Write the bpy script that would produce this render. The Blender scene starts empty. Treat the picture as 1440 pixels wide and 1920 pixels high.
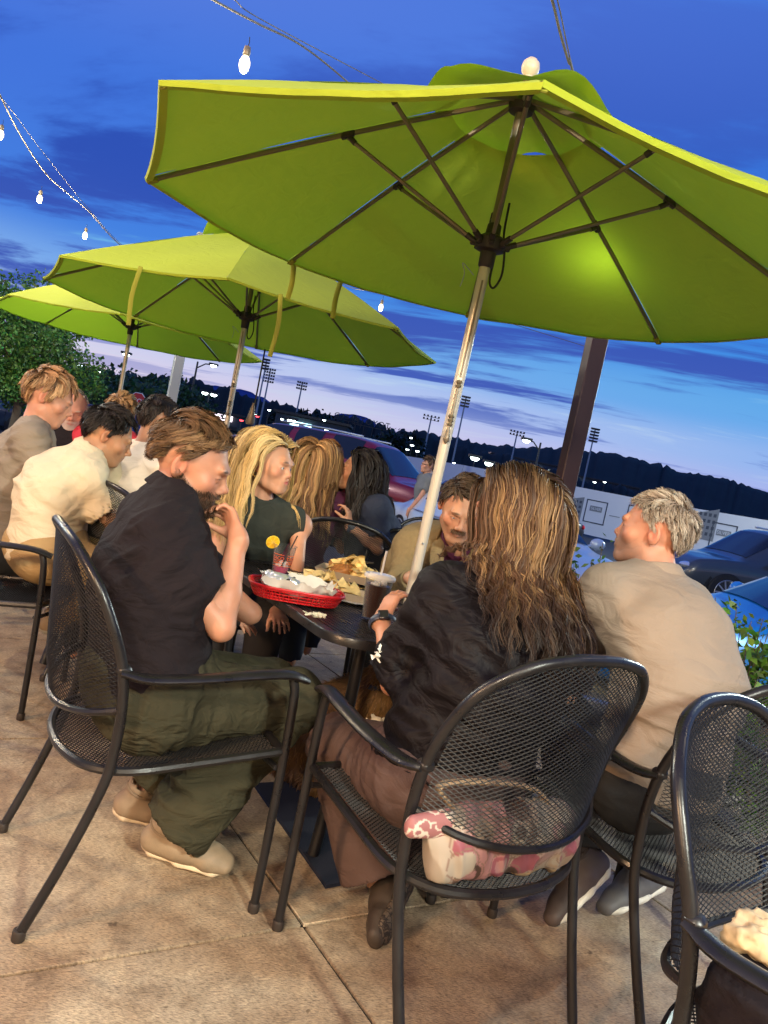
import bpy, math, random
import numpy as np
from mathutils import Vector, Matrix

S = bpy.context.scene
C = S.collection
random.seed(7)
RNG = np.random.default_rng(11)
PI = math.pi

# ------------------------------------------------------------------ camera
CAM_H = 1.23
PITCH, ROLL = math.radians(3.2), math.radians(11.84)
FPX = 1445.0                                   # focal length in photograph pixels
_r0 = np.array([1, 0, 0.]); _u0 = np.array([0, math.sin(PITCH), math.cos(PITCH)])
_F = np.array([0, math.cos(PITCH), -math.sin(PITCH)])
_R = math.cos(ROLL) * _r0 + math.sin(ROLL) * _u0
_U = -math.sin(ROLL) * _r0 + math.cos(ROLL) * _u0
_O = np.array([0, 0, CAM_H])
cam_data = bpy.data.cameras.new('camera')
cam_data.sensor_fit = 'VERTICAL'; cam_data.sensor_height = 36.0
cam_data.lens = FPX / 1920 * 36.0
cam_data.clip_start = 0.05; cam_data.clip_end = 3000
cam = bpy.data.objects.new('camera', cam_data); C.objects.link(cam)
M = Matrix(((_R[0], _U[0], -_F[0], 0), (_R[1], _U[1], -_F[1], 0), (_R[2], _U[2], -_F[2], CAM_H), (0, 0, 0, 1)))
cam.matrix_world = M
S.camera = cam

def ray(x, y): return _F + _R * (x - 720) / FPX + _U * (960 - y) / FPX
def P(x, y, Y):                                # world point seen at photo pixel x, y at distance Y
    d = ray(x, y); return _O + d * Y / d[1]
def Z(x, y, z):                                # world point at photo pixel x, y at height z
    d = ray(x, y); return _O + d * (z - CAM_H) / d[2]

# ------------------------------------------------------------------ view
S.view_settings.view_transform = 'Standard'
S.view_settings.look = 'None'
S.view_settings.exposure = 0.0
S.view_settings.gamma = 1.0
S.view_settings.use_curve_mapping = False
S.cycles.max_bounces = 8
S.cycles.transparent_max_bounces = 16
S.cycles.caustics_reflective = False
S.cycles.caustics_refractive = False
S.cycles.sample_clamp_indirect = 4.0

# ------------------------------------------------------------------ world: dusk sky with cloud bands
W = bpy.data.worlds.new('World'); S.world = W; W.use_nodes = True
nt = W.node_tree; nt.nodes.clear()
def N(t, **k):
    n = nt.nodes.new(t)
    for a, b in k.items(): setattr(n, a, b)
    return n
def L(a, b): nt.links.new(a, b)
def ramp(stops, interp='EASE'):
    n = N('ShaderNodeValToRGB'); cr = n.color_ramp; cr.interpolation = interp
    while len(cr.elements) < len(stops): cr.elements.new(0.5)
    for e, (p, c) in zip(cr.elements, stops):
        e.position = p; e.color = (c[0], c[1], c[2], 1)
    return n
def sRGB(r, g, b):
    f = lambda v: (v / 255) / 12.92 if v / 255 <= 0.04045 else ((v / 255 + 0.055) / 1.055) ** 2.4
    return (f(r), f(g), f(b))
def maths(op, a, b=None, c=None):
    n = N('ShaderNodeMath', operation=op)
    for i, v in enumerate((a, b, c)):
        if v is None: continue
        if isinstance(v, (int, float)): n.inputs[i].default_value = v
        else: L(v, n.inputs[i])
    return n.outputs[0]
def mixc(f, a, b, bt='MIX'):
    n = N('ShaderNodeMix', data_type='RGBA', blend_type=bt)
    for i, v in ((0, f), (6, a), (7, b)):
        if isinstance(v, (int, float)): n.inputs[i].default_value = v
        elif isinstance(v, tuple): n.inputs[i].default_value = (*v[:3], 1)
        else: L(v, n.inputs[i])
    return n.outputs[2]
tc = N('ShaderNodeTexCoord')
sep = N('ShaderNodeSeparateXYZ'); L(tc.outputs['Generated'], sep.inputs[0])
dx, dy, dz = sep.outputs
el = maths('MAXIMUM', dz, 0.0)
azr = maths('DIVIDE', dx, maths('MAXIMUM', maths('ADD', maths('ABSOLUTE', dy), 0.35), 0.2))    # left .. right
azf = maths('MULTIPLY_ADD', azr, 0.8, 0.45)
azf_n = N('ShaderNodeClamp'); L(azf, azf_n.inputs[0]); azf = azf_n.outputs[0]
ra = ramp([(0.0, sRGB(245, 216, 214)), (0.05, sRGB(238, 222, 232)), (0.10, sRGB(216, 216, 240)), (0.145, sRGB(130, 172, 236)), (0.21, sRGB(70, 124, 224)),
           (0.34, sRGB(70, 116, 220)), (0.50, sRGB(96, 126, 222)), (0.75, sRGB(106, 126, 214)), (1.0, sRGB(84, 104, 194))])
rb = ramp([(0.0, sRGB(196, 190, 238)), (0.05, sRGB(142, 164, 238)), (0.10, sRGB(104, 166, 238)), (0.16, sRGB(86, 170, 234)), (0.24, sRGB(56, 138, 228)),
           (0.36, sRGB(42, 122, 224)), (0.55, sRGB(46, 116, 220)), (1.0, sRGB(36, 90, 190))])
L(el, ra.inputs[0]); L(el, rb.inputs[0])
base = mixc(azf, ra.outputs[0], rb.outputs[0])
# cloud plane coordinates: project the direction on a layer overhead so bands crowd together at the horizon
inv = maths('DIVIDE', 1.0, maths('ADD', el, 0.075))
cx = maths('MULTIPLY', dx, inv); cy = maths('MULTIPLY', dy, inv)
comb = N('ShaderNodeCombineXYZ'); L(maths('MULTIPLY', cx, 0.46), comb.inputs[0]); L(maths('MULTIPLY_ADD', cx, 0.25, maths('MULTIPLY', cy, 1.25)), comb.inputs[1])
no = N('ShaderNodeTexNoise', noise_dimensions='3D'); no.inputs['Scale'].default_value = 0.62
no.inputs['Detail'].default_value = 8; no.inputs['Roughness'].default_value = 0.62; no.inputs['Distortion'].default_value = 0.35
L(comb.outputs[0], no.inputs['Vector'])
cl = ramp([(0.49, (0, 0, 0)), (0.565, (1, 1, 1))]); L(no.outputs[0], cl.inputs[0])
cl2 = ramp([(0.34, (1, 1, 1)), (0.44, (0, 0, 0))]); L(no.outputs[0], cl2.inputs[0])
low = ramp([(0.0, (0.05, 0.05, 0.05)), (0.06, (0.45, 0.45, 0.45)), (0.12, (1, 1, 1)), (0.30, (.95, .95, .95)), (0.42, (0.7, 0.7, 0.7)), (0.6, (0.3, 0.3, 0.3))]); L(el, low.inputs[0])
dark = mixc(azf, sRGB(52, 84, 184), sRGB(62, 92, 200))
darkh = ramp([(0.0, sRGB(104, 118, 196)), (0.1, sRGB(70, 96, 186)), (0.3, sRGB(46, 80, 180)), (.6, sRGB(70, 96, 196))]); L(el, darkh.inputs[0])
f1 = maths('MULTIPLY', maths('MULTIPLY', cl.outputs[0], low.outputs[0]), 1.0)
c1 = mixc(f1, base, darkh.outputs[0])
# bright cyan streaks between the bands
hi = ramp([(0.0, sRGB(232, 214, 226)), (0.1, sRGB(190, 214, 240)), (0.2, sRGB(120, 196, 236)), (0.5, sRGB(80, 140, 226))]); L(el, hi.inputs[0])
f2 = maths('MULTIPLY', maths('MULTIPLY', cl2.outputs[0], low.outputs[0]), 0.9)
c2 = mixc(f2, c1, hi.outputs[0])
bg = N('ShaderNodeBackground'); L(c2, bg.inputs[0]); bg.inputs[1].default_value = 1.0
out = N('ShaderNodeOutputWorld'); L(bg.outputs[0], out.inputs[0])
SKY_STRENGTH = bg.inputs[1]

# ------------------------------------------------------------------ faint last light of the sun, below the cloud bands to the left
sun_d = bpy.data.lights.new('last_sunlight', 'SUN'); sun_d.energy = 0.06; sun_d.angle = math.radians(8); sun_d.color = (1.0, 0.62, 0.5)
sun = bpy.data.objects.new('last_sunlight', sun_d); C.objects.link(sun)
sun.rotation_euler = Vector((0.25, -1.0, -0.08)).to_track_quat('-Z', 'Y').to_euler()

# ------------------------------------------------------------------ the restaurant's wall lamps behind the camera (their housings are built further down)
WALL_Y = -3.0
LAMPS = [((-4.2, WALL_Y + .28, 3.0), (1.0, .60, .32), 310., (-.6, 3.0, .4)),
         ((-.8, WALL_Y + .28, 3.25), (1.0, .82, .60), 200., (-.2, 3.0, .6)),
         ((2.6, WALL_Y + .28, 3.3), (.97, 1.0, .86), 400., (1.2, 2.6, .4))]
for _p, _c, _e, _t in LAMPS:
    _d = bpy.data.lights.new('wall_lamp_light', 'AREA'); _d.shape = 'DISK'; _d.size = .55; _d.energy = _e; _d.color = _c
    _o = bpy.data.objects.new('wall_lamp_light', _d); C.objects.link(_o); _o.location = _p
    _o.rotation_euler = (Vector(_t) - Vector(_p)).to_track_quat('-Z', 'Y').to_euler()

# ------------------------------------------------------------------ object helpers
def link(o, parent=None):
    C.objects.link(o)
    if parent is not None: o.parent = parent
    return o
def tagobj(o, label=None, cat=None, group=None, kind=None):
    if label: o['label'] = label
    if cat: o['category'] = cat
    if group: o['group'] = group
    if kind: o['kind'] = kind
    return o
def thing(name, label, cat, loc=(0, 0, 0), rot=(0, 0, 0), group=None):
    o = bpy.data.objects.new(name, None); C.objects.link(o)
    o.location = loc; o.rotation_euler = rot; o.empty_display_size = 0.05
    return tagobj(o, label, cat, group)
def children(o): return [c for c in bpy.data.objects if c.parent == o]
KIDS = {}
def copy_tree(o, parent=None, kids=None):
    if kids is None:
        kids = {}
        for c in bpy.data.objects:
            if c.parent: kids.setdefault(c.parent.name, []).append(c)
    c = o.copy(); C.objects.link(c); c.parent = parent
    for ch in kids.get(o.name, []): copy_tree(ch, c, kids)
    return c

class MB:
    """collects simple shapes, builds one mesh object"""
    def __init__(s): s.v = []; s.f = []; s.c = []; s.n = 0; s.m = []
    def add(s, v, f, col=None, mi=0):
        v = np.asarray(v, float).reshape(-1, 3)
        s.v.append(v); s.f += [tuple(i + s.n for i in q) for q in f]; s.m += [mi] * len(f)
        s.c.append(np.tile(np.array(col if col is not None else (1, 1, 1), float), (len(v), 1)) if col is None or np.ndim(col) == 1 else np.asarray(col))
        s.n += len(v); return s
    def box(s, c, d, rz=0, col=None, bev=0, R=None, mi=0):
        x, y, z = [k / 2 for k in d]
        if bev:
            b = min(bev, x * .9, y * .9, z * .9)
            pts = []
            for sz in (-1, 1):
                for (px, py) in ((x, y - b), (x - b, y), (-x + b, y), (-x, y - b), (-x, -y + b), (-x + b, -y), (x - b, -y), (x, -y + b)):
                    pts.append((px, py, sz * (z - b)))
            for sz in (-1, 1):
                for (px, py) in ((x - b, y - b), (-x + b, y - b), (-x + b, -y + b), (x - b, -y + b)):
                    pts.append((px, py, sz * z))
            v = np.array(pts); f = []
            for i in range(8): j = (i + 1) % 8; f.append((i, j, 8 + j, 8 + i))
            # top 20..23, bottom 16..19
            T = [20, 20, 21, 21, 22, 22, 23, 23]; B_ = [16, 16, 17, 17, 18, 18, 19, 19]
            for i in range(8):
                j = (i + 1) % 8
                if T[i] == T[j]: f.append((8 + i, 8 + j, T[i])); f.append((j, i, B_[i]))
                else: f.append((8 + i, 8 + j, T[j], T[i])); f.append((j, i, B_[i], B_[j]))
            f.append((20, 21, 22, 23)); f.append((19, 18, 17, 16))
        else:
            v = np.array([(a * x, b * y, e * z) for e in (-1, 1) for b in (-1, 1) for a in (-1, 1)])
            f = [(0, 2, 3, 1), (4, 5, 7, 6), (0, 1, 5, 4), (2, 6, 7, 3), (0, 4, 6, 2), (1, 3, 7, 5)]
        if R is not None: v = v @ np.asarray(R).T
        if rz:
            cs, sn = math.cos(rz), math.sin(rz)
            v = v @ np.array([[cs, sn, 0], [-sn, cs, 0], [0, 0, 1]])
        return s.add(v + np.array(c), f, col, mi)
    def tube(s, pts, r, n=8, cap=True, col=None, closed=False, flat=None, mi=0):
        """pts polyline; r radius or list; flat=(vec, factor) widens across vec"""
        p = np.asarray(pts, float); m = len(p)
        rr = np.full(m, r, float) if np.isscalar(r) else np.asarray(r, float)
        if closed: t = np.roll(p, -1, 0) - np.roll(p, 1, 0)
        else:
            t = np.gradient(p, axis=0)
        t /= np.linalg.norm(t, axis=1)[:, None] + 1e-12
        up = np.array([0, 0, 1.]) if abs(t[0][2]) < .9 else np.array([1., 0, 0])
        if flat is not None: up = np.array(flat[0], float)
        u = np.zeros_like(p); w = np.zeros_like(p)
        prev = up
        for i in range(m):
            a = prev - t[i] * (prev @ t[i]); a /= np.linalg.norm(a) + 1e-12
            u[i] = a; w[i] = np.cross(t[i], a); prev = a if flat is None else up
        an = np.arange(n) * 2 * PI / n
        fx = 1 if flat is None else flat[1]
        ring = (np.cos(an)[None, :, None] * u[:, None] * fx + np.sin(an)[None, :, None] * w[:, None]) * rr[:, None, None] + p[:, None]
        v = ring.reshape(-1, 3); f = []
        for i in range(m if closed else m - 1):
            i2 = (i + 1) % m
            for j in range(n):
                k = (j + 1) % n; f.append((i * n + j, i * n + k, i2 * n + k, i2 * n + j))
        if cap and not closed:
            f.append(tuple(range(n))[::-1]); f.append(tuple((m - 1) * n + j for j in range(n)))
        return s.add(v, f, col, mi)
    def lathe(s, prof, c=(0, 0, 0), n=24, R=None, col=None, capb=True, capt=True, mi=0):
        pr = np.array(prof, float); an = np.arange(n) * 2 * PI / n
        v = np.stack([pr[:, 0][:, None] * np.cos(an), pr[:, 0][:, None] * np.sin(an), np.repeat(pr[:, 1][:, None], n, 1)], -1).reshape(-1, 3)
        if R is not None: v = v @ np.asarray(R).T
        f = []
        for i in range(len(pr) - 1):
            for j in range(n):
                k = (j + 1) % n; f.append((i * n + j, i * n + k, (i + 1) * n + k, (i + 1) * n + j))
        if capb: f.append(tuple(range(n))[::-1])
        if capt: f.append(tuple((len(pr) - 1) * n + j for j in range(n)))
        return s.add(v + np.array(c), f, col, mi)
    def ball(s, c, r, n=12, col=None, R=None, mi=0):
        r = np.broadcast_to(np.array(r, float), (3,))
        an = np.linspace(0, PI, n // 2 + 1)
        prof = [(max(math.sin(a), 1e-3), -math.cos(a)) for a in an]
        b = MB(); b.lathe(prof, n=n); v = np.concatenate(b.v) * r
        if R is not None: v = v @ np.asarray(R).T
        return s.add(v + np.array(c), b.f, col, mi)
    def build(s, name, mats, parent=None, smooth=True, auto=None):
        me = bpy.data.meshes.new(name)
        v = np.concatenate(s.v) if s.v else np.zeros((0, 3))
        me.from_pydata(v.tolist(), [], s.f)
        if not isinstance(mats, (list, tuple)): mats = [mats]
        for m in mats: me.materials.append(m)
        if len(mats) > 1: me.polygons.foreach_set('material_index', np.array(s.m, dtype=np.int32))
        ca = me.color_attributes.new('Col', 'FLOAT_COLOR', 'POINT')
        col = np.concatenate(s.c); ca.data.foreach_set('color', np.concatenate([col, np.ones((len(col), 1))], 1).astype(np.float32).ravel())
        if smooth:
            me.polygons.foreach_set('use_smooth', np.ones(len(me.polygons), bool))
            if auto is None: auto = 40
            try: me.set_sharp_from_angle(angle=math.radians(auto))
            except Exception: pass
        me.update()
        return link(bpy.data.objects.new(name, me), parent)

def np_mesh(name, v, q, mats, parent=None, col=None, mi=None, tri=None):
    """fast mesh from arrays of quads"""
    me = bpy.data.meshes.new(name)
    q = np.asarray(q, np.int32); k = q.shape[1]
    me.vertices.add(len(v)); me.vertices.foreach_set('co', np.asarray(v, np.float32).ravel())
    me.loops.add(q.size); me.loops.foreach_set('vertex_index', q.ravel())
    me.polygons.add(len(q)); me.polygons.foreach_set('loop_start', np.arange(0, q.size, k, dtype=np.int32))
    me.polygons.foreach_set('use_smooth', np.ones(len(q), bool))
    if not isinstance(mats, (list, tuple)): mats = [mats]
    for m in mats: me.materials.append(m)
    if mi is not None: me.polygons.foreach_set('material_index', np.asarray(mi, np.int32))
    if col is not None:
        ca = me.color_attributes.new('Col', 'FLOAT_COLOR', 'POINT')
        ca.data.foreach_set('color', np.concatenate([col, np.ones((len(col), 1))], 1).astype(np.float32).ravel())
    me.update(calc_edges=True); me.validate()
    return link(bpy.data.objects.new(name, me), parent)

# ------------------------------------------------------------------ materials
MATS = {}
def mat(name, color=(.5, .5, .5), rough=.5, metal=0., attr=False, bump=0., bscale=40., var=0., vscale=6., trans=0., ior=1.45,
        tcol=None, emit=None, estr=0., sheen=0., coat=0., subs=0., aniso=None, spec=.5, alpha=1., detail=4., rvar=0., stretch=None, translucent=0., wr=0.):
    m = bpy.data.materials.new(name); m.use_nodes = True
    t = m.node_tree; b = t.nodes['Principled BSDF']
    b.inputs['Roughness'].default_value = rough; b.inputs['Metallic'].default_value = metal
    b.inputs['IOR'].default_value = ior; b.inputs['Transmission Weight'].default_value = trans
    b.inputs['Specular IOR Level'].default_value = spec
    b.inputs['Sheen Weight'].default_value = sheen; b.inputs['Coat Weight'].default_value = coat
    b.inputs['Coat Roughness'].default_value = .05
    if subs: b.inputs['Subsurface Weight'].default_value = subs; b.inputs['Subsurface Radius'].default_value = (1, .35, .2); b.inputs['Subsurface Scale'].default_value = .006
    if emit: b.inputs['Emission Color'].default_value = (*emit, 1); b.inputs['Emission Strength'].default_value = estr
    co = t.nodes.new('ShaderNodeTexCoord'); vec = co.outputs['Object']
    if stretch:
        mp = t.nodes.new('ShaderNodeMapping'); mp.inputs['Scale'].default_value = stretch; t.links.new(vec, mp.inputs[0]); vec = mp.outputs[0]
    src = None
    if attr:
        a = t.nodes.new('ShaderNodeVertexColor'); a.layer_name = 'Col'; src = a.outputs[0]
    if var > 0:
        n = t.nodes.new('ShaderNodeTexNoise'); n.inputs['Scale'].default_value = vscale; n.inputs['Detail'].default_value = 5; t.links.new(vec, n.inputs['Vector'])
        r = t.nodes.new('ShaderNodeMapRange'); r.inputs[1].default_value = .25; r.inputs[2].default_value = .75
        r.inputs[3].default_value = 1 - var; r.inputs[4].default_value = 1 + var; t.links.new(n.outputs[0], r.inputs[0])
        mx = t.nodes.new('ShaderNodeMix'); mx.data_type = 'RGBA'; mx.blend_type = 'MULTIPLY'; mx.inputs[0].default_value = 1
        if src is not None: t.links.new(src, mx.inputs[6])
        else: mx.inputs[6].default_value = (*color, 1)
        t.links.new(r.outputs[0], mx.inputs[7]); src = mx.outputs[2]
        if rvar:
            r2 = t.nodes.new('ShaderNodeMapRange'); r2.inputs[1].default_value = .3; r2.inputs[2].default_value = .7
            r2.inputs[3].default_value = rough - rvar; r2.inputs[4].default_value = rough + rvar
            t.links.new(n.outputs[0], r2.inputs[0]); t.links.new(r2.outputs[0], b.inputs['Roughness'])
    if src is not None: t.links.new(src, b.inputs['Base Color'])
    else: b.inputs['Base Color'].default_value = (*color, 1)
    if bump > 0:
        n = t.nodes.new('ShaderNodeTexNoise'); n.inputs['Scale'].default_value = bscale; n.inputs['Detail'].default_value = detail; t.links.new(vec, n.inputs['Vector'])
        bp = t.nodes.new('ShaderNodeBump'); bp.inputs['Strength'].default_value = bump; bp.inputs['Distance'].default_value = .002 if bscale > 30 else .01
        t.links.new(n.outputs[0], bp.inputs['Height']); t.links.new(bp.outputs[0], b.inputs['Normal'])
    if wr:      # soft large creases of cloth
        n = t.nodes.new('ShaderNodeTexNoise'); n.inputs['Scale'].default_value = 9; n.inputs['Detail'].default_value = 3; n.inputs['Distortion'].default_value = 1.6; n.inputs['Roughness'].default_value = .45
        mp = t.nodes.new('ShaderNodeMapping'); mp.inputs['Scale'].default_value = (1, 1, 1.9); mp.inputs['Rotation'].default_value = (.3, .5, 0); t.links.new(co.outputs['Object'], mp.inputs[0]); t.links.new(mp.outputs[0], n.inputs['Vector'])
        b2 = t.nodes.new('ShaderNodeBump'); b2.inputs['Strength'].default_value = wr; b2.inputs['Distance'].default_value = .03; t.links.new(n.outputs[0], b2.inputs['Height'])
        if bump > 0: t.links.new(bp.outputs[0], b2.inputs['Normal'])
        t.links.new(b2.outputs[0], b.inputs['Normal'])
    if translucent:
        tr = t.nodes.new('ShaderNodeBsdfTranslucent')
        if tcol is not None: tr.inputs[0].default_value = (*tcol, 1)
        elif src is not None: t.links.new(src, tr.inputs[0])
        else: tr.inputs[0].default_value = (*color, 1)
        ms = t.nodes.new('ShaderNodeMixShader'); ms.inputs[0].default_value = translucent
        t.links.new(b.outputs[0], ms.inputs[1]); t.links.new(tr.outputs[0], ms.inputs[2])
        t.links.new(ms.outputs[0], t.nodes['Material Output'].inputs[0])
    MATS[name] = m
    return m

# ------------------------------------------------------------------ numpy noise
_perm = RNG.random((32, 32, 32))
def vnoise(p):
    i = np.floor(p).astype(int); f = p - i; f = f * f * (3 - 2 * f); r = 0
    for a in (0, 1):
        for b in (0, 1):
            for c in (0, 1):
                w = (f[:, 0] if a else 1 - f[:, 0]) * (f[:, 1] if b else 1 - f[:, 1]) * (f[:, 2] if c else 1 - f[:, 2])
                r = r + w * _perm[(i[:, 0] + a) & 31, (i[:, 1] + b) & 31, (i[:, 2] + c) & 31]
    return r * 2 - 1
def fbm(p, o=3):
    r = 0; a = 1.
    for k in range(o): r = r + a * vnoise(p * 2 ** k + 7.3 * k); a *= .5
    return r

# ------------------------------------------------------------------ signed distance modelling
def V(*a): return np.array(a, float)
def nrm(v): v = np.asarray(v, float); return v / (np.linalg.norm(v) + 1e-12)
def cone(a, b, r1, r2, k=.02, w=None, s=1., op='u'):
    return dict(t='c', a=np.array(a, float), b=np.array(b, float), r=(r1, r2), k=k, w=None if w is None else nrm(w), s=s, op=op)
def ell(c, r, R=None, k=.02, op='u'):
    return dict(t='e', a=np.array(c, float), r=np.broadcast_to(np.array(r, float), (3,)), R=np.eye(3) if R is None else np.array(R), k=k, op=op)
def cyl(a, b, r, k=.003, op='s'):
    return dict(t='y', a=np.array(a, float), b=np.array(b, float), r=(r, r), k=k, op=op)
def pd(q, p):
    if q['t'] == 'e':
        l = (p - q['a']) @ q['R']; k0 = np.sqrt(((l / q['r']) ** 2).sum(-1)); k1 = np.sqrt(((l / q['r'] ** 2) ** 2).sum(-1)) + 1e-9
        return np.where(k0 < .05, -q['r'].min(), k0 * (k0 - 1) / k1)
    a, b = q['a'], q['b']; pa = p - a; ba = b - a
    if q['t'] == 'y':
        l = np.linalg.norm(ba); u = ba / l; y = pa @ u; x = np.sqrt(np.maximum((pa * pa).sum(-1) - y * y, 0))
        dx_ = x - q['r'][0]; dy_ = np.abs(y - l / 2) - l / 2
        return np.minimum(np.maximum(dx_, dy_), 0) + np.sqrt(np.maximum(dx_, 0) ** 2 + np.maximum(dy_, 0) ** 2)
    if q['w'] is not None:
        w = q['w']; g = 1 - 1 / q['s']
        pa = pa - np.multiply.outer(pa @ w, w * g); ba = ba - w * ((ba @ w) * g)
    h = np.clip(pa @ ba / (ba @ ba + 1e-12), 0, 1)
    return np.sqrt(((pa - h[..., None] * ba) ** 2).sum(-1)) - (q['r'][0] + (q['r'][1] - q['r'][0]) * h)
def combine(v, d, q):
    k = q['k']
    if q['op'] == 'u':
        h = np.maximum(k - np.abs(v - d), 0) / k; return np.minimum(v, d) - h * h * k * .25
    h = np.maximum(k - np.abs(v + d), 0) / k; return np.maximum(v, -d) + h * h * k * .25
def sdf(prims, p):
    v = np.full(len(p), 10.)
    for q in prims: v = combine(v, pd(q, p), q)
    return v
def surf(prims, h, region=None, smooth=1):
    lo = np.full(3, 1e9); hi = -lo
    for q in prims:
        if q['op'] != 'u': continue
        if q['t'] == 'e': e = np.abs(q['R']) @ q['r']; lo = np.minimum(lo, q['a'] - e); hi = np.maximum(hi, q['a'] + e)
        else:
            r = max(q['r']) * (q.get('s', 1) or 1)
            lo = np.minimum(lo, np.minimum(q['a'], q['b']) - r); hi = np.maximum(hi, np.maximum(q['a'], q['b']) + r)
    B = 8; bs = B * h; lo = lo - .03; hi = hi + .03
    i0 = np.floor(lo / bs).astype(int); i1 = np.ceil(hi / bs).astype(int)
    g = np.stack(np.meshgrid(*[np.arange(i0[k], i1[k]) for k in range(3)], indexing='ij'), -1).reshape(-1, 3)
    cen = (g + .5) * bs
    if region is not None:
        m = region(cen); g = g[m]; cen = cen[m]
    Rb = bs * .87
    D = []; v = np.full(len(g), 10.)
    for q in prims:
        d = pd(q, cen); D.append(d); v = combine(v, d, q)
    keep = np.abs(v) < Rb * 1.35 + .014
    g = g[keep]; nb = len(g)
    if nb == 0: return np.zeros((0, 3)), np.zeros((0, 4), int)
    o = np.stack(np.meshgrid(*[np.arange(B + 1)] * 3, indexing='ij'), -1).reshape(-1, 3)
    val = np.full((nb, (B + 1) ** 3), 10.)
    for q, d in zip(prims, D):
        rel = np.where(d[keep] < Rb * 1.3 + q['k'] + .012)[0]
        if len(rel) == 0: continue
        pts = (g[rel][:, None] * B + o[None]) * h
        val[rel] = combine(val[rel], pd(q, pts), q)
    val = val.reshape(nb, B + 1, B + 1, B + 1)
    neg = val < 0
    cnt = np.zeros((nb, B, B, B), int)
    for a in (0, 1):
        for b in (0, 1):
            for c in (0, 1): cnt += neg[:, a:a + B, b:b + B, c:c + B]
    act = (cnt > 0) & (cnt < 8)
    bi, x, y, z = np.where(act)
    cv = np.stack([val[bi, x + a, y + b, z + c] for a in (0, 1) for b in (0, 1) for c in (0, 1)], 1)
    gc = g[bi] * B + np.stack([x, y, z], 1)
    cor = np.array([(a, b, c) for a in (0, 1) for b in (0, 1) for c in (0, 1)], float)
    acc = np.zeros((len(gc), 3)); n = np.zeros(len(gc))
    for i, j in ((0, 1), (2, 3), (4, 5), (6, 7), (0, 2), (1, 3), (4, 6), (5, 7), (0, 4), (1, 5), (2, 6), (3, 7)):
        a, b = cv[:, i], cv[:, j]; m = (a < 0) != (b < 0)
        t = np.where(m, a / (a - b + 1e-12 * (~m)), 0)
        acc += np.where(m[:, None], cor[i] + t[:, None] * (cor[j] - cor[i]), 0); n += m
    vv = (gc + acc / n[:, None]) * h
    off = gc.min(0) - 2; K = gc - off; mul = int(K.max()) + 4
    key = (K[:, 0] * mul + K[:, 1]) * mul + K[:, 2]
    order = np.argsort(key); sk = key[order]
    def find(kk):
        i = np.searchsorted(sk, kk); i = np.minimum(i, len(sk) - 1)
        return np.where(sk[i] == kk, order[i], -1)
    quads = []
    for ax in range(3):
        j = {0: 4, 1: 2, 2: 1}[ax]
        m = (cv[:, 0] < 0) != (cv[:, j] < 0)
        idx = np.where(m)[0]
        st = [mul * mul, mul, 1]; b, c = [(1, 2), (2, 0), (0, 1)][ax]
        q = np.stack([idx, find(key[idx] - st[b]), find(key[idx] - st[b] - st[c]), find(key[idx] - st[c])], 1)
        ok = (q >= 0).all(1); q = q[ok]; fl = cv[idx[ok], 0] >= 0
        q[fl] = q[fl][:, ::-1]
        quads.append(q)
    q = np.concatenate(quads)
    for _ in range(smooth):
        s = np.zeros_like(vv); c = np.zeros(len(vv))
        for i in range(4):
            a, b = q[:, i], q[:, (i + 1) % 4]
            for k in range(3): s[:, k] += np.bincount(a, vv[b, k], len(vv)) + np.bincount(b, vv[a, k], len(vv))
            c += np.bincount(a, minlength=len(vv)) + np.bincount(b, minlength=len(vv))
        ok = c > 0
        vv[ok] = vv[ok] * .5 + .5 * s[ok] / c[ok][:, None]
    return vv, q
def vnormals(v, q):
    n = np.cross(v[q[:, 2]] - v[q[:, 0]], v[q[:, 3]] - v[q[:, 1]])
    o = np.zeros_like(v)
    for i in range(4):
        for k in range(3): o[:, k] += np.bincount(q[:, i], n[:, k], len(v))
    return o / (np.linalg.norm(o, axis=1)[:, None] + 1e-12)
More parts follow.
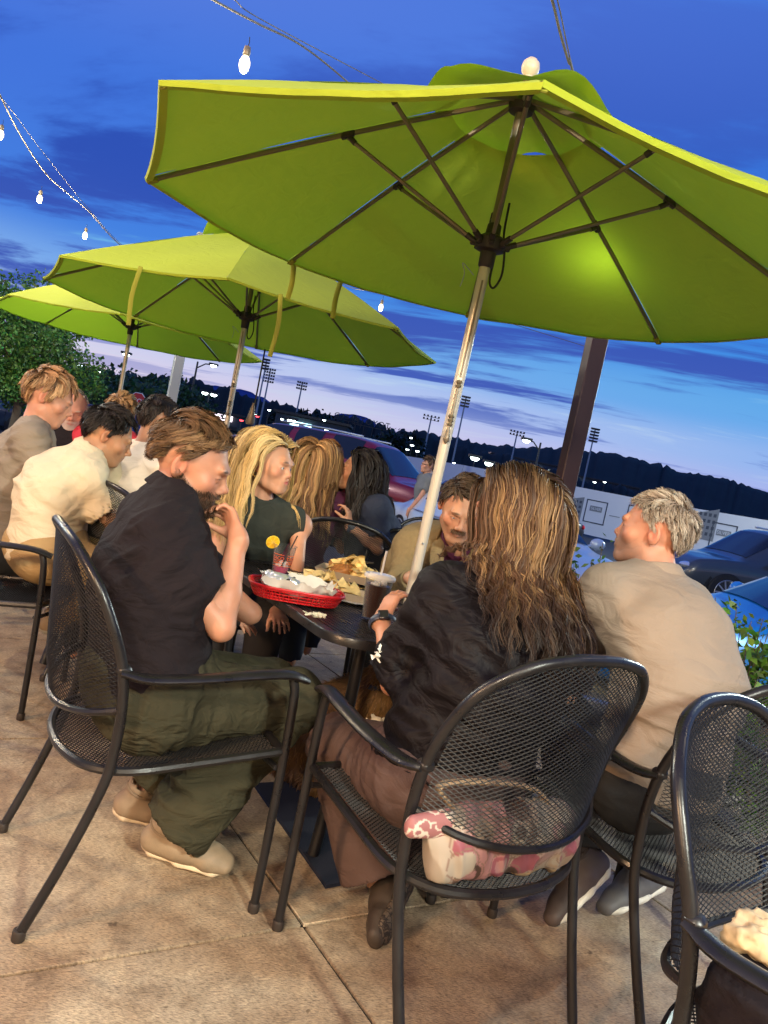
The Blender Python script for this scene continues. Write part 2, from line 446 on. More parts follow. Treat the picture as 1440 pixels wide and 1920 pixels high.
# ================================================================== PEOPLE
def frame(f, u=(0, 0, 1)):
    f = nrm(f); x = nrm(np.cross(f, u)); return np.stack([x, f, np.cross(x, f)], 1)
def head_prims(H, R, s=1., fem=False, nose=1., jaw=1., mouth=0., neck=None, nr=.056, chin=1., lid=.4):
    T = lambda x, y, z: H + R @ (V(x, y, z) * s)
    e = lambda c, r, k, op='u', Q=None: ell(T(*c), np.array(r) * s, R if Q is None else R @ Q, k * s, op)
    c = lambda a, b, r1, r2, k, op='u': cone(T(*a), T(*b), r1 * s, r2 * s, k * s, op=op)
    L_ = []
    if neck is not None: L_.append(cone(neck, T(0, -.018, -.045), nr * 1.08, nr * .95, .03))
    L_ += [e((0, -.014, .035), (.075, .094, .086), .01), e((0, .022, -.005), (.066, .066, .075), .03),
           e((0, .035, -.045), (.05 * jaw, .052, .055), .03),
           c((-.052 * jaw, .0, -.062), (-.018, .07, -.093 * chin), .017, .016, .03), c((.052 * jaw, .0, -.062), (.018, .07, -.093 * chin), .017, .016, .03),
           e((0, .078, -.09 * chin), (.02, .016, .016), .022),
           c((-.03, .079, .024), (.03, .079, .024), .011, .011, .022),
           e((-.046, .058, -.022), (.02, .02, .018), .025), e((.046, .058, -.022), (.02, .02, .018), .025)]
    for x in (-1, 1):
        L_.append(e((x * .031, .101, .0), (.0175, .017, .0125), .014, 's'))
        L_.append(e((x * .031, .0765, .001), (.0140, .0135, .0130), .004))
        if lid < 1: L_.append(e((x * .031, .092, .000), (.0125, .012, .0056 * (1 - lid)), .002, 's'))
        L_.append(c((x * .044, .086, .0265), (x * .017, .094, .022), .0045, .0055, .012))
    L_ += [c((0, .084, .014), (0, .1035 * nose, -.020), .0072, .0080, .014), e((0, .1055 * nose, -.0245), (.0090, .0098, .0080), .012),
           e((-.012, .097 * nose, -.031), (.0075, .009, .0068), .008), e((.012, .097 * nose, -.031), (.0075, .009, .0068), .008),
           e((-.007, .103 * nose, -.0375), (.003, .004, .003), .004, 's'), e((.007, .103 * nose, -.0375), (.003, .004, .003), .004, 's'),
           e((0, .081, -.055), (.028, .017, .02), .02),
           c((-.018, .091, -.052), (0, .0975, -.0495), .0042, .0055, .007), c((.018, .091, -.052), (0, .0975, -.0495), .0042, .0055, .007),
           c((-.016, .0905, -.061 - mouth), (0, .0955, -.062 - mouth), .0045, .0065, .007), c((.016, .0905, -.061 - mouth), (0, .0955, -.062 - mouth), .0045, .0065, .007)]
    if mouth > 0: L_.append(e((0, .098, -.0565 - mouth / 2), (.017, .014, .002 + mouth * .55), .004, 's'))
    else: L_.append(c((-.022, .092, -.0562), (.022, .092, -.0562), .0012, .0012, .004, 's')); L_.append(c((-.012, .1, -.0562), (.012, .1, -.0562), .0016, .0016, .004, 's'))
    for x in (-1, 1):
        Q = np.stack([V(x, .45, 0) / 1.0966, V(.45 * x, -1, 0) / 1.0966, V(0, 0, 1)], 1)
        L_.append(ell(T(x * .082, -.013, -.004), V(.0090, .0200, .032) * s, R @ Q, .004 * s))
        L_.append(ell(T(x * .0905, -.009, -.000), V(.0080, .0125, .0205) * s, R @ Q, .003 * s, 's'))
        L_.append(ell(T(x * .0835, -.0165, -.003), V(.0045, .0055, .013) * s, R @ Q, .003 * s))
        L_.append(ell(T(x * .0785, -.001, -.009), V(.004, .0045, .006) * s, R @ Q, .004 * s))
    return L_
def hand_prims(wr, d, n, side, curl=(.5, .6, .7, .8), thumb=(.5, .3), spread=.12, s=1., pinch=0.):
    """d: finger direction, n: palm normal (the way the palm faces); side: +1 thumb towards cross(d, n)"""
    d = nrm(d); n = nrm(n - d * np.dot(n, d)); l = np.cross(d, n) * side
    L_ = [cone(wr - d * .02 * s, wr + d * .028 * s, .024 * s, .0165 * s, .02 * s, l, 1.35),
          cone(wr + d * .02 * s, wr + d * .078 * s, .0155 * s, .013 * s, .012 * s, l, 2.4),
          cone(wr + d * .02 * s + l * .02 * s + n * .006, wr + d * .05 * s + l * .026 * s + n * .012, .014 * s, .011 * s, .012 * s)]
    for i, (off, ln) in enumerate(((.029, .074), (.010, .082), (-.0095, .076), (-.028, .06))):
        b = wr + d * (.084 - .004 * abs(i - 1)) * s + l * off * s
        a = 0; dd = nrm(d + l * (spread * (1.3 - i)) * .6); p = b; r = .0088 if i < 3 else .0078
        L_.append(cone(wr + d * .05 * s + l * off * .9 * s, b, .010 * s, r * 1.08 * s, .008 * s))
        for j, seg in enumerate((.45, .31, .24)):
            a += curl[i] * (.75, 1.0, .7)[j]
            q = p + (dd * math.cos(a) + n * math.sin(a)) * ln * seg * s
            L_.append(cone(p, q, r * (1 - .09 * j) * s, r * (.92 - .1 * j) * s, .003 * s)); p = q
    b = wr + d * .022 * s + l * .026 * s + n * .006 * s
    td = nrm(d * math.cos(thumb[0]) + l * math.sin(thumb[0]) + n * thumb[1])
    q = b + td * .042 * s; L_.append(cone(b, q, .0135 * s, .0105 * s, .010 * s))
    td2 = nrm(td + n * thumb[1] * .8 - l * .25 + d * .2); q2 = q + td2 * .032 * s; L_.append(cone(q, q2, .0102 * s, .009 * s, .003 * s))
    td3 = nrm(td2 + n * .25); L_.append(cone(q2, q2 + td3 * .024 * s, .0094 * s, .0078 * s, .003 * s))
    return L_
def torso(J, m=1., add=0., k=.05, belly=1., fem=False):
    pel, nk = J['pel'], J['neck']; w = nrm(J['rsh'] - J['lsh']); w2 = nrm(J['rhip'] - J['lhip'])
    mid = J.get('mid', (pel + nk) / 2); up = nrm(nk - mid); ch = nk - up * .17; wm = nrm(w + w2)
    wf = 1.28 if fem else 1.4
    L_ = [cone(pel, mid, .118 * m * belly + add, .108 * m * belly + add, k, w2, 1.35),
          cone(mid, ch, .108 * m * belly + add, .118 * m + add, k, wm, wf),
          cone(ch, nk - up * .055, .118 * m + add, .062 * m + add, k, w, wf + .12)]
    sm = (J['rsh'] + J['lsh']) / 2
    for sh in (J['rsh'], J['lsh']):
        L_.append(cone(sm * .5 + nk * .5 - up * .05, sh, .062 * m + add, .056 * m + add, .045))
        L_.append(cone(nk + up * .012, sh + up * .01, .036 * m + add * .8, .040 * m + add, .05))
    if fem:
        f = nrm(np.cross(np.cross(w, up) * -1, up)) if False else nrm(np.cross(up, w))
        for x in (-1, 1): L_.append(ell(ch + f * .075 + w * x * .07 - up * .03, .058 * m + add * .6, k=.04))
    return L_
def hips(J, m=1., add=0.):
    w2 = nrm(J['rhip'] - J['lhip'])
    return [cone(J['lhip'], J['rhip'], .098 * m + add, .098 * m + add, .04), ell(J['pel'] + V(0, 0, .02), V(.15, .15, .12) * m + add, k=.04)]
def limb(a, b, c, r, k=.03):
    return [cone(a, b, r[0], r[1], k), cone(b, b + (c - b) * .35, r[1], r[2], k), cone(b + (c - b) * .35, c, r[2], r[3], k)]
def arm_prims(J, sd, m=1.):
    sh, e, w = J[sd + 'sh'], J[sd + 'el'], J[sd + 'wr']
    L_ = limb(sh, e, w, (.046 * m, .0345 * m, .0365 * m, .0250 * m), .014); L_.append(ell(sh + (e - sh) * .05, .056 * m, k=.04)); return L_
def leg_prims(J, sd, m=1., add=0.):
    return limb(J[sd + 'hip'], J[sd + 'kn'], J[sd + 'an'], (.086 * m + add, .060 * m + add, .058 * m + add, .038 * m + add))

def skin_color(v, H, R, s, tone, lips=(.55, .26, .24), brow=None, hair=None, beard=None, hm=None, blush=.12, mou=None):
    l = (v - H) @ R / s; n = len(v); c = np.tile(np.array(tone, float), (n, 1))
    def put(m, col): 
        nonlocal c
        m = np.clip(m, 0, 1)[:, None]; c = c * (1 - m) + np.array(col) * m
    x, y, z = np.abs(l[:, 0]), l[:, 1], l[:, 2]; hd = (np.linalg.norm(l, axis=1) < .16)
    g = lambda cx, cy, cz, rx, ry, rz: np.clip(1.6 - 1.6 * np.sqrt(((x - cx) / rx) ** 2 + ((y - cy) / ry) ** 2 + ((z - cz) / rz) ** 2), 0, 1) * hd
    red = np.array(tone) * V(1.12, .72, .68)
    put(g(.046, .07, -.02, .03, .05, .028) * blush * 3, red); put(g(0, .105, -.028, .02, .03, .016) * blush * 3, red)
    put(g(.08, -.01, -.005, .02, .04, .045) * .55, red)
    c *= (1 + .06 * fbm(v * 45, 2))[:, None]
    if beard is not None:
        m, col = beard
        lim = np.interp(y, [-.02, .02, .05, .075, .12], [-.0, -.028, -.042, -.034, -.036])
        b = np.clip((lim - z) / .012, 0, 1) * (z > -.17) * (y > -.03) * hd * np.clip((y + .03) / .02, 0, 1)
        b *= 1 - np.clip(1.8 - 1.8 * np.sqrt((x / .024) ** 2 + ((z + .057) / .0095) ** 2), 0, 1) * (y > .07)
        b *= np.clip((z + .128) / .02, 0, 1)
        b = b * (y < .118) * (x < .09); put(b * m * (.85 + .25 * vnoise(v * 300)), col)
    if mou is not None: put(np.clip(2 - 2 * np.sqrt((x / .026) ** 2 + ((z + .0415) / .008) ** 2), 0, 1) * (y > .075) * hd * mou[0] * (.8 + .3 * vnoise(v * 400)), mou[1])
    lp = np.clip(2.2 - 2.2 * np.sqrt((x / .024) ** 2 + ((z + .0562) / .0098) ** 2), 0, 1) * (y > .084) * hd; put(lp * .75, lips)
    if brow is not None:
        bz = .027 - .10 * np.abs(x - .03) * (x > .03) - .02 * np.abs(x - .03)
        put(np.clip(1.9 - 1.9 * np.sqrt(((x - .031) / .019) ** 2 + ((z - bz) / .0052) ** 2), 0, 1) * (y > .06) * hd * .9, brow)
    put((np.clip(1 - np.abs(z - .0035 + np.abs(x - .031) * .25) / .0030, 0, 1) * (np.abs(x - .031) < .0155) * (y > .075) * hd) * .75, V(.05, .03, .025))
    if hm is not None:
        d = (l - V(0, -.014, .035)) / V(.076, .095, .087); d /= np.linalg.norm(d, axis=1)[:, None] + 1e-9
        put(hairmask(d, hm[1], .04) * hd * (np.abs(l[:, 0]) < .081) * (y < .1) * .9, hm[0])
    return c
def hairmask(d, shift=0., soft=.0):
    phi = np.arctan2(np.abs(d[:, 0]), d[:, 1])
    zm = np.interp(phi, [0, .5, .8, 1.1, 1.3, 1.42, 1.55, 1.85, 2.1, 2.5, PI], [.56, .58, .50, .16, -.05, -.10, .24, .14, -.42, -.60, -.64]) + shift * (phi < 1.2)
    return np.clip((d[:, 2] - zm) / soft, 0, 1) if soft else (d[:, 2] > zm)

# ---- hair: many fine locks following guides
def hair(name, H, R, s, parent, mats, col, n=3000, length=.05, steps=10, width=.0022, comb=None, lift=.15, vol=.012, wave=0., wfreq=60., clump=.6,
         K=220, coll=None, grav=0., shift=0., part=0., long=False, colfn=None, side=1., cut=None, frizz=.0015, seed=1, ctr=(0, -.014, .035), rad=(.076, .095, .087), thick=.004, inward=0., lenfn=None, back=.22, anchor=None, pull=1.6):
    rg = np.random.default_rng(seed)
    ctr = np.array(ctr) * s; rad = np.array(rad) * s
    def dirs(m):
        o = np.zeros((0, 3))
        while len(o) < m:
            d = rg.normal(size=(m * 3, 3)); d /= np.linalg.norm(d, axis=1)[:, None]; o = np.concatenate([o, d[hairmask(d, shift)]])
        return o[:m]
    gd = dirs(K); st = length / steps
    Tw = lambda l: H + l @ R.T
    Tl = lambda w: (w - H) @ R
    headell = ell(Tw(ctr), rad, R)
    cl = [headell] + (coll or [])
    def run(d, off, ln):
        p = Tw(ctr + d * rad); out_ = [p.copy()]
        nl = d / rad; nl /= np.linalg.norm(nl, axis=1)[:, None]; prev = nl @ R.T
        for i in range(steps):
            l = Tl(p); q = (l - ctr) / rad; qn = np.linalg.norm(q, axis=1)
            nn = q / rad; nn /= np.linalg.norm(nn, axis=1)[:, None]
            if long:
                sg = np.where(d[:, 0] > part, 1., -1.)
                wt = np.clip((q[:, 2] - .35) / .5, 0, 1)[:, None]
                tgt = wt * np.stack([sg * .9 * side, np.full(len(d), -.45), np.full(len(d), -.05)], 1) + (1 - wt) * np.stack([sg * .0 - l[:, 0] / .1 * inward, np.full(len(d), -back), -np.ones(len(d))], 1)
            else: tgt = comb(q, nn)
            near = np.clip(1 - (qn - 1.25) / .4, 0, 1)[:, None]
            tt = tgt - nn * (tgt * nn).sum(1)[:, None] * near; tt /= np.linalg.norm(tt, axis=1)[:, None] + 1e-9
            tw = (tt + nn * lift * near * (1 - i / steps)) @ R.T
            if long: tw = tw * near + (1 - near) * (V(0, 0, -1) - (l[:, :1] / .1 * inward * .35) * R[:, 0] - ((l[:, 1:2] + .01) / .1 * inward * .25) * R[:, 1])
            tw[:, 2] -= grav * (i / steps)
            if anchor is not None:
                dv = (anchor - p) * V(1, 1, 0); tw = tw + dv * pull * (1 - near)
            prev = prev * .45 + tw * .55; prev /= np.linalg.norm(prev, axis=1)[:, None]
            p = p + prev * (st * ln)[:, None]
            dd = sdf(cl, p); target = off * min(1, (i + 1) / 3.) + .003
            m = dd < target
            if m.any():
                e = .004; g = np.stack([sdf(cl, p[m] + V(*[e if j == k else 0 for j in range(3)])) - dd[m] for k in range(3)], 1)
                g /= np.linalg.norm(g, axis=1)[:, None] + 1e-9; p[m] += g * (target[m] - dd[m])[:, None]
            out_.append(p.copy())
        return np.stack(out_, 1)
    goff = vol * rg.random(K) ** .7; gl = .8 + .35 * rg.random(K)
    if lenfn is not None: gl = gl * lenfn(gd)
    G = run(gd, goff, gl)
    t = np.linspace(0, 1, steps + 1)
    # waves shared by each lock
    ph = rg.random(K) * 6.28; fr = wfreq * (.8 + .4 * rg.random(K)); tan = np.gradient(G, axis=1); tan /= np.linalg.norm(tan, axis=2)[..., None] + 1e-9
    outv = G - Tw(ctr)[None, None]; outv[..., 2] *= .3; outv /= np.linalg.norm(outv, axis=2)[..., None]
    sd = np.cross(tan, outv); sd /= np.linalg.norm(sd, axis=2)[..., None] + 1e-9
    sarc = t[None] * (length * gl)[:, None]
    amp = wave * np.clip(t * 2.2, 0, 1)[None]
    wv = (np.sin(ph[:, None] + fr[:, None] * sarc) * amp)[..., None] * sd + (np.abs(np.cos(ph[:, None] + fr[:, None] * sarc)) * amp * .6)[..., None] * outv
    G = G + wv
    cd = dirs(n)
    gi = np.argmax(cd @ gd.T + rg.normal(size=(n, K)) * .01, 1)
    r0_ = Tw(ctr + cd * rad) - G[gi, 0]
    wsp = 1 - clump * t ** .8
    loc = rg.normal(size=(n, 3)) * .35
    lens = (.75 + .3 * rg.random(n)) ** (1 if long else .5)
    idx = np.clip(t[None] * lens[:, None] * steps, 0, steps - 1e-6); i0 = idx.astype(int); fq = (idx - i0)[..., None]
    Gs = G[gi[:, None], i0] * (1 - fq) + G[gi[:, None], i0 + 1] * fq
    A = Gs + r0_[:, None] * wsp[None, :, None] + (loc[:, None] * (frizz * 3 * t)[None, :, None]) + rg.normal(size=(n, steps + 1, 3)) * frizz * t[None, :, None] * .6
    o = outv[gi[:, None], i0]
    A = A + o * (rg.random(n) * thick)[:, None, None]
    # keep off the skull
    flat = A.reshape(-1, 3); lq = (Tl(flat) - ctr) / rad; ln_ = np.linalg.norm(lq, axis=1); m = ln_ < 1.02
    lq[m] *= (1.02 / ln_[m])[:, None]; flat[m] = Tw(lq[m] * rad + ctr); A = flat.reshape(A.shape)
    tan = np.gradient(A, axis=1); tan /= np.linalg.norm(tan, axis=2)[..., None] + 1e-9
    sd = np.cross(tan, o + rg.normal(size=(n, 1, 3)) * .35); sd /= np.linalg.norm(sd, axis=2)[..., None] + 1e-9
    wd = width * (.7 + .6 * rg.random(n))[:, None] * np.clip(1.25 - t ** 3, .15, 1)[None]
    v = np.stack([A - sd * wd[..., None] / 2, A + sd * wd[..., None] / 2], 2)
    mcount = steps + 1; v = v.reshape(-1, 3)
    b = (np.arange(n)[:, None] * mcount + np.arange(steps)[None]) * 2
    q = np.stack([b, b + 1, b + 3, b + 2], -1).reshape(-1, 4)
    gc = .75 + .5 * rg.random(K); hs = gc[gi] * (.75 + .5 * rg.random(n))
    cc = np.array(col, float)[None, None] * np.ones((n, mcount, 1))
    if colfn is not None: cc = colfn(A, Tl(A.reshape(-1, 3)).reshape(A.shape), t, gi, rg)
    cc = cc * hs[:, None, None]
    cc = np.repeat(cc[:, :, None], 2, 2).reshape(-1, 3)
    # close cap underneath
    th, ph_ = np.meshgrid(np.linspace(0, PI, 26), np.linspace(0, 2 * PI, 41), indexing='ij')
    cdv = np.stack([np.sin(th) * np.cos(ph_), np.sin(th) * np.sin(ph_), np.cos(th)], -1).reshape(-1, 3)
    mk = hairmask(cdv, shift + .02); cv = Tw(ctr + cdv * (rad + .0035 + .003 * vnoise(cdv * 9)[:, None]))
    cq = np.array([(i * 41 + j, (i + 1) * 41 + j, (i + 1) * 41 + j + 1, i * 41 + j + 1) for i in range(25) for j in range(40)])
    cq = cq[mk[cq].all(1)]
    q = np.concatenate([q, cq + len(v)]); v = np.concatenate([v, cv]); cc = np.concatenate([cc, np.tile(np.array(col) * .45, (len(cv), 1))])
    return np_mesh(name, v, q, mats, parent, cc)
def fuzz(name, v, q, mask, n, length, width, dirv, parent, mats, col, seed=3, up=.5):
    """short hairs growing out of a skin mesh (beards, stubble, fur)"""
    rg = np.random.default_rng(seed); nm = vnormals(v, q); ids = np.where(mask)[0]
    if len(ids) == 0: return None
    i = rg.choice(ids, n); p = v[i] + rg.normal(size=(n, 3)) * .0015; nn = nm[i]
    d = dirv(v[i]) if callable(dirv) else np.tile(np.array(dirv, float), (n, 1))
    d = d - nn * (d * nn).sum(1)[:, None]; d /= np.linalg.norm(d, axis=1)[:, None] + 1e-9
    d = d + nn * up + rg.normal(size=(n, 3)) * .28; d /= np.linalg.norm(d, axis=1)[:, None]
    ln = length * (.6 + .7 * rg.random(n))[:, None]; sd = np.cross(d, nn); sd /= np.linalg.norm(sd, axis=1)[:, None] + 1e-9
    w = width / 2; tip = p + d * ln - nn * ln * .12; mid_ = p + d * ln * .55
    vv = np.stack([p - sd * w, p + sd * w, mid_ + sd * w * .9, mid_ - sd * w * .9, tip + sd * w * .25, tip - sd * w * .25], 1).reshape(-1, 3)
    b = np.arange(n) * 6; qq = np.concatenate([np.stack([b, b + 1, b + 2, b + 3], 1), np.stack([b + 3, b + 2, b + 4, b + 5], 1)])
    cc = np.array(col)[None] * (.6 + .8 * rg.random(n))[:, None]; cc = np.repeat(cc, 6, 0)
    return np_mesh(name, vv, qq, mats, parent, cc)
def folds(v, nv, spec):
    """cloth creases: list of (centre, radius, axis along which creases repeat, scale, amplitude)"""
    d = np.zeros(len(v))
    for c, r, ax, sc, am in spec:
        w = np.clip(1 - np.linalg.norm(v - c, axis=1) / r, 0, 1) ** .7 if r else 1.
        a = nrm(ax); along = v @ a; rest = v - np.outer(along, a)
        q = np.outer(along * sc, a) + rest * sc * .28
        nz = fbm(q + 3.1, 2); d += w * am * 1.45 * (1 - 2.4 * np.abs(nz)) * 1.0
    return v + nv * d[:, None]
def cloth(name, prims, h, m, parent, spec=(), col=None, soft=.0015, colfn=None):
    v, q = surf(prims, h); n = vnormals(v, q)
    v = v + n * (fbm(v * 11, 2) * soft * 2)[:, None]
    if spec: v = folds(v, n, spec)
    c = np.tile(np.array(col if col is not None else (1, 1, 1.)), (len(v), 1))
    if colfn is not None: c = colfn(v, c)
    return np_mesh(name, v, q, m, parent, c)
def shoe(an, toe_dir, up, parent, mu, ms, length=.28, col=(.3, .25, .2), scol=(.6, .55, .45), h=.006, s=1., sock=None):
    """an: ankle joint; toe_dir: heel-to-toe direction; up: foot's up"""
    f = nrm(toe_dir); u = nrm(np.array(up) - f * np.dot(up, f)); w = np.cross(f, u); s = length / .28
    b = an - u * .085 * s - f * .055 * s
    p = lambda y, z, x=0: b + f * y * s + u * z * s + w * x * s
    up_ = [cone(p(.01, .045), p(.1, .05), .038 * s, .040 * s, .02, w, 1.0), cone(p(.08, .05), p(.175, .034), .042 * s, .031 * s, .03, w, 1.15),
           cone(p(.17, .032), p(.215, .026), .031 * s, .024 * s, .02, w, 1.45), cone(p(.03, .05), p(.035, .098), .040 * s, .042 * s, .02),
           cyl(p(.038, .092), p(.038, .2), .034 * s), cyl(p(.1, .009) - f * .4, p(.1, .009) + f * .4, .0001)]
    up_ = up_[:-1]
    sole = [cone(p(.012, .012), p(.1, .012), .016 * s, .016 * s, .01, w, 2.1), cone(p(.09, .012), p(.19, .012), .016 * s, .016 * s, .01, w, 2.6), cone(p(.18, .013), p(.215, .016), .016 * s, .014 * s, .01, w, 2.2),
            cone(p(-.008, .02), p(.01, .02), .016 * s, .022 * s, .01, w, 1.3)]
    a = cloth('shoe', up_, h, mu, parent, col=col, soft=.0008)
    b_ = cloth('sole', sole, h, ms, a, col=scol, soft=.0004)
    # laces
    lb = MB()
    for i in range(5):
        y = .085 + i * .019; z = .094 - i * .0085
        lb.tube([p(y, z - .008, -.026), p(y + .003, z + .004, -.008), p(y - .003, z + .004, .008), p(y, z - .008, .026)], .0036 * s, 6)
    up2 = [p(.03, .088, .040 * math.sin(t)) * 0 + p(.036 + .042 * math.cos(t), .094 - .008 * math.cos(t), .041 * math.sin(t)) for t in np.linspace(0, 2 * PI, 22)[:-1]]
    MB().tube(up2, .0055 * s, 6, closed=True, col=tuple(np.array(col) * .8)).build('shoe_collar', mu, a)
    lb.build('laces', mats_lace, a)
    return a
def shoe_at(heel, toe, up, *a, **k):
    """shoe from the sole's heel point to its toe point"""
    f = nrm(toe - heel); u = nrm(np.array(up, float) - f * np.dot(up, f)); s = k.get('length', .28) / .28
    return shoe(heel + u * .085 * s + f * .055 * s, f, u, *a, **k)
def ankle(heel, toe, up, length=.28):
    f = nrm(toe - heel); u = nrm(np.array(up, float) - f * np.dot(up, f)); s = length / .28
    return heel + u * .085 * s + f * .05 * s
def eyes(H, R, s, look, parent, iris=(.12, .2, .25)):
    for x in (-1, 1):
        b = MB(); c = H + R @ (V(x * .031, .0748, .001) * s); lk = nrm(np.array(look)); r = .0126 * s
        bb = MB().ball((0, 0, 0), 1, 20); v = np.concatenate(bb.v); ang = np.degrees(np.arccos(np.clip(v @ lk, -1, 1)))
        col = np.where(ang[:, None] < 12, V(.005, .005, .005), np.where(ang[:, None] < 30, V(*iris), V(.72, .68, .66)))
        b.add(v * r + c, bb.f, col); b.build('eye', MATS['eye'], parent)

def person(J, label, group=None, s=1., fem=False, tone=(.50, .30, .21), hf=(0, 1, 0), hu=(0, 0, 1), h=.0055, hb=.014, m=1., lips=(.45, .2, .18), brow=(.1, .06, .04),
           beard=None, mou=None, hm=None, hands=None, headk=None, legs=True, fine_extra=()):
    """one continuous body mesh: head, neck, torso, limbs, hands"""
    H, R = J['head'], frame(hf, hu)
    pr = torso(J, m * .94, fem=fem) + hips(J, m * .92)
    for sd in 'rl':
        if sd + 'el' in J: pr += arm_prims(J, sd, m * (.88 if fem else 1))
        if legs and sd + 'kn' in J: pr += leg_prims(J, sd, m * .93)
    nk = J['neck'] * .75 + J['head'] * .25 * 0 + (J['neck']) * .25
    pr += head_prims(H, R, s, fem, neck=nk, nr=(.050 if fem else .058) * m, **(headk or {}))
    for hd in (hands or []): pr += hd
    foc = [(H, .2)] + [(J[sd + 'wr'], .37) for sd in 'rl' if sd + 'wr' in J and hands] + list(fine_extra)
    def near(c, g=0.): return np.min([np.linalg.norm(c - f, axis=1) - r for f, r in foc], 0) < -g
    hd_ = lambda c, g=0.: np.linalg.norm(c - (H + R @ V(0, .01, 0)), axis=1) < .150 * s - g
    hh = h * .66
    v0, q0 = surf(pr, hh, hd_, smooth=1); v1, q1 = surf(pr, h, lambda c: near(c) & ~hd_(c, h * 8.5)); v2, q2 = surf(pr, hb, lambda c: ~near(c, hb * 8.))
    v1, q1 = np.concatenate([v0, v1]), np.concatenate([q0, q1 + len(v0)])
    v = np.concatenate([v1, v2]); q = np.concatenate([q1, q2 + len(v1)])
    c = skin_color(v, H, R, s, tone, lips, brow, beard=beard, hm=hm, mou=mou)
    o = np_mesh('person', v, q, MATS['skin'], None, c)
    tagobj(o, label, 'person', group)
    o.data['fine'] = len(v1)
    return o, v1, q1, R
def shirt_prims(J, m=1., add=.016, cut=.05, sleeve=.6, sr=(.064, .070), belly=1.05, both=True, fem=False, neckhole=.062, long=False, hem=0.):
    pr = []
    for sd in 'rl':
        if sd + 'el' not in J or sleeve <= 0: continue
        sh, e = J[sd + 'sh'], J[sd + 'el']
        if long:
            w = J[sd + 'wr']; pr += [cone(sh, e, sr[0], sr[1], .03), cone(e, e + (w - e) * .92, sr[1], sr[1] * .68, .02)]
            d = nrm(w - e); c = e + (w - e) * .9; pr.append(cyl(c, c + d * .12, .09))
        else:
            d = nrm(e - sh); c = sh + (e - sh) * sleeve
            pr += [cone(sh, c + d * .03, sr[0], sr[1], .03), cyl(c, c + d * .16, sr[1] + .03), cyl(c - d * .03, c + d * .01, sr[1] - .012, .004)]
    pr += torso(J, m, add, belly=belly, fem=fem)
    up = nrm(J['neck'] - J.get('mid', J['pel']))
    up0 = nrm(J.get('mid', J['neck']) - J['pel']); pr.append(cyl(J['pel'] - up0 * cut, J['pel'] - up0 * (cut + .3), .32))
    nd = nrm(J['head'] - J['neck'])
    pr.append(cone(J['neck'] + nd * .012, J['neck'] + nd * .2, neckhole, neckhole * 1.5, .012, op='s'))
    return pr
def trousers_prims(J, m=1., add=.014, flare=1., cutf=.95, top=.06):
    pr = []
    for sd in 'rl':
        if sd + 'kn' not in J: continue
        hp, k, a = J[sd + 'hip'], J[sd + 'kn'], J[sd + 'an']; d = nrm(a - k); c = k + (a - k) * cutf
        pr += [cone(hp, k, .092 * m + add, .066 * m + add, .03), cone(k, c + d * .04, .066 * m + add, .058 * m * flare + add, .03)]
        pr += [cyl(c, c + d * .2, .12 * flare), cyl(c - d * .03, c + d * .01, .046 * m * flare + add, .004)]
    pr += hips(J, m, add)
    pr += [cone(J['pel'], J['pel'] + nrm(J['neck'] - J['pel']) * top, .118 * m + add, .11 * m + add, .05, nrm(J['rhip'] - J['lhip']), 1.3)]
    return pr
def collar(J, parent, m, r=.064, hgt=.035, back=0., w=1.):
    nd = nrm(J['head'] - J['neck']); R_ = frame(np.cross(nd, nrm(J['rsh'] - J['lsh'])), nd)
    R_ = np.stack([nrm(J['rsh'] - J['lsh']), nrm(np.cross(nd, nrm(J['rsh'] - J['lsh']))), nd], 1)
    b = MB(); n = 32; prof = [(r, -.012), (r + .002, hgt * .8), (r + .006, hgt), (r + .010, hgt * .85), (r + .024, -.004), (r + .022, -.008), (r + .008, hgt * .6)]
    pv = []
    for (a, z) in prof:
        for j in range(n + 1):
            t = PI / 2 + .22 + j / n * (2 * PI - .44)
            dr = .35 * max(0, math.cos(t - PI / 2)) ** 2
            pv.append((math.cos(t) * a * 1.03, math.sin(t) * a * 1.0, z - dr * .06))
    v = np.array(pv) @ R_.T + J['neck'] + nd * (.004 + back); f = []
    for i in range(len(prof) - 1):
        for j in range(n): f.append((i * (n + 1) + j, i * (n + 1) + j + 1, (i + 1) * (n + 1) + j + 1, (i + 1) * (n + 1) + j))
    b.add(v, f); return b.build('collar', m, parent, auto=80)
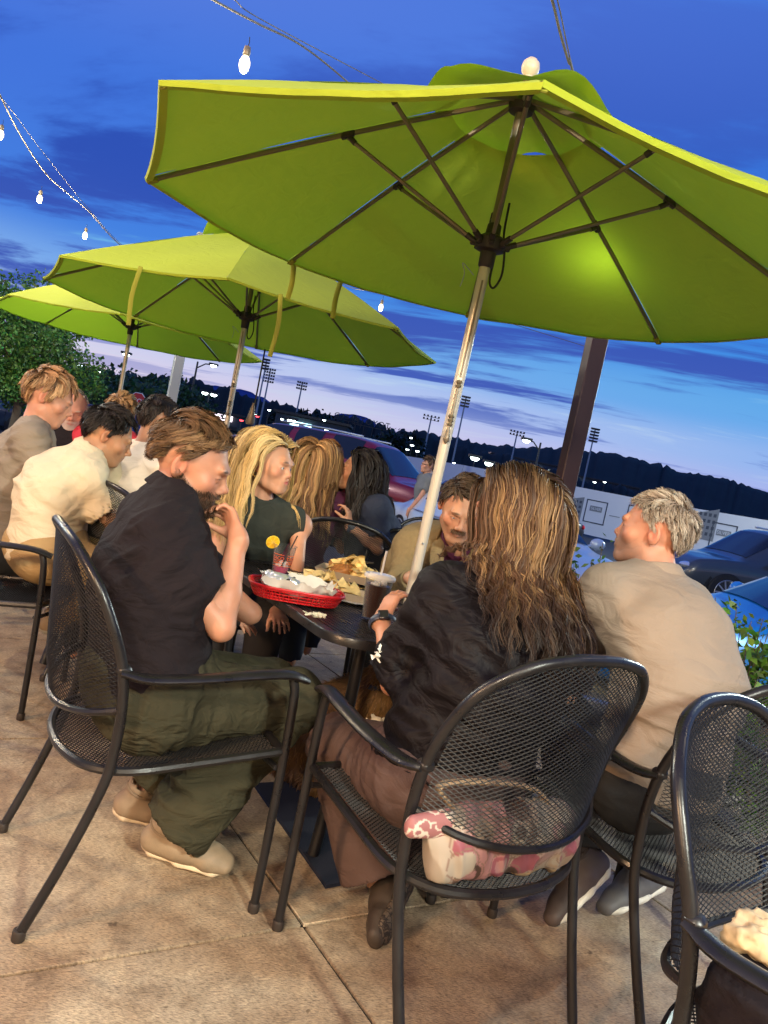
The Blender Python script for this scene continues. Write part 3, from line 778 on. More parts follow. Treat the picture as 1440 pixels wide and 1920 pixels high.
# ================================================================== MATERIALS
mat('skin', rough=.48, attr=True, bump=.12, bscale=260, subs=.12, spec=.4)
mat('eye', rough=.08, attr=True)
mat('hair', rough=.5, attr=True, spec=.22)
mat('leather', rough=.6, attr=True, bump=.3, bscale=220, var=.12, vscale=25)
mat('rubber', rough=.8, attr=True, bump=.3, bscale=150, var=.1, vscale=30)
def tread():
    m = mat('tread', (.07, .048, .034), rough=.75); t = m.node_tree; co = t.nodes.new('ShaderNodeTexCoord'); w = t.nodes.new('ShaderNodeTexVoronoi'); w.feature = 'DISTANCE_TO_EDGE'; w.inputs['Scale'].default_value = 55
    n = t.nodes.new('ShaderNodeTexNoise'); n.inputs['Scale'].default_value = 30; mx = t.nodes.new('ShaderNodeMix'); mx.data_type = 'RGBA'; mx.inputs[0].default_value = .06
    t.links.new(co.outputs['Object'], n.inputs[0]); t.links.new(co.outputs['Object'], mx.inputs[6]); t.links.new(n.outputs[1], mx.inputs[7]); t.links.new(mx.outputs[2], w.inputs['Vector'])
    r = t.nodes.new('ShaderNodeValToRGB'); r.color_ramp.elements[0].position = .08; r.color_ramp.elements[0].color = (.018, .012, .009, 1); r.color_ramp.elements[1].position = .16; r.color_ramp.elements[1].color = (.10, .068, .046, 1)
    t.links.new(w.outputs['Distance'], r.inputs[0]); t.links.new(r.outputs[0], t.nodes['Principled BSDF'].inputs['Base Color'])
    bp = t.nodes.new('ShaderNodeBump'); bp.inputs['Distance'].default_value = .004; t.links.new(r.outputs[0], bp.inputs['Height']); t.links.new(bp.outputs[0], t.nodes['Principled BSDF'].inputs['Normal'])
tread()
mats_lace = mat('lace', (.55, .5, .42), rough=.9)
mat('black_steel', (.012, .011, .012), rough=.32, bump=.12, bscale=180, var=.25, vscale=14, rvar=.08)
mat('mesh_steel', (.010, .0095, .010), rough=.5, spec=.35)
mat('dark_steel', (.02, .019, .019), rough=.38)
mat('cotton_black', (.013, .0095, .0115), rough=.9, bump=.35, bscale=420, var=.15, vscale=9, wr=.5, spec=.2)
mat('silk_black', (.0045, .003, .0045), rough=.65, bump=.3, bscale=160, wr=.6, spec=.25)
mat('cotton_olive', (.042, .038, .022), rough=.9, bump=.35, bscale=380, var=.15, vscale=8, wr=.7, spec=.2)
mat('cotton_sage', (.040, .044, .036), wr=.35, spec=.25, rough=.9, bump=.3, bscale=380)
mat('cotton_taupe', (.27, .212, .165), wr=.35, spec=.25, rough=.9, bump=.4, bscale=420, var=.07, vscale=9)
mat('cotton_cream', (.62, .52, .36), wr=.35, spec=.25, rough=.9, bump=.3, bscale=400, var=.05)
mat('cotton_white', (.68, .58, .48), wr=.35, spec=.25, rough=.9, bump=.3, bscale=400, var=.04)
mat('cotton_grey', (.24, .20, .155), wr=.35, spec=.25, rough=.9, bump=.3, bscale=400, var=.05)
mat('cotton_slate', (.14, .15, .16), rough=.9, bump=.3, bscale=400)
mat('cotton_navy', (.022, .028, .050), wr=.35, spec=.25, rough=.85, bump=.3, bscale=400)
mat('cotton_red', (.5, .03, .05), rough=.85)
mat('tan_wool', (.21, .155, .08), wr=.35, spec=.25, rough=.95, bump=.5, bscale=500, var=.1, vscale=60)
mat('plum_cotton', (.06, .012, .035), wr=.35, spec=.25, rough=.7, bump=.2, bscale=300)
mat('khaki', (.36, .24, .11), wr=.35, spec=.25, rough=.9, bump=.3, bscale=380, var=.08)
mat('taupe_trouser', (.095, .060, .052), wr=.35, spec=.25, rough=.85, bump=.35, bscale=380, var=.12, vscale=8)
mat('charcoal', (.02, .02, .022), rough=.9, bump=.3, bscale=300)
mat('navy_denim', (.015, .02, .035), rough=.85, bump=.4, bscale=300)
mat('plain', rough=.6, attr=True)
mat('glossy', rough=.2, attr=True, coat=.4)
mat('paper', rough=.85, attr=True, bump=.25, bscale=60, translucent=.15)
mat('food', rough=.5, attr=True, bump=.4, bscale=90, var=.2, vscale=50)
mat('foil', (.80, .79, .74), rough=.34, metal=.75, bump=.5, bscale=60)
mat('red_plastic', (.55, .012, .015), rough=.3, coat=.2)
mat('pole_metal', (.56, .50, .41), rough=.34, metal=.25, bump=.05, bscale=90, stretch=(1, 1, .1))
mat('bronze_metal', (.20, .16, .115), rough=.45, metal=.4)
mat('hub_plastic', (.03, .022, .018), rough=.5)
mat('cord', (.02, .022, .018), rough=.9)
mat('wire_white', (.13, .115, .095), rough=.6)
mat('wood_finial', (.62, .5, .36), rough=.35)
mat('glass', (1, 1, 1), rough=.03, trans=1., ior=1.45)
def clear(name, tint, a):
    m = bpy.data.materials.new(name); m.use_nodes = True; t = m.node_tree; b = t.nodes['Principled BSDF']; b.inputs['Base Color'].default_value = (*tint, 1); b.inputs['Roughness'].default_value = .08
    tr = t.nodes.new('ShaderNodeBsdfTransparent'); fr = t.nodes.new('ShaderNodeLayerWeight'); fr.inputs[0].default_value = .35; mr = t.nodes.new('ShaderNodeMapRange'); mr.inputs[3].default_value = a; mr.inputs[4].default_value = min(1, a + .6)
    ms = t.nodes.new('ShaderNodeMixShader'); t.links.new(fr.outputs[1], mr.inputs[0]); t.links.new(mr.outputs[0], ms.inputs[0]); t.links.new(tr.outputs[0], ms.inputs[1]); t.links.new(b.outputs[0], ms.inputs[2]); t.links.new(ms.outputs[0], t.nodes['Material Output'].inputs[0]); MATS[name] = m
clear('clear_cup', (.22, .22, .22), .0)
mat('cola', (.022, .006, .003), rough=.25, spec=.3)
mat('purple_drink', (.38, .05, .10), rough=.08, coat=.5)
clear('ice', (.8, .78, .75), .45)
mat('bulb', (1, .95, .8), emit=(1.0, .80, .36), estr=2.3)
mat('white_lamp', (1, 1, 1), emit=(.82, 1.0, .98), estr=14.)
mat('warm_lamp', (1, .9, .7), emit=(1.0, .82, .55), estr=9.)
mat('red_lamp', (1, .1, .1), emit=(1.0, .05, .06), estr=6.)
mat('green_lamp', (.1, 1, .3), emit=(.1, 1.0, .35), estr=3.)
mat('canvas', (.42, .52, .035), rough=.85, bump=.3, bscale=500, var=.06, vscale=3, translucent=.22, tcol=(.22, .44, .025), wr=.16)
mat('canvas_strap', (.27, .29, .03), rough=.9, bump=.3, bscale=300)

# patio concrete: broom finished, stained in patches
def concrete():
    m = bpy.data.materials.new('stamped_concrete'); m.use_nodes = True; t = m.node_tree; b = t.nodes['Principled BSDF']
    co = t.nodes.new('ShaderNodeTexCoord'); g = t.nodes.new('ShaderNodeNewGeometry'); vec = g.outputs['Position']
    def noise(sc, det=5, rough=.6, v=vec, dist=0):
        n = t.nodes.new('ShaderNodeTexNoise'); n.inputs['Scale'].default_value = sc; n.inputs['Detail'].default_value = det
        n.inputs['Roughness'].default_value = rough; n.inputs['Distortion'].default_value = dist; t.links.new(v, n.inputs['Vector']); return n.outputs[0]
    def rmp(x, st):
        r = t.nodes.new('ShaderNodeValToRGB'); cr = r.color_ramp
        while len(cr.elements) < len(st): cr.elements.new(.5)
        for e, (p, c) in zip(cr.elements, st): e.position = p; e.color = (*c, 1)
        t.links.new(x, r.inputs[0]); return r.outputs[0]
    def mx(f, a, c, bt='MIX'):
        n = t.nodes.new('ShaderNodeMix'); n.data_type = 'RGBA'; n.blend_type = bt
        for i, v in ((0, f), (6, a), (7, c)):
            if isinstance(v, float): n.inputs[i].default_value = v
            else: t.links.new(v, n.inputs[i])
        return n.outputs[2]
    a = rmp(noise(1.3, 6, .62, dist=.6), [(.28, (.24, .15, .088)), (.44, (.33, .235, .150)), (.60, (.43, .35, .25)), (.74, (.30, .20, .12))])
    c = rmp(noise(9, 6, .7), [(.3, (.55, .50, .46)), (.5, (.95, .93, .9)), (.72, (1.2, 1.18, 1.12))])
    d = mx(1., a, c, 'MULTIPLY')
    mp = t.nodes.new('ShaderNodeMapping'); mp.inputs['Rotation'].default_value = (0, 0, math.radians(-58)); mp.inputs['Scale'].default_value = (1, 3.6, 1); t.links.new(vec, mp.inputs[0])
    fine = noise(85, 3, .6, mp.outputs[0]); e = rmp(fine, [(.3, (.42, .39, .36)), (.5, (1, 1, 1)), (.68, (1.4, 1.36, 1.28))]); d = mx(1., d, e, 'MULTIPLY')
    sp = rmp(noise(26, 2, .5), [(.25, (.25, .21, .18)), (.31, (1, 1, 1))]); d = mx(.7, d, sp, 'MULTIPLY')
    dk = rmp(noise(2.6, 3, .5, dist=.4), [(.28, (.42, .34, .30)), (.36, (1, 1, 1))]); d = mx(.8, d, dk, 'MULTIPLY')
    t.links.new(d, b.inputs['Base Color']); b.inputs['Roughness'].default_value = .62
    bp = t.nodes.new('ShaderNodeBump'); bp.inputs['Strength'].default_value = .5; bp.inputs['Distance'].default_value = .004
    t.links.new(fine, bp.inputs['Height']); bp2 = t.nodes.new('ShaderNodeBump'); bp2.inputs['Strength'].default_value = .45; bp2.inputs['Distance'].default_value = .02
    t.links.new(noise(11, 6, .6), bp2.inputs['Height']); t.links.new(bp.outputs[0], bp2.inputs['Normal']); t.links.new(bp2.outputs[0], b.inputs['Normal'])
    return m
CONC = concrete()
mat('joint', (.014, .009, .007), rough=.95)
mat('asphalt', (.045, .047, .05), rough=.85, bump=.5, bscale=60, var=.2, vscale=2)
mat('grass', (.04, .085, .018), rough=.95, bump=.8, bscale=25, var=.4, vscale=1.5)
mat('road_line', (.6, .58, .5), rough=.7)
mat('kerb', (.38, .36, .33), rough=.8, bump=.3, bscale=30)
mat('soil', (.045, .03, .02), rough=1., bump=1., bscale=30, var=.4)
mat('leaf', rough=.45, attr=True, translucent=.25)
mat('bark', (.09, .065, .045), rough=.9, bump=.8, bscale=30)
mat('far_wood', (.008, .013, .010), rough=1., bump=1., bscale=.8, var=.4, vscale=.05)
mat('steel_post', (.030, .010, .008), rough=.5, bump=.1, bscale=60)
mat('steel_post_dark', (.035, .04, .045), rough=.5)
mat('galvanised', (.3, .33, .36), rough=.5, metal=.3)
mat('banner', (.62, .63, .68), rough=.6, bump=.15, bscale=1.2)
mat('banner_print', (.06, .07, .09), rough=.6)
mat('banner_grey', (.20, .21, .23), rough=.6)
mat('brick_wall', (.34, .24, .17), rough=.85, bump=.4, bscale=20, var=.15, vscale=3)
mat('white_paint', (.7, .7, .68), rough=.5)
mat('dark_building', (.05, .055, .065), rough=.8, var=.2, vscale=.3)
mat('stop_red', (.5, .015, .02), rough=.4)

# ================================================================== GROUND
G_ANG = math.radians(32.9); TG = V(math.cos(G_ANG), math.sin(G_ANG), 0); NG = V(-math.sin(G_ANG), math.cos(G_ANG), 0)
me_slab = None
patio = MB().box((0, 0, -.044), (11.5, 13.8, .07), 0).build('patio_floor', MATS['joint'], smooth=False)
patio.location = (-.6, 1.0, 0); tagobj(patio, kind='structure')
T0, N0, STEP = 1.089, 1.654, 1.25
k_ = 0
slab_mesh = MB().box((0, 0, -.024), (STEP - .009, STEP - .009, .048), bev=.002).build('concrete_slab', CONC, patio)
for i in range(-5, 5):
    for j in range(-3, 5):
        c = TG * (T0 + (i + .5) * STEP) + NG * (N0 + (j + .5) * STEP)
        if not (-5.6 < c[0] < 4.4 and -3.2 < c[1] < 6.9): continue
        o = slab_mesh if k_ == 0 else link(slab_mesh.copy(), patio)
        o.parent = patio; o.location = (c[0] + .6, c[1] - 1.0, 0); o.rotation_euler = (0, 0, G_ANG); k_ += 1
GZ = -.12
def sheet(name, pts, z, m, kind='structure', parent=None):
    b = MB(); b.add([(p[0], p[1], z) for p in pts], [tuple(range(len(pts)))]); o = b.build(name, m, parent, smooth=False)
    return tagobj(o, kind=kind)
def rect(x0, y0, x1, y1): return [(x0, y0), (x1, y0), (x1, y1), (x0, y1)]
sheet('ground', rect(-900, -60, 900, 1500), GZ - .01, MATS['grass'])
sheet('parking_lot', [(-9, -20), (60, -20), (60, 31), (30, 33), (-3, 60), (-26, 60)], GZ - .004, MATS['asphalt'])
for x in range(-2, 9):
    a = V(-6 + x * 2.75, 13.5); b_ = V(-6 + x * 2.75 + 1.2, 18.6); w = V(.06, 0)
    sheet('bay_line', [a - w, a + w, b_ + w, b_ - w], GZ + .001, MATS['road_line'])
sheet('access_road', [(-70, 24), (-8, 27), (-8, 33), (-70, 29)], GZ - .002, MATS['asphalt'])
sheet('road_verge', [(-70, 29.5), (-12, 33.4), (-20, 42), (-70, 38)], GZ + .0, MATS['grass'])

# ================================================================== CHAIR
def smoothpath(pts, n=8):
    p = np.array(pts, float); m = len(p); out_ = []
    for i in range(m - 1):
        p0 = p[max(i - 1, 0)]; p1 = p[i]; p2 = p[i + 1]; p3 = p[min(i + 2, m - 1)]
        for t in np.arange(n) / n:
            out_.append(.5 * ((2 * p1) + (-p0 + p2) * t + (2 * p0 - 5 * p1 + 4 * p2 - p3) * t * t + (-p0 + 3 * p1 - 3 * p2 + p3) * t ** 3))
    out_.append(p[-1]); return np.array(out_)
edge = smoothpath([(.268, -.195, .46), (.274, -.198, .56), (.276, -.215, .66), (.272, -.25, .75), (.245, -.295, .84), (.17, -.338, .905), (.08, -.358, .93), (0, -.363, .935)], 8)
_ez, _ex, _ey = edge[:, 2], edge[:, 0], edge[:, 1]
def back_pt(x, z):
    xe = np.interp(z, _ez, _ex); ye = np.interp(z, _ez, _ey)
    cy = np.interp(z, [.45, .6, .935], [-.30, -.335, -.363])
    u = np.clip(x / np.maximum(xe, 1e-3), -1, 1); return np.stack([x, ye + (cy - ye) * (1 - u * u), z], -1)
def in_back(x, z):
    xe = np.interp(z, _ez, _ex); zb = .555 - .05 * (1 - (x / .27) ** 2)
    return (np.abs(x) < xe - .004) & (z > zb) & (z < .930)
def seat_z(y): return .447 - .055 * (.24 - y) / .5
def seat_pt(x, y): return np.stack([x, y, seat_z(y) - .018 * (1 - (x / .26) ** 2) * (1 - ((y - .02) / .25) ** 2)], -1)
def in_seat(x, y):
    yb = -.19 - .09 * (1 - (x / .26) ** 2); return (np.abs(x) < .245) & (y > yb) & (y < .235)
def lattice(fn, inside, x0, x1, y0, y1, pitch, slope, r, step=.012):
    b = MB(); v = []; f = []; n = 0
    for sg in (1, -1):
        c = y0 - (x1 - x0) * slope - .1
        while c < y1 + (x1 - x0) * slope + .1:
            xs = np.arange(x0, x1, step); ys = c + sg * slope * (xs - (x0 if sg > 0 else x1))
            m = inside(xs, ys); c += pitch
            i = 0
            while i < len(xs):
                if not m[i]: i += 1; continue
                j = i
                while j + 1 < len(xs) and m[j + 1]: j += 1
                if j - i >= 1:
                    p = fn(xs[i:j + 1], ys[i:j + 1]); b.tube(p, r, 3, cap=False)
                i = j + 1
    return b
def make_chair():
    root = thing('patio_chair', 'black mesh patio armchair', 'chair'); m = MATS['black_steel']
    rt = .0122
    full = np.concatenate([edge, (edge * V(-1, 1, 1))[::-1][1:]])
    MB().tube(full, rt * 1.02, 10, cap=True).build('back_frame', m, root)
    low = smoothpath([(.268, -.200, .556), (.2, -.262, .527), (.1, -.302, .508), (0, -.314, .503), (-.1, -.302, .508), (-.2, -.262, .527), (-.268, -.200, .556)], 6)
    MB().tube(low, .009, 8).build('back_rail', m, root)
    o = lattice(back_pt, in_back, -.272, .272, .49, .935, .0105, .62, .00135).build('back_mesh', MATS['mesh_steel'], root, smooth=False); tagobj(o, kind='stuff')
    sf = smoothpath([(x, y, seat_z(y)) for x, y in ((.255, .24), (.262, .0), (.258, -.15), (.2, -.235), (.1, -.275), (0, -.285), (-.1, -.275), (-.2, -.235), (-.258, -.15), (-.262, 0), (-.255, .24))], 5)
    b = MB().tube(sf, .0115, 8); b.tube(smoothpath([(.255, .24, .446), (.15, .25, .443), (0, .253, .440), (-.15, .25, .443), (-.255, .24, .446)], 4), .0115, 8); b.build('seat_frame', m, root)
    o = lattice(seat_pt, in_seat, -.25, .25, -.285, .24, .0105, .62, .0016).build('seat_mesh', MATS['mesh_steel'], root, smooth=False); tagobj(o, kind='stuff')
    for s in (1, -1):
        fl = smoothpath([(s * .262, .222, .655), (s * .262, .238, .60), (s * .258, .246, .45), (s * .255, .25, .2), (s * .252, .252, .012)], 4)
        a = MB().tube(fl, rt, 10).build('leg', m, root); MB().lathe([(.0145, 0), (.0155, .004), (.0155, .022), (.014, .026)], (s * .252, .252, 0), 12).build('foot_cap', MATS['hub_plastic'], a)
        bl = smoothpath([(s * .268, -.196, .47), (s * .266, -.2, .40), (s * .262, -.225, .3), (s * .255, -.27, .16), (s * .247, -.325, .012)], 4)
        a = MB().tube(bl, rt, 10).build('leg', m, root); MB().lathe([(.0145, 0), (.0155, .004), (.0155, .022), (.014, .026)], (s * .247, -.325, 0), 12).build('foot_cap', MATS['hub_plastic'], a)
        ar = smoothpath([(s * .276, -.215, .650), (s * .292, -.15, .642), (s * .305, -.03, .652), (s * .298, .10, .663), (s * .278, .20, .662), (s * .262, .262, .645)], 5)
        MB().tube(ar, [.010] * 3 + [.0115] * (len(ar) - 6) + [.0105] * 3, 10, flat=((1, 0, 0), 2.0)).build('armrest', m, root)
        MB().box((s * .272, -.21, .655), (.034, .034, .026), bev=.008).build('bracket', m, root)
    MB().tube(smoothpath([(.25, .235, .40), (.1, .24, .385), (-.1, .24, .385), (-.25, .235, .40)], 4), .008, 8).build('stretcher', m, root)
    return root
chair0 = make_chair(); _first = [True]
def place_chair(x, y, f, label, group='black mesh patio chairs'):
    o = chair0 if _first[0] else copy_tree(chair0); _first[0] = False
    o.location = (x, y, 0); o.rotation_euler = (0, 0, math.atan2(-f[0], f[1])); o['label'] = label; o['group'] = group; return o
C1 = (-.47, 2.08, (.856, .517)); C2 = (.30, 1.87, (-.55, .83)); C3 = (.90, 2.12, (-.50, .87)); C4 = (.93, 1.165, (.673, -.74))
place_chair(*C1, 'black mesh armchair in the left foreground under the bearded man in the black shirt')
place_chair(*C2, 'black mesh armchair seen from behind holding the long haired woman and a pink patterned bag')
place_chair(*C3, 'black mesh armchair under the grey haired man in the taupe shirt')
place_chair(*C4, 'nearest black mesh armchair at the lower right edge, its back mesh brightly lit')
place_chair(-.93, 3.45, (.62, .78), 'black mesh chair behind the bearded man, carrying the man in the white shirt')
place_chair(-1.48, 3.12, (.99, .1), 'black mesh chair at the left edge under the man in the cream polo')
place_chair(-.13, 4.15, (.1, 1), 'black mesh chair whose back shows between the blonde woman and the woman in navy')
place_chair(.24, 3.78, (.05, -1), 'black mesh chair behind the man in the tan jacket')
place_chair(.28, 5.3, (-.3, -.95), 'empty mesh chair with a pale rim beyond the woman in navy')
place_chair(-2.35, 4.2, (.8, .6), 'mesh chair at the far left edge behind the young man in grey', )

# ================================================================== TABLES
def make_table(c, ang, half, label, cut=.13, group=None, hole=True):
    root = thing('patio_table', label, 'table', (c[0], c[1], 0), (0, 0, ang), group); m = MATS['black_steel']; zt = .74
    def outline(h, r, n=7):
        p = []
        for sx, sy, a0 in ((1, 1, 0), (-1, 1, PI / 2), (-1, -1, PI), (1, -1, 1.5 * PI)):
            for i in range(n): a = a0 + i / (n - 1) * PI / 2; p.append((sx * (h - r) + r * math.cos(a), sy * (h - r) + r * math.sin(a)))
        return np.array(p)
    po, pi_ = outline(half, cut), outline(half - .035, cut - .03)
    n = len(po); prof = [(po, zt - .006), (po, zt - .028), (pi_ * 1.0, zt - .03), (pi_, zt - .002), (po * .995, zt)]
    v = np.concatenate([np.c_[a, np.full(n, z)] for a, z in prof]); f = []
    for i in range(5):
        i2 = (i + 1) % 5
        for j in range(n): k = (j + 1) % n; f.append((i * n + j, i2 * n + j, i2 * n + k, i * n + k))
    MB().add(v, f).build('rim', m, root, auto=35)
    b = MB(); h = half - .03; w = .0105; x = -h + .01
    while x < h:
        L2 = h if abs(x) < half - cut else h - (abs(x) - (half - cut)) * .8
        if abs(x) < .022: b.box((x, (L2 + .03) / 2, zt - .006), (w, L2 - .03, .004)); b.box((x, -(L2 + .03) / 2, zt - .006), (w, L2 - .03, .004))
        else: b.box((x, 0, zt - .006), (w, 2 * L2, .004))
        x += .0165
    y = -h + .04
    while y < h: b.box((0, y, zt - .0105), (2 * h, .006, .004)); y += .06
    o = b.build('top_slats', m, root, smooth=False); tagobj(o, kind='stuff')
    b = MB(); b.lathe([(.026, -.006), (.045, -.006), (.045, .002), (.026, .002)], (0, 0, zt), 20, capb=False, capt=False); b.build('pole_ring', m, root)
    b = MB(); b.tube([(-.4, 0, zt - .035), (.4, 0, zt - .035)], .014, 6); b.tube([(0, -.4, zt - .035), (0, -.03, zt - .035)], .014, 6); b.tube([(0, .4, zt - .035), (0, .03, zt - .035)], .014, 6); b.build('apron', m, root)
    for sx in (-1, 1):
        for sy in (-1, 1):
            MB().tube(smoothpath([(sx * .40, sy * .40, zt - .02), (sx * .40, sy * .40, .5), (sx * .41, sy * .41, .2), (sx * .44, sy * .44, .01)], 4), .019, 10).build('leg', m, root)
    return root
TBL = (.164, 2.93); TANG = math.radians(30)
make_table(TBL, TANG, .60, 'black slatted square patio table with food under the nearest green umbrella')
make_table((-1.28, 5.6), math.radians(30), .55, 'black patio table under the second green umbrella')
make_table((-1.15, 4.1), math.radians(20), .5, 'black patio table between the man in cream and the young man in grey')
make_table((.0, 5.0), math.radians(10), .42, 'black patio table in front of the woman in navy')
b = MB().lathe([(.24, 0), (.25, .01), (.25, .03), (.22, .05), (.05, .06), (.04, .20), (.03, .2)], (0, 0, 0), 32)
tagobj(b.build('umbrella_base', MATS['dark_steel']), 'round black umbrella base under the nearest table', 'umbrella base').location = (.178, 2.965, 0)
mat_o = MB(); mp_ = [Z(475, 1475, 0), Z(610, 1668, 0), Z(745, 1640, 0), Z(640, 1465, 0)]
v = np.array([[p[0], p[1], z] for z in (.002, .014) for p in mp_]); mat_o.add(v, [(3, 2, 1, 0), (4, 5, 6, 7), (0, 1, 5, 4), (1, 2, 6, 5), (2, 3, 7, 6), (3, 0, 4, 7)])
mat('navy_mat', (.008, .012, .030), rough=.9, bump=.5, bscale=200)
tagobj(mat_o.build('floor_mat', MATS['navy_mat'], smooth=False), 'flat dark navy mat on the concrete under the table', 'mat')

# ================================================================== UMBRELLAS
def umbrella(base, tilt, Rr, zr, za, zh, rot, label, sjoint=.455, z0=.05, cords=True, straps=(), det=1, pole_bronze=False):
    root = thing('patio_umbrella', label, 'umbrella', (base[0], base[1], 0), (0, 0, 0), 'green market umbrellas over the tables')
    n = V(tilt[0], tilt[1], 0); ax = lambda z: n * (z - .74) + V(0, 0, z); A = nrm(n + V(0, 0, 1)); e1 = nrm(np.cross([0, 1, 0], A)); e2 = np.cross(A, e1)
    rp = lambda a, r, z: ax(z) + r * (math.cos(a) * e1 + math.sin(a) * e2)
    Ms = MATS
    ang = [rot - k * PI / 4 for k in range(8)]
    rv = .16 * 1.75; # vent opening radius
    def can(a, t):    # point of canopy ribline at fraction t of radius (0 apex .. 1 rim)
        z = za - (za - zr) * t + .012 * math.sin(PI * t); return ax(z) + Rr * t * (math.cos(a) * e1 + math.sin(a) * e2)
    t0 = .20
    for k in range(8):
        a0, a1 = ang[k], ang[(k + 1) % 8]
        if a1 > a0: a1 -= 2 * PI
        nu, nv = 10, 14; v = []
        for i in range(nv + 1):
            t = t0 + (1 - t0) * i / nv
            for j in range(nu + 1):
                u = j / nu; p = can(a0, t) * (1 - u) + can(a1, t) * u
                c = 4 * u * (1 - u)
                sag = -.030 * c * t * (1 - .35 * t); inw = .022 * c * max(0, t - .75) * 4 * .6
                rad = (p - ax(p[2])) * V(1, 1, 0); p = p - nrm(rad) * inw + A * (sag + .005 * vnoise(np.array([[k * 3 + u * 3, t * 5, k]]))[0] + .003 * vnoise(np.array([[k * 7 + u * 8, t * 3, k + 9]]))[0] * t)
                v.append(p)
        # hem fold
        for j in range(nu + 1): v.append(v[nv * (nu + 1) + j] - A * .012 - nrm(v[nv * (nu + 1) + j] * V(1, 1, 0)) * .006)
        for j in range(nu + 1): v.append(v[nv * (nu + 1) + j] - A * .010 - nrm(v[nv * (nu + 1) + j] * V(1, 1, 0)) * .03)
        f = [(i * (nu + 1) + j, (i + 1) * (nu + 1) + j, (i + 1) * (nu + 1) + j + 1, i * (nu + 1) + j + 1) for i in range(nv + 2) for j in range(nu)]
        MB().add(v, f).build('canopy_panel', Ms['canvas'], root, auto=60)
        # rib and strut under the seam
        sd = nrm(np.cross(can(a0, 1) - can(a0, 0), A))
        pts = [can(a0, t) - A * .016 for t in np.linspace(.03, .985, 8)]
        mr = Ms['bronze_metal']
        r_ = MB().tube(pts, .0078, 8, flat=(A, 1.25)).build('rib', mr, root)
        MB().box(can(a0, .975) - A * .022, (.045, .03, .012), R=np.stack([nrm(can(a0, 1) - can(a0, 0)), sd, A], 1), bev=.004).build('rib_pocket', Ms['canvas_strap'], r_)
        j_ = can(a0, sjoint) - A * .028; hb = ax(zh) + .055 * nrm(np.array(math.cos(a0) * e1 + math.sin(a0) * e2))
        s_ = MB().tube([hb, j_], .0075, 8).build('strut', mr, root)
        MB().tube([hb, hb + (j_ - hb) * .07], .0115, 8).build('socket', Ms['hub_plastic'], s_); bb = MB(); bb.tube([j_ + A * .006, j_ + (hb - j_) * .06], .0105, 8); bb.box(j_ + A * .008, (.05, .026, .024), R=np.stack([nrm(can(a0, 1) - can(a0, 0)), sd, A], 1), bev=.005); bb.build('strut_joint', Ms['hub_plastic'], s_)
    # wind vent: small ruffled cap above the opening
    v = []; nr_, na = 6, 64
    for i in range(nr_ + 1):
        t = i / nr_
        for j in range(na):
            a = rot - j / na * 2 * PI; c8 = abs(math.sin(4 * (a - rot)))
            w = .030 * c8 * t * t + .024 * math.sin(5 * a + 1.3) * t ** 3
            q = .285 * t * (1 - .05 * c8); z = za + .05 - .155 * t
            v.append(ax(z) + Rr * q * (math.cos(a) * e1 + math.sin(a) * e2) + A * w)
    f = [(i * na + j, (i + 1) * na + j, (i + 1) * na + (j + 1) % na, i * na + (j + 1) % na) for i in range(nr_) for j in range(na)]
    MB().add(v, f).build('vent_cap', Ms['canvas'], root, auto=60)
    MB().lathe([(.012, -.02), (.02, 0), (.016, .012), (.030, .028), (.034, .045), (.03, .062), (.017, .076), (.004, .08)], ax(za + .05), 20).build('finial', Ms['wood_finial'], root)
    MB().tube([ax(z0), ax(zh - .05)], .0205, 16).build('pole', Ms['pole_metal'], root)
    MB().tube([ax(zh - .05), ax(za + .02)], .017, 12).build('upper_pole', Ms['bronze_metal'], root)
    hb = MB(); RA = np.stack([e1, e2, A], 1)
    hb.lathe([(.024, -.085), (.028, -.08), (.03, -.03), (.052, -.022), (.058, -.005), (.058, .018), (.04, .03), (.028, .035), (.026, .07), (.022, .075)], ax(zh), 20, R=RA)
    for k in range(8):
        d = math.cos(ang[k]) * e1 + math.sin(ang[k]) * e2; hb.box(ax(zh) + d * .06 + A * .002, (.03, .018, .03), R=np.stack([d, np.cross(A, d), A], 1), bev=.004)
    hb.build('hub', Ms['hub_plastic'], root)
    MB().lathe([(.02, -.05), (.045, -.045), (.05, -.02), (.03, 0), (.02, .01)], ax(za - .02), 16, R=RA).build('top_hub', Ms['hub_plastic'], root)
    if cords:
        s1 = nrm(_R * V(1, 1, 0)); c = ax(zh)
        lp = smoothpath([c + s1 * .035 + A * .16, c + s1 * .040 + A * .05, c + s1 * .058 - A * .02, c + s1 * .066 - A * .10, c + s1 * .048 - A * .15, c + s1 * .028 - A * .13, c + s1 * .026 - A * .05, c + s1 * .03 + A * .02], 6)
        MB().tube(lp, .0042, 6).build('lift_cord', Ms['cord'], root)
        b2 = MB(); b2.tube(smoothpath([c - s1 * .035 - A * .12, c - s1 * .06 - A * .10, c - s1 * .085 - A * .085, c - s1 * .07 - A * .12, c - s1 * .075 - A * .17], 5), .0018, 5); b2.build('chain', Ms['galvanised'], root)
        tq = -_F * V(1, 1, 0) * .0235; tq = nrm(tq) * .0225
        dc = MB(); dc.tube([ax(1.98) + tq, ax(1.62) + tq], .0035, 6)
        for z in (1.60, 1.585, 1.47, 1.455, 1.44): dc.ball(ax(z) + tq * 1.1, (.012, .012, .009), 8)
        dc.tube([ax(1.60) + tq, ax(1.47) + tq * 1.15, ax(1.43) + tq * 1.1], .006, 6); dc.lathe([(.004, .05), (.012, .01), (.013, 0), (.005, -.012)], ax(1.38) + tq * 1.3, 10)
        dc.build('knotted_cord', Ms['bronze_metal'], root)
        b3 = MB()
        for z, x in ((.98, .004),): b3.tube([ax(z) + tq * .8, ax(z) + tq * 1.25 + s1 * x], .004, 6)
        b3.build('screw', Ms['galvanised'], root)
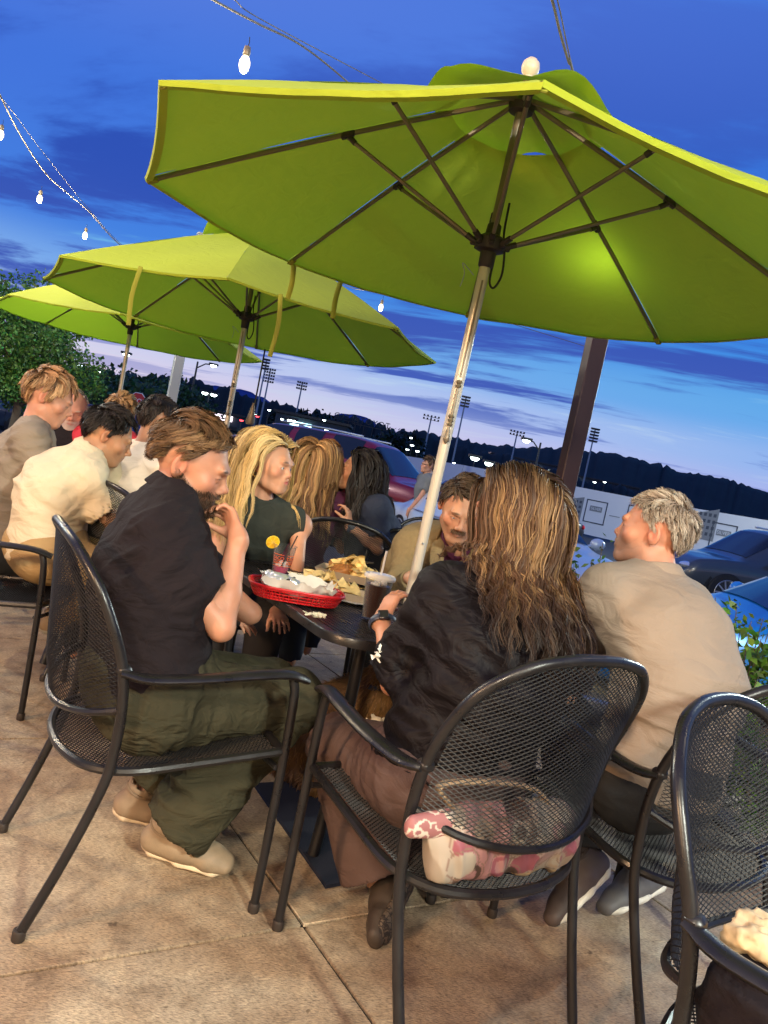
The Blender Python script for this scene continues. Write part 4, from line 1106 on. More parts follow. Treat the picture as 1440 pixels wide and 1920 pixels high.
    for (a, r_, ln, dr) in straps:
        p = rp(a, r_ * Rr, zr - .01); sw = nrm(np.cross(A, p - ax(zr)))
        pts = smoothpath([p, p - V(0, 0, ln * .5) + V(dr, 0, 0), p - V(0, 0, ln) + V(dr * .4, 0, 0)], 5)
        MB().tube(pts, .0026, 6, flat=(_R * V(1, 1, 0), 5)).build('tie_strap', Ms['canvas_strap'], root)
    return root
umbrella((.164, 2.945), (.013, -.030), 1.321, 2.094, 2.663, 2.117, 3.892, 'largest and nearest lime green market umbrella filling the top right',
         straps=((3.892 - 2 * PI / 4 - .02, .99, .17, .01), (3.892 - 2 * PI / 4 - .22, .955, .20, -.01)))
u2 = P(470, 603, 5.6); umbrella((u2[0] - .02, 5.6), (-.012, .0), 1.42, 2.06, 2.72, 2.09, 4.05, 'second lime green market umbrella, behind the nearest one, with hanging ties',
         straps=((4.45, .93, .33, -.02), (5.05, .95, .35, .02)))
u3 = P(250, 617, 8.0); umbrella((u3[0], 8.0), (-.02, 0), 1.38, 2.06, 2.70, 2.12, 4.2, 'farthest lime green market umbrella at the left edge beyond the second one', cords=False)
# ================================================================== THE PEOPLE OF THE TABLE
def off(a, *v): return a + V(*v)
def kid(o): return o
# ---- bearded man in the black shirt, left foreground, eating
F1 = V(.856, .517, 0); R1 = V(.517, -.856, 0)
J = dict(pel=V(-.53, 2.045, .54), mid=V(-.575, 2.07, .78), neck=P(322, 930, 2.15), head=P(358, 872, 2.19))
J['rsh'] = P(300, 1012, 1.99); J['lsh'] = J['rsh'] - R1 * .36 + F1 * .05 + V(0, 0, .0)
J['rhip'] = J['pel'] + R1 * .095 + V(0, 0, -.03); J['lhip'] = J['pel'] - R1 * .095 + V(0, 0, -.03)
J['rel'] = P(415, 1178, 2.00); J['rwr'] = P(446, 1006, 2.10)
J['lel'] = P(470, 1150, 2.5); J['lwr'] = P(405, 1125, 2.55)
J['rkn'] = P(543, 1312, 2.26); J['lkn'] = P(508, 1290, 2.52); RH, RT = Z(278, 1592, .035), Z(402, 1628, .02); LH, LT = Z(222, 1530, .05), Z(352, 1552, .02); RU, LU = V(.25, -.25, 1), V(.1, -.1, 1)
J['ran'] = ankle(RH, RT, RU, .29); J['lan'] = ankle(LH, LT, LU, .29)
HF1 = nrm(V(.955, .08, -.24))
hr = hand_prims(J['rwr'], nrm(P(418, 930, 2.18) - J['rwr']), nrm(V(-.9, .1, .1) * 1.0 + V(0, -.3, 0)), -1, curl=(.75, .85, .95, 1.0), thumb=(.25, .75), s=.95)
hl = hand_prims(J['lwr'], nrm(V(.5, .5, 0)), V(0, 0, -1), 1, curl=(.2, .25, .3, .3), s=.95)
man1, v1, q1, HR1 = person(J, 'bearded man in a black short sleeved shirt eating with his hand, left foreground', hf=HF1, hu=V(.10, -.04, 1), h=.0052, m=1.0,
    tone=(0.454, 0.216, 0.134), brow=(.035, .02, .012), beard=(.8, V(.055, .03, .018)), hm=(V(.08, .045, .025), 0.), hands=[hr, hl], s=1.08, headk=dict(lid=.85, mouth=.008, jaw=1.04, chin=1.05, nose=1.02), hb=.018)
cloth('shirt', shirt_prims(J, 1.06, .020, cut=.10, sleeve=.66, sr=(.070, .080), belly=1.12, neckhole=.064), .007, MATS['cotton_black'], man1,
      [(J['rsh'], .30, nrm(J['rel'] - J['rsh']), 26, .006), (J['pel'] + V(0, 0, .1), .3, (0, 0, 1), 22, .007), (J['neck'] - V(.05, 0, .2), .35, (.7, .2, .6), 14, .005)])
collar(J, man1, MATS['cotton_black'], r=.063, hgt=.038)
cloth('trousers', trousers_prims(J, 1.0, .027, flare=1.42, cutf=1.0), .008, MATS['cotton_olive'], man1,
      [(J['rkn'], .26, nrm(J['ran'] - J['rkn']), 20, .008), (J['rhip'], .3, nrm(J['rkn'] - J['rhip']), 24, .007), (J['ran'] + V(.02, .02, .12), .26, (0, 0, 1), 24, .010), (J['lan'] + V(0, 0, .1), .26, (0, 0, 1), 22, .009)])
shoe_at(RH, RT, RU, man1, MATS['leather'], MATS['rubber'], length=.29, col=(.26, .19, .12), scol=(.60, .48, .32))
shoe_at(LH, LT, LU, man1, MATS['leather'], MATS['rubber'], length=.29, col=(.24, .17, .11), scol=(.56, .44, .30))
def comb_sweep(tx, ty, tz, sx=0., sy=-.55, sz=-1.):
    def f(q, n):
        wt = np.clip(n[:, 2] * 1.7 - .45, 0, 1)[:, None]
        return wt * V(tx, ty, tz) + (1 - wt) * np.stack([q[:, 0] * sx, np.full(len(q), sy), np.full(len(q), sz)], 1)
    return f
def col_tip(a, b, pw=1., hl=None, hp=.3):
    a, b = np.array(a), np.array(b)
    def f(A, Lc, t, gi, rg):
        m = (t ** pw)[None, :, None]; c = a * (1 - m) + b * m
        c = c * np.ones(A.shape)
        if hl is not None:
            s = (rg.random(gi.max() + 1) < hp)[gi][:, None, None]; c = np.where(s, c * .35 + np.array(hl) * .65, c)
        return c
    return f
hair('hair', J['head'], HR1, 1.08, man1, MATS['hair'], (.085, .045, .022), n=5200, length=.066, steps=9, width=.0017, comb=comb_sweep(.45, .75, .35, 0, -.95, -.75), lift=.16, vol=.012,
     wave=.0028, wfreq=70, K=190, frizz=.0016, shift=.0, lenfn=lambda d: np.where(d[:, 2] < .45, .62, 1.) * np.where((d[:, 1] > .5) & (d[:, 2] < .7), .75, 1.), colfn=col_tip((.06, .033, .017), (.13, .07, .032), 1., (.26, .15, .07), .3), seed=5, thick=.010)
lc = (v1 - J['head']) @ HR1 / 1.08
lim = np.interp(lc[:, 1], [-.02, .02, .05, .075, .12], [-.0, -.028, -.042, -.034, -.036])
bm = (lc[:, 1] < .115) & (lc[:, 2] < lim) & (lc[:, 2] > -.13) & (lc[:, 1] > -.02) & (np.abs(lc[:, 0]) < .085) & ~((np.abs(lc[:, 0]) < .022) & (np.abs(lc[:, 2] + .057) < .008) & (lc[:, 1] > .07))
fuzz('beard', v1, q1, bm, 5200, .0105, .0011, HR1 @ V(0, .35, -1), man1, MATS['hair'], (.05, .028, .016), up=.75)
# ---- woman with long wavy hair, seen from behind, centre right
F2 = nrm(V(-.45, .89, 0)); R2 = V(.89, .45, 0)
J = dict(pel=V(.29, 1.90, .53), mid=V(.35, 1.88, .76), neck=P(948, 1085, 1.99), head=P(958, 972, 2.04))
J['lsh'] = J['neck'] - R2 * .165 + V(0, 0, -.075) + F2 * .01; J['rsh'] = J['neck'] + R2 * .165 + V(0, 0, -.08)
J['lhip'] = J['pel'] - R2 * .09 + V(0, 0, -.03); J['rhip'] = J['pel'] + R2 * .09 + V(0, 0, -.03)
J['lel'] = P(735, 1283, 1.98); J['lwr'] = P(716, 1160, 2.17); J['rel'] = P(1062, 1300, 2.05); J['rwr'] = J['rel'] + V(-.06, .22, .05)
J['lkn'] = P(635, 1400, 2.22); J['rkn'] = J['lkn'] + R2 * .24 + V(0, .03, 0); WH, WT, WU = P(775, 1655, 2.12), Z(706, 1788, .02), V(.05, 1, .25); J['lan'] = ankle(WH, WT, WU, .27); J['ran'] = J['lan'] + R2 * .22 + V(0, .1, 0)
HF2 = nrm(V(-.86, .50, -.06))
hr = hand_prims(J['lwr'], nrm(P(752, 1092, 2.24) - J['lwr']), nrm(V(.6, .3, -.5)), 1, curl=(.5, .6, .7, .7), thumb=(.5, .6), s=.9)
hr2 = hand_prims(J['rwr'], V(-.3, .9, .2), V(0, 0, -1), -1, curl=(.4, .5, .5, .5), s=.88)
wom, v1, q1, HR2 = person(J, 'woman with long wavy brown hair and black blouse seen from behind', fem=True, hf=HF2, hu=V(-.03, 0, 1), h=.0055, m=.92, tone=(0.489, 0.245, 0.156), hands=[hr, hr2],
    brow=(.12, .07, .04), headk=dict(jaw=.92, lid=.5), s=.95)
sp = []
for sd in 'lr':
    sh, e = J[sd + 'sh'], J[sd + 'el']; d = nrm(e - sh); c = sh + (e - sh) * .93
    sp += [cone(sh, c + d * .03, .066, .085, .04), cyl(c, c + d * .16, .13), cyl(c - d * .04, c + d * .01, .066, .004)]
sp += torso(J, .98, .024, belly=1.06, fem=True) + [cone(J['pel'] + V(0, 0, -.02), J['pel'] + V(0, 0, .1), .135, .125, .05, R2, 1.35)]
sp.append(cyl(V(J['pel'][0], J['pel'][1], .50), V(J['pel'][0], J['pel'][1], .2), .35))
sp.append(cone(J['neck'] + V(0, 0, .01), J['head'], .06, .08, .012, op='s'))
cloth('blouse', sp, .007, MATS['silk_black'], wom, [(J['pel'] + V(0, 0, .1), .34, (.15, 0, 1), 20, .011), (J['lsh'] + V(0, 0, -.15), .32, (.5, .3, .5), 18, .009), (J['mid'], .3, (.5, 0, 1), 16, .008)])
cloth('trousers', trousers_prims(J, .95, .026, flare=1.45, cutf=.90), .008, MATS['taupe_trouser'], wom,
      [(J['lkn'], .22, nrm(J['lan'] - J['lkn']), 26, .006), (J['lhip'] + F2 * .12, .25, nrm(J['lkn'] - J['lhip']), 26, .006)])
shoe_at(WH, WT, WU, wom, MATS['leather'], MATS['tread'], length=.27, col=(.05, .035, .025), scol=(.095, .065, .045))
shoe(J['ran'], nrm(V(-.4, .8, -.3)), V(0, .2, 1), wom, MATS['leather'], MATS['rubber'], .25, (.05, .035, .025), (.075, .05, .035))
shc = torso(J, .98, .026, fem=False) + [cone(J['lsh'], J['lel'], .066, .08, .04), cone(J['rsh'], J['rel'], .066, .08, .04), cone(J['neck'], J['head'], .055, .06, .03)]
def col_p7(A, Lc, t, gi, rg):  # brown and gold locks; shade over the lower lengths is painted in dark
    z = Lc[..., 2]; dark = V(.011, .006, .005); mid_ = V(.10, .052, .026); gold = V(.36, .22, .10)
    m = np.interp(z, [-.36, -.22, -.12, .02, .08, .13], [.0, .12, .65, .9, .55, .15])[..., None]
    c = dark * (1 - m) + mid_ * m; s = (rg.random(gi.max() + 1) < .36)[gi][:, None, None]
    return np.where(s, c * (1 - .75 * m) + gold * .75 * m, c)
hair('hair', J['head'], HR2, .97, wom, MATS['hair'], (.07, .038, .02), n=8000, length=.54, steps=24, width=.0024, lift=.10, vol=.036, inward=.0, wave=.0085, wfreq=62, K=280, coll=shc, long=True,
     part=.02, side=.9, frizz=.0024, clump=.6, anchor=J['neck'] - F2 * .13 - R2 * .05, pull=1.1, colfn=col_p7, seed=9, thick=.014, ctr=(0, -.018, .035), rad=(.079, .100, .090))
# claw clip
b = MB(); hc = J['head'] + HR2 @ V(-.075, -.045, .07); b.tube([hc, hc + V(.03, -.02, -.015), hc + V(.06, -.03, -.02)], [.004, .006, .003], 6); b.tube([hc + V(0, 0, .01), hc + V(.025, -.02, .002)], .004, 6)
mat('clip', (.45, .22, .12), rough=.3); b.build('hair_clip', MATS['clip'], wom)
def watch(J, sd, parent, m, face=(.02, .02, .03), r=.031, nrmv=V(0, -1, .3)):
    a = J[sd + 'wr']; d = nrm(a - J[sd + 'el']); c = a - d * .018; b = MB()
    x = nrm(np.cross(d, nrmv)); y = np.cross(x, d)
    pts = [c + (x * math.cos(t) * 1.12 + y * math.sin(t)) * r for t in np.linspace(0, 2 * PI, 28, endpoint=False)]
    b.tube(pts, .004, 6, closed=True, flat=(d, 2.6)); o = b.build('watch_band', m, parent)
    fc = MB(); n = nrm(nrmv - d * np.dot(nrmv, d)); fc.box(c + n * (r + .002), (.030, .034, .009), R=np.stack([nrm(np.cross(d, n)), d, n], 1), bev=.003, col=face); fc.build('watch_face', MATS['glossy'], o)
mat('strap_blue', (.03, .04, .07), rough=.4)
watch(J, 'l', wom, MATS['strap_blue'], nrmv=V(.1, -1, .3), r=.033)
# ---- grey haired man in the taupe shirt, right
F3 = nrm(V(-.52, .85, 0)); R3 = V(.85, .52, 0)
J = dict(pel=V(.90, 2.12, .55), mid=V(.92, 2.15, .80), neck=P(1226, 1082, 2.32), head=P(1225, 1000, 2.36))
J['lsh'] = J['neck'] - R3 * .18 + V(0, 0, -.07); J['rsh'] = J['neck'] + R3 * .18 + V(0, 0, -.085)
J['lhip'] = J['pel'] - R3 * .095 + V(0, 0, -.03); J['rhip'] = J['pel'] + R3 * .095 + V(0, 0, -.03)
J['lel'] = P(1062, 1290, 2.58); J['lwr'] = J['lel'] + V(-.08, .24, .05); J['rel'] = J['rsh'] + V(.05, .16, -.26); J['rwr'] = J['rel'] + V(-.2, .17, .0)
J['lkn'] = V(.72, 2.56, .55); J['rkn'] = V(1.02, 2.62, .55); AH, AT, AU = P(1140, 1640, 2.30), Z(1036, 1748, .02), V(-.8, .3, .7); BH, BT, BU = P(1240, 1668, 2.42), Z(1132, 1722, .02), V(-.45, .3, .9); J['lan'] = ankle(AH, AT, AU, .30); J['ran'] = ankle(BH, BT, BU, .30)
HF3 = nrm(V(-.90, .43, .06))
hl = hand_prims(J['lwr'], V(-.2, .95, 0), V(0, 0, -1), 1, curl=(.3,) * 4); hr = hand_prims(J['rwr'], V(-.6, .7, 0), V(0, 0, -1), -1, curl=(.3,) * 4)
man3, v1, q1, HR3 = person(J, 'grey haired man in a taupe shirt seen from behind, looking left', hf=HF3, h=.0052, m=1.0, tone=(0.524, 0.238, 0.150), hands=[hl, hr], brow=(.2, .15, .11),
    beard=(.35, V(.25, .17, .12)), hm=(V(.30, .24, .19), 0.), headk=dict(jaw=1.05, lid=.5, nose=.98))
cloth('shirt', shirt_prims(J, 1.06, .018, sleeve=.9, sr=(.072, .070), belly=1.12, neckhole=.066), .007, MATS['cotton_taupe'], man3,
      [(J['pel'] + V(0, 0, .1), .3, (.1, 0, 1), 20, .009), (J['lsh'] - V(.0, .0, .18), .24, (.4, .2, .8), 26, .006), (J['lel'], .2, nrm(J['lel'] - J['lsh']), 30, .005)])
collar(J, man3, MATS['cotton_taupe'], r=.068, hgt=.03)
cloth('trousers', trousers_prims(J, 1.0, .014, flare=1.1), .007, MATS['charcoal'], man3, [(J['pel'], .3, (0, 0, 1), 24, .006)])
shoe_at(AH, AT, AU, man3, MATS['leather'], MATS['rubber'], length=.30, col=(.07, .05, .045), scol=(.62, .58, .5))
shoe_at(BH, BT, BU, man3, MATS['leather'], MATS['rubber'], length=.30, col=(.10, .095, .10), scol=(.66, .62, .55))
mat('yellow_tag', (.62, .60, .01), rough=.6)
for a, d in ((AH + nrm(V(-.8, .3, .7)) * .08, V(-.01, -.02, .015)), (BH + nrm(V(-.45, .3, .9)) * .085, V(-.01, -.01, .015))):
    MB().tube([a + d + V(-.01, 0, -.035), a + d, a + d + V(.025, -.01, -.01)], .004, 6, flat=(V(.3, 1, 0), 3)).build('heel_tab', MATS['yellow_tag'], man3)
hair('hair', J['head'], HR3, 1.0, man3, MATS['hair'], (.20, .155, .12), n=6200, length=.036, steps=6, width=.0018, comb=comb_sweep(.25, .75, .1, 0, -.45, -1.), lift=.10, vol=.009,
     wave=.0022, wfreq=90, K=260, frizz=.0022, shift=-.02, colfn=col_tip((.15, .11, .085), (.34, .28, .22), 1., (.50, .44, .36), .33), seed=15, thick=.009)
# ---- blonde woman behind the table
R4 = nrm(V(.93, .36, 0)); F4 = V(.36 * 1., -.93, 0)
J = dict(pel=V(-.57, 3.42, .53), mid=V(-.575, 3.38, .78), neck=P(484, 938, 3.22), head=P(505, 872, 3.18))
J['rsh'] = P(418, 975, 3.17); J['lsh'] = P(560, 985, 3.36)
J['rhip'] = J['pel'] - V(.09, .03, .03); J['lhip'] = J['pel'] + V(.09, .03, -.03)
J['rel'] = P(392, 1085, 2.98); J['rwr'] = P(420, 1150, 2.74); J['lel'] = P(556, 1085, 3.2); J['lwr'] = P(520, 1150, 2.98)
J['rkn'] = J['pel'] + V(.02, -.4, .0); J['lkn'] = J['pel'] + V(.2, -.38, .0); J['ran'] = J['rkn'] + V(0, .05, -.44); J['lan'] = J['lkn'] + V(0, .05, -.44)
HF4 = nrm(V(.92, -.36, -.02))
hr = hand_prims(J['rwr'], V(.75, -.2, -.1), V(0, 0, -1), 1, curl=(.3, .3, .35, .4), s=.88); hl = hand_prims(J['lwr'], V(.3, -.8, -.1), V(0, 0, -1), -1, curl=(.3,) * 4, s=.88)
wb, v1, q1, HR4 = person(J, 'blonde woman in a dark olive sleeveless top turning her face to the right', fem=True, hf=HF4, hu=V(.06, 0, 1), h=.0055, hb=.010, m=.93, tone=(0.541, 0.274, 0.172), lips=(.50, .10, .10), hands=[hr, hl],
    brow=(.09, .045, .022), headk=dict(jaw=.90, lid=.0, nose=.97, chin=.98, mouth=0.), s=.98, fine_extra=[(J['rsh'], .3), (J['lsh'], .3)])
eyes(J['head'], HR4, .98, nrm(HF4 + V(.2, .1, .02)), wb)
pr = torso(J, .95, .014, fem=True); pr.append(cone(J['neck'] + V(0, 0, .02), J['head'], .056, .07, .012, op='s'))
for sd, x in (('rsh', -1), ('lsh', 1)): pr.append(ell(J[sd] + R4 * x * .052 + V(0, 0, .01), (.05, .09, .095), np.stack([R4, V(-R4[1], R4[0], 0), V(0, 0, 1)], 1), .02, 's'))
cloth('top', pr, .006, MATS['cotton_sage'], wb, [(J['mid'] + V(0, 0, .12), .3, (1, .2, .15), 16, .007)])
cloth('trousers', trousers_prims(J, .95, .012), .012, MATS['charcoal'], wb)
shc = [cone(J['lsh'], J['rsh'], .062, .062, .05), cone(J['neck'] - V(0, 0, .10), J['mid'], .11, .11, .05, R4, 1.3), cone(J['neck'], J['head'], .05, .055, .03), ell(J['head'] + HR4 @ V(0, .04, -.04), (.066, .066, .07), HR4)]
hair('hair', J['head'], HR4, .98, wb, MATS['hair'], (.52, .36, .13), n=5600, length=.46, steps=18, width=.0026, lift=.12, vol=.032, wave=.007, wfreq=40, K=170, coll=shc, long=True, part=-.05, side=.6, back=.85,
     frizz=.0025, clump=.6, colfn=col_tip((.40, .25, .09), (.58, .42, .18), 1., (.66, .50, .25), .3), seed=21, thick=.012, shift=.02)
b = MB()
for k in range(2): e_ = J['head'] + HR4 @ V(.083 , -.004, -.045); b.tube([e_ + V(math.cos(a) * .009, 0, math.sin(a) * .011) for a in np.linspace(0, 6.2, 14)], .0022, 5)
mat('gold', (.8, .5, .15), rough=.2, metal=1.); b.build('earring', MATS['gold'], wb)
# ---- man in the tan jacket facing the camera, looking down
J = dict(pel=V(.24, 3.86, .54), mid=V(.26, 3.74, .78), neck=P(858, 1018, 3.38), head=P(866, 954, 3.24))
J['rsh'] = P(778, 1030, 3.45); J['lsh'] = J['rsh'] + V(.37, .06, -.01)
J['rhip'] = J['pel'] - V(.1, 0, .03); J['lhip'] = J['pel'] + V(.1, 0, -.03)
J['rel'] = P(742, 1118, 3.30); J['rwr'] = P(775, 1082, 3.10); J['lel'] = J['lsh'] + V(.04, -.14, -.22); J['lwr'] = J['lel'] + V(-.12, -.2, .03)
J['rkn'] = J['pel'] + V(-.12, -.42, 0); J['lkn'] = J['pel'] + V(.12, -.42, 0); J['ran'] = J['rkn'] + V(0, .05, -.44); J['lan'] = J['lkn'] + V(0, .05, -.44)
HF5 = nrm(V(.02, -.88, -.46))
hr = hand_prims(J['rwr'], nrm(V(.75, -.35, .35)), nrm(V(.2, .3, -.8)), 1, curl=(.8, .9, 1., 1.), thumb=(.4, .6), s=.95); hl = hand_prims(J['lwr'], nrm(V(-.6, -.6, .1)), V(0, 0, -1), -1, curl=(.6,) * 4, s=.95)
man5, v1, q1, HR5 = person(J, 'man with a moustache in a tan jacket and plum shirt looking down', hf=HF5, hu=V(.06, -.3, 1), s=1.09, h=.0055, hb=.018, tone=(0.472, 0.231, 0.140), hands=[hr, hl], brow=(.06, .035, .02),
    beard=(.22, V(.10, .06, .04)), mou=(.85, V(.10, .05, .025)), hm=(V(.045, .026, .018), 0.), headk=dict(lid=.62, jaw=1.0, chin=1.06, nose=1.06))
eyes(J['head'], HR5, 1.09, nrm(HF5 + V(0, 0, -.5)), man5)
cloth('shirt', shirt_prims(J, 1.0, .012, sleeve=0, neckhole=.064), .008, MATS['plum_cotton'], man5, [(J['mid'], .3, (1, 0, .2), 16, .005)])
collar(J, man5, MATS['plum_cotton'], r=.062, hgt=.034)
jp = shirt_prims(J, 1.06, .028, long=True, sr=(.078, .066), sleeve=1, neckhole=.07); u_ = nrm(J['neck'] - J['mid']); jp.append(cone(J['neck'] + V(0, -.10, .02), J['mid'] + V(0, -.16, .05), .085, .03, .01, op='s'))
cloth('jacket', jp, .008, MATS['tan_wool'], man5, [(J['rel'], .22, nrm(J['rel'] - J['rsh']), 24, .007), (J['mid'], .3, (0, .2, 1), 12, .005)])
for s in (-1, 1):
    c = J['neck']; b = MB(); pts = smoothpath([c + V(s * .062, .03, .035), c + V(s * .085, -.05, -.02), c + V(s * .075, -.125, -.12), c + V(s * .03, -.16, -.24)], 5)
    b.tube(pts, [.006 + .010 * math.sin(PI * i / (len(pts) - 1)) for i in range(len(pts))], 8, flat=(V(1, 0, .2), 1.9)); b.build('lapel', MATS['tan_wool'], man5)
cloth('trousers', trousers_prims(J, 1.0, .012), .014, MATS['charcoal'], man5)
hair('hair', J['head'], HR5, 1.09, man5, MATS['hair'], (.05, .03, .02), n=2800, length=.055, steps=7, width=.0026, comb=comb_sweep(-.7, .55, .3, 0, -.4, -1.), lift=.12, vol=.010, wave=.002, K=160, frizz=.0016,
     shift=.0, colfn=col_tip((.04, .024, .016), (.08, .05, .03), 1.), seed=31, thick=.008)
lc = (v1 - J['head']) @ HR5 / 1.09; fuzz('moustache', v1, q1, (lc[:, 1] < .125) & (np.abs(lc[:, 0]) < .027) & (np.abs(lc[:, 2] + .043 + np.abs(lc[:, 0]) * .2) < .007) & (lc[:, 1] > .075), 500, .009, .0014, HR5 @ V(0, .2, -1), man5, MATS['hair'], (.10, .055, .03), up=.5)
for s in ():
    pass
# ================================================================== THE PEOPLE BEHIND
def seated(head, f, label, cloths, hf=None, s=1., fem=False, m=1., h=.008, arms='table', pelz=.54, sw=.185, nb=.135, leg=True, **kw):
    f = nrm(V(f[0], f[1], 0)); r = V(f[1], -f[0], 0); hf = nrm(hf if hf is not None else f)
    nk = head - V(0, 0, nb) - f * .035; dz = nk[2] - pelz; hz = math.sqrt(max(.52 ** 2 - dz * dz, .0015)); pel = nk - f * hz; pel[2] = pelz
    J = dict(pel=pel, neck=nk, head=head, mid=(pel + nk) / 2 - f * .03)
    for sd, x in (('r', 1), ('l', -1)):
        J[sd + 'sh'] = nk + r * x * sw * s - V(0, 0, .065); J[sd + 'hip'] = pel + r * x * .095 - V(0, 0, .03)
        e = J[sd + 'sh'] + r * x * .05 + f * .14 - V(0, 0, .24)
        J[sd + 'el'] = e; w = e + f * .19 - r * x * .10 + V(0, 0, .03); w[2] = max(w[2], .79); J[sd + 'wr'] = w
        J[sd + 'kn'] = pel + f * .42 + r * x * .12 - V(0, 0, .02); J[sd + 'an'] = pel + f * .38 + r * x * .12; J[sd + 'an'][2] = .09
    if isinstance(arms, dict): J.update(arms)
    hands = [hand_prims(J[sd + 'wr'], f - r * x * .4, V(0, 0, -1), -x, curl=(.4, .5, .5, .6), s=.92) for sd, x in (('r', 1), ('l', -1))] if 'hands' not in kw else kw.pop('hands')(J)
    o, v, q, R = person(J, label, hf=hf, s=s, fem=fem, m=m, h=h, hb=.02, hands=hands, legs=leg, **kw)
    c = cloths
    pr = shirt_prims(J, m * c.get('fit', 1.05), .018, sleeve=c.get('sleeve', .62), sr=(.068, .074), belly=c.get('belly', 1.08), fem=fem, neckhole=.062)
    cloth('shirt', pr, h + .003, MATS[c['shirt']], o, [(J['mid'], .35, nrm(V(.25, .1, 1)), 17, .009), (J['rsh'], .22, nrm(J['rel'] - J['rsh']), 26, .006)])
    if c.get('collar'): collar(J, o, MATS[c['shirt']], r=.063, hgt=.03)
    cloth('trousers', trousers_prims(J, m, .014), .014, MATS[c['trousers']], o)
    if c.get('shoes'):
        for sd in 'rl': shoe(J[sd + 'an'], f, (0, 0, 1), o, MATS['leather'], MATS['rubber'], .28, c['shoes'], (.6, .55, .42), h=.009)
    return J, o, v, q, R
H_ = MATS['hair']
# young man, sandy hair, grey t-shirt
J, o, v, q, R = seated(P(92, 746, 3.55), (.93, .36), 'young man with sandy hair in a grey v-neck t-shirt looking down, far left', dict(shirt='cotton_grey', trousers='charcoal', sleeve=.7),
    hf=V(.90, .30, -.30), tone=(0.541, 0.260, 0.168), brow=(.30, .17, .09), headk=dict(lid=.8, nose=1.05, jaw=.96), sw=.18, m=.94, s=1.03)
hair('hair', J['head'], R, 1.03, o, H_, (.26, .13, .06), n=2600, length=.062, steps=7, width=.0034, comb=comb_sweep(.5, .9, .1, 0, -.1, -1.), lift=.12, vol=.009, wave=.002, K=120, frizz=.002, shift=-.08,
     colfn=col_tip((.20, .10, .045), (.38, .21, .10), 1., (.55, .35, .18), .3), seed=41, thick=.01)
# older man, white beard, black t-shirt
J, o, v, q, R = seated(P(136, 768, 4.9), (.25, -.97), 'older bald man with a white beard and black t-shirt facing the camera', dict(shirt='cotton_black', trousers='charcoal', belly=1.3, fit=1.15),
    hf=V(.38, -.86, -.32), tone=(0.524, 0.245, 0.168), brow=(.4, .33, .28), beard=(.8, V(.55, .47, .42)), headk=dict(lid=.7, jaw=1.1), m=1.12, sw=.20, s=1.06, nb=.125)
hair('hair', J['head'], R, 1.05, o, H_, (.42, .36, .32), n=900, length=.018, steps=4, width=.004, comb=comb_sweep(0, 1., .05, 0, -.1, -1.), lift=.2, vol=.003, K=80, frizz=.001, shift=.4, seed=43, thick=.003)
# man in the cream polo leaning over the table
hd = P(203, 818, 3.35)
J, o, v, q, R = seated(hd, (.92, .40), 'dark haired man in a cream polo shirt bent forward over his table, left', dict(shirt='cotton_cream', trousers='khaki', sleeve=.62, collar=True, fit=1.06, shoes=(.45, .32, .18)),
    hf=V(.88, .36, -.34), tone=(0.436, 0.224, 0.125), brow=(.02, .014, .01), headk=dict(lid=.8, nose=1.08), sw=.19, nb=.10, m=1.02, pelz=.58,
    arms=dict(pel=P(85, 1030, 3.2), mid=P(95, 935, 3.22), neck=P(168, 850, 3.32), rsh=P(160, 905, 3.16), lsh=P(185, 862, 3.52), rhip=P(90, 1040, 3.1), lhip=P(90, 1030, 3.3), rel=P(225, 1000, 3.2), rwr=P(290, 985, 3.35), lel=P(240, 960, 3.6), lwr=P(290, 960, 3.5),
              rkn=P(230, 1080, 3.25), lkn=P(230, 1060, 3.45), ran=P(110, 1155, 3.5), lan=P(150, 1165, 3.6)))
hair('hair', J['head'], R, 1.0, o, H_, (.012, .009, .008), n=2600, length=.048, steps=6, width=.0034, comb=comb_sweep(.3, .8, .3, 0, -.3, -1.), lift=.22, vol=.012, K=140, frizz=.003, seed=45, thick=.01,
     colfn=col_tip((.010, .008, .007), (.022, .016, .013)))
# man in white beyond the bearded man's head
J, o, v, q, R = seated(P(298, 792, 3.75), (.62, .78), 'man in a white shirt, mostly hidden behind the bearded man', dict(shirt='cotton_white', trousers='charcoal', sleeve=.6, collar=True, fit=1.12), hf=V(.75, .66, -.1),
    tone=(0.366, 0.180, 0.106), brow=(.02, .014, .01), sw=.20, m=1.08, nb=.155)
hair('hair', J['head'], R, 1.0, o, H_, (.012, .009, .008), n=1800, length=.03, steps=5, width=.004, comb=comb_sweep(.1, .8, .1, 0, -.3, -1.), lift=.2, vol=.008, K=100, frizz=.001, seed=47, colfn=col_tip((.012, .009, .008), (.03, .02, .016)))
# person in red, fair hair, seen between the others
J, o, v, q, R = seated(P(226, 776, 5.0), (-.3, .95), 'fair haired person in a red t-shirt, partly hidden behind the man in cream', dict(shirt='cotton_red', trousers='charcoal'), tone=(0.507, 0.245, 0.156), h=.009)
hair('hair', J['head'], R, 1.05, o, H_, (.30, .17, .08), n=1600, length=.05, steps=5, width=.005, comb=comb_sweep(.2, .5, .1, 0, -.4, -1.), lift=.4, vol=.015, K=100, frizz=.003, seed=49, colfn=col_tip((.22, .12, .055), (.42, .26, .13)))
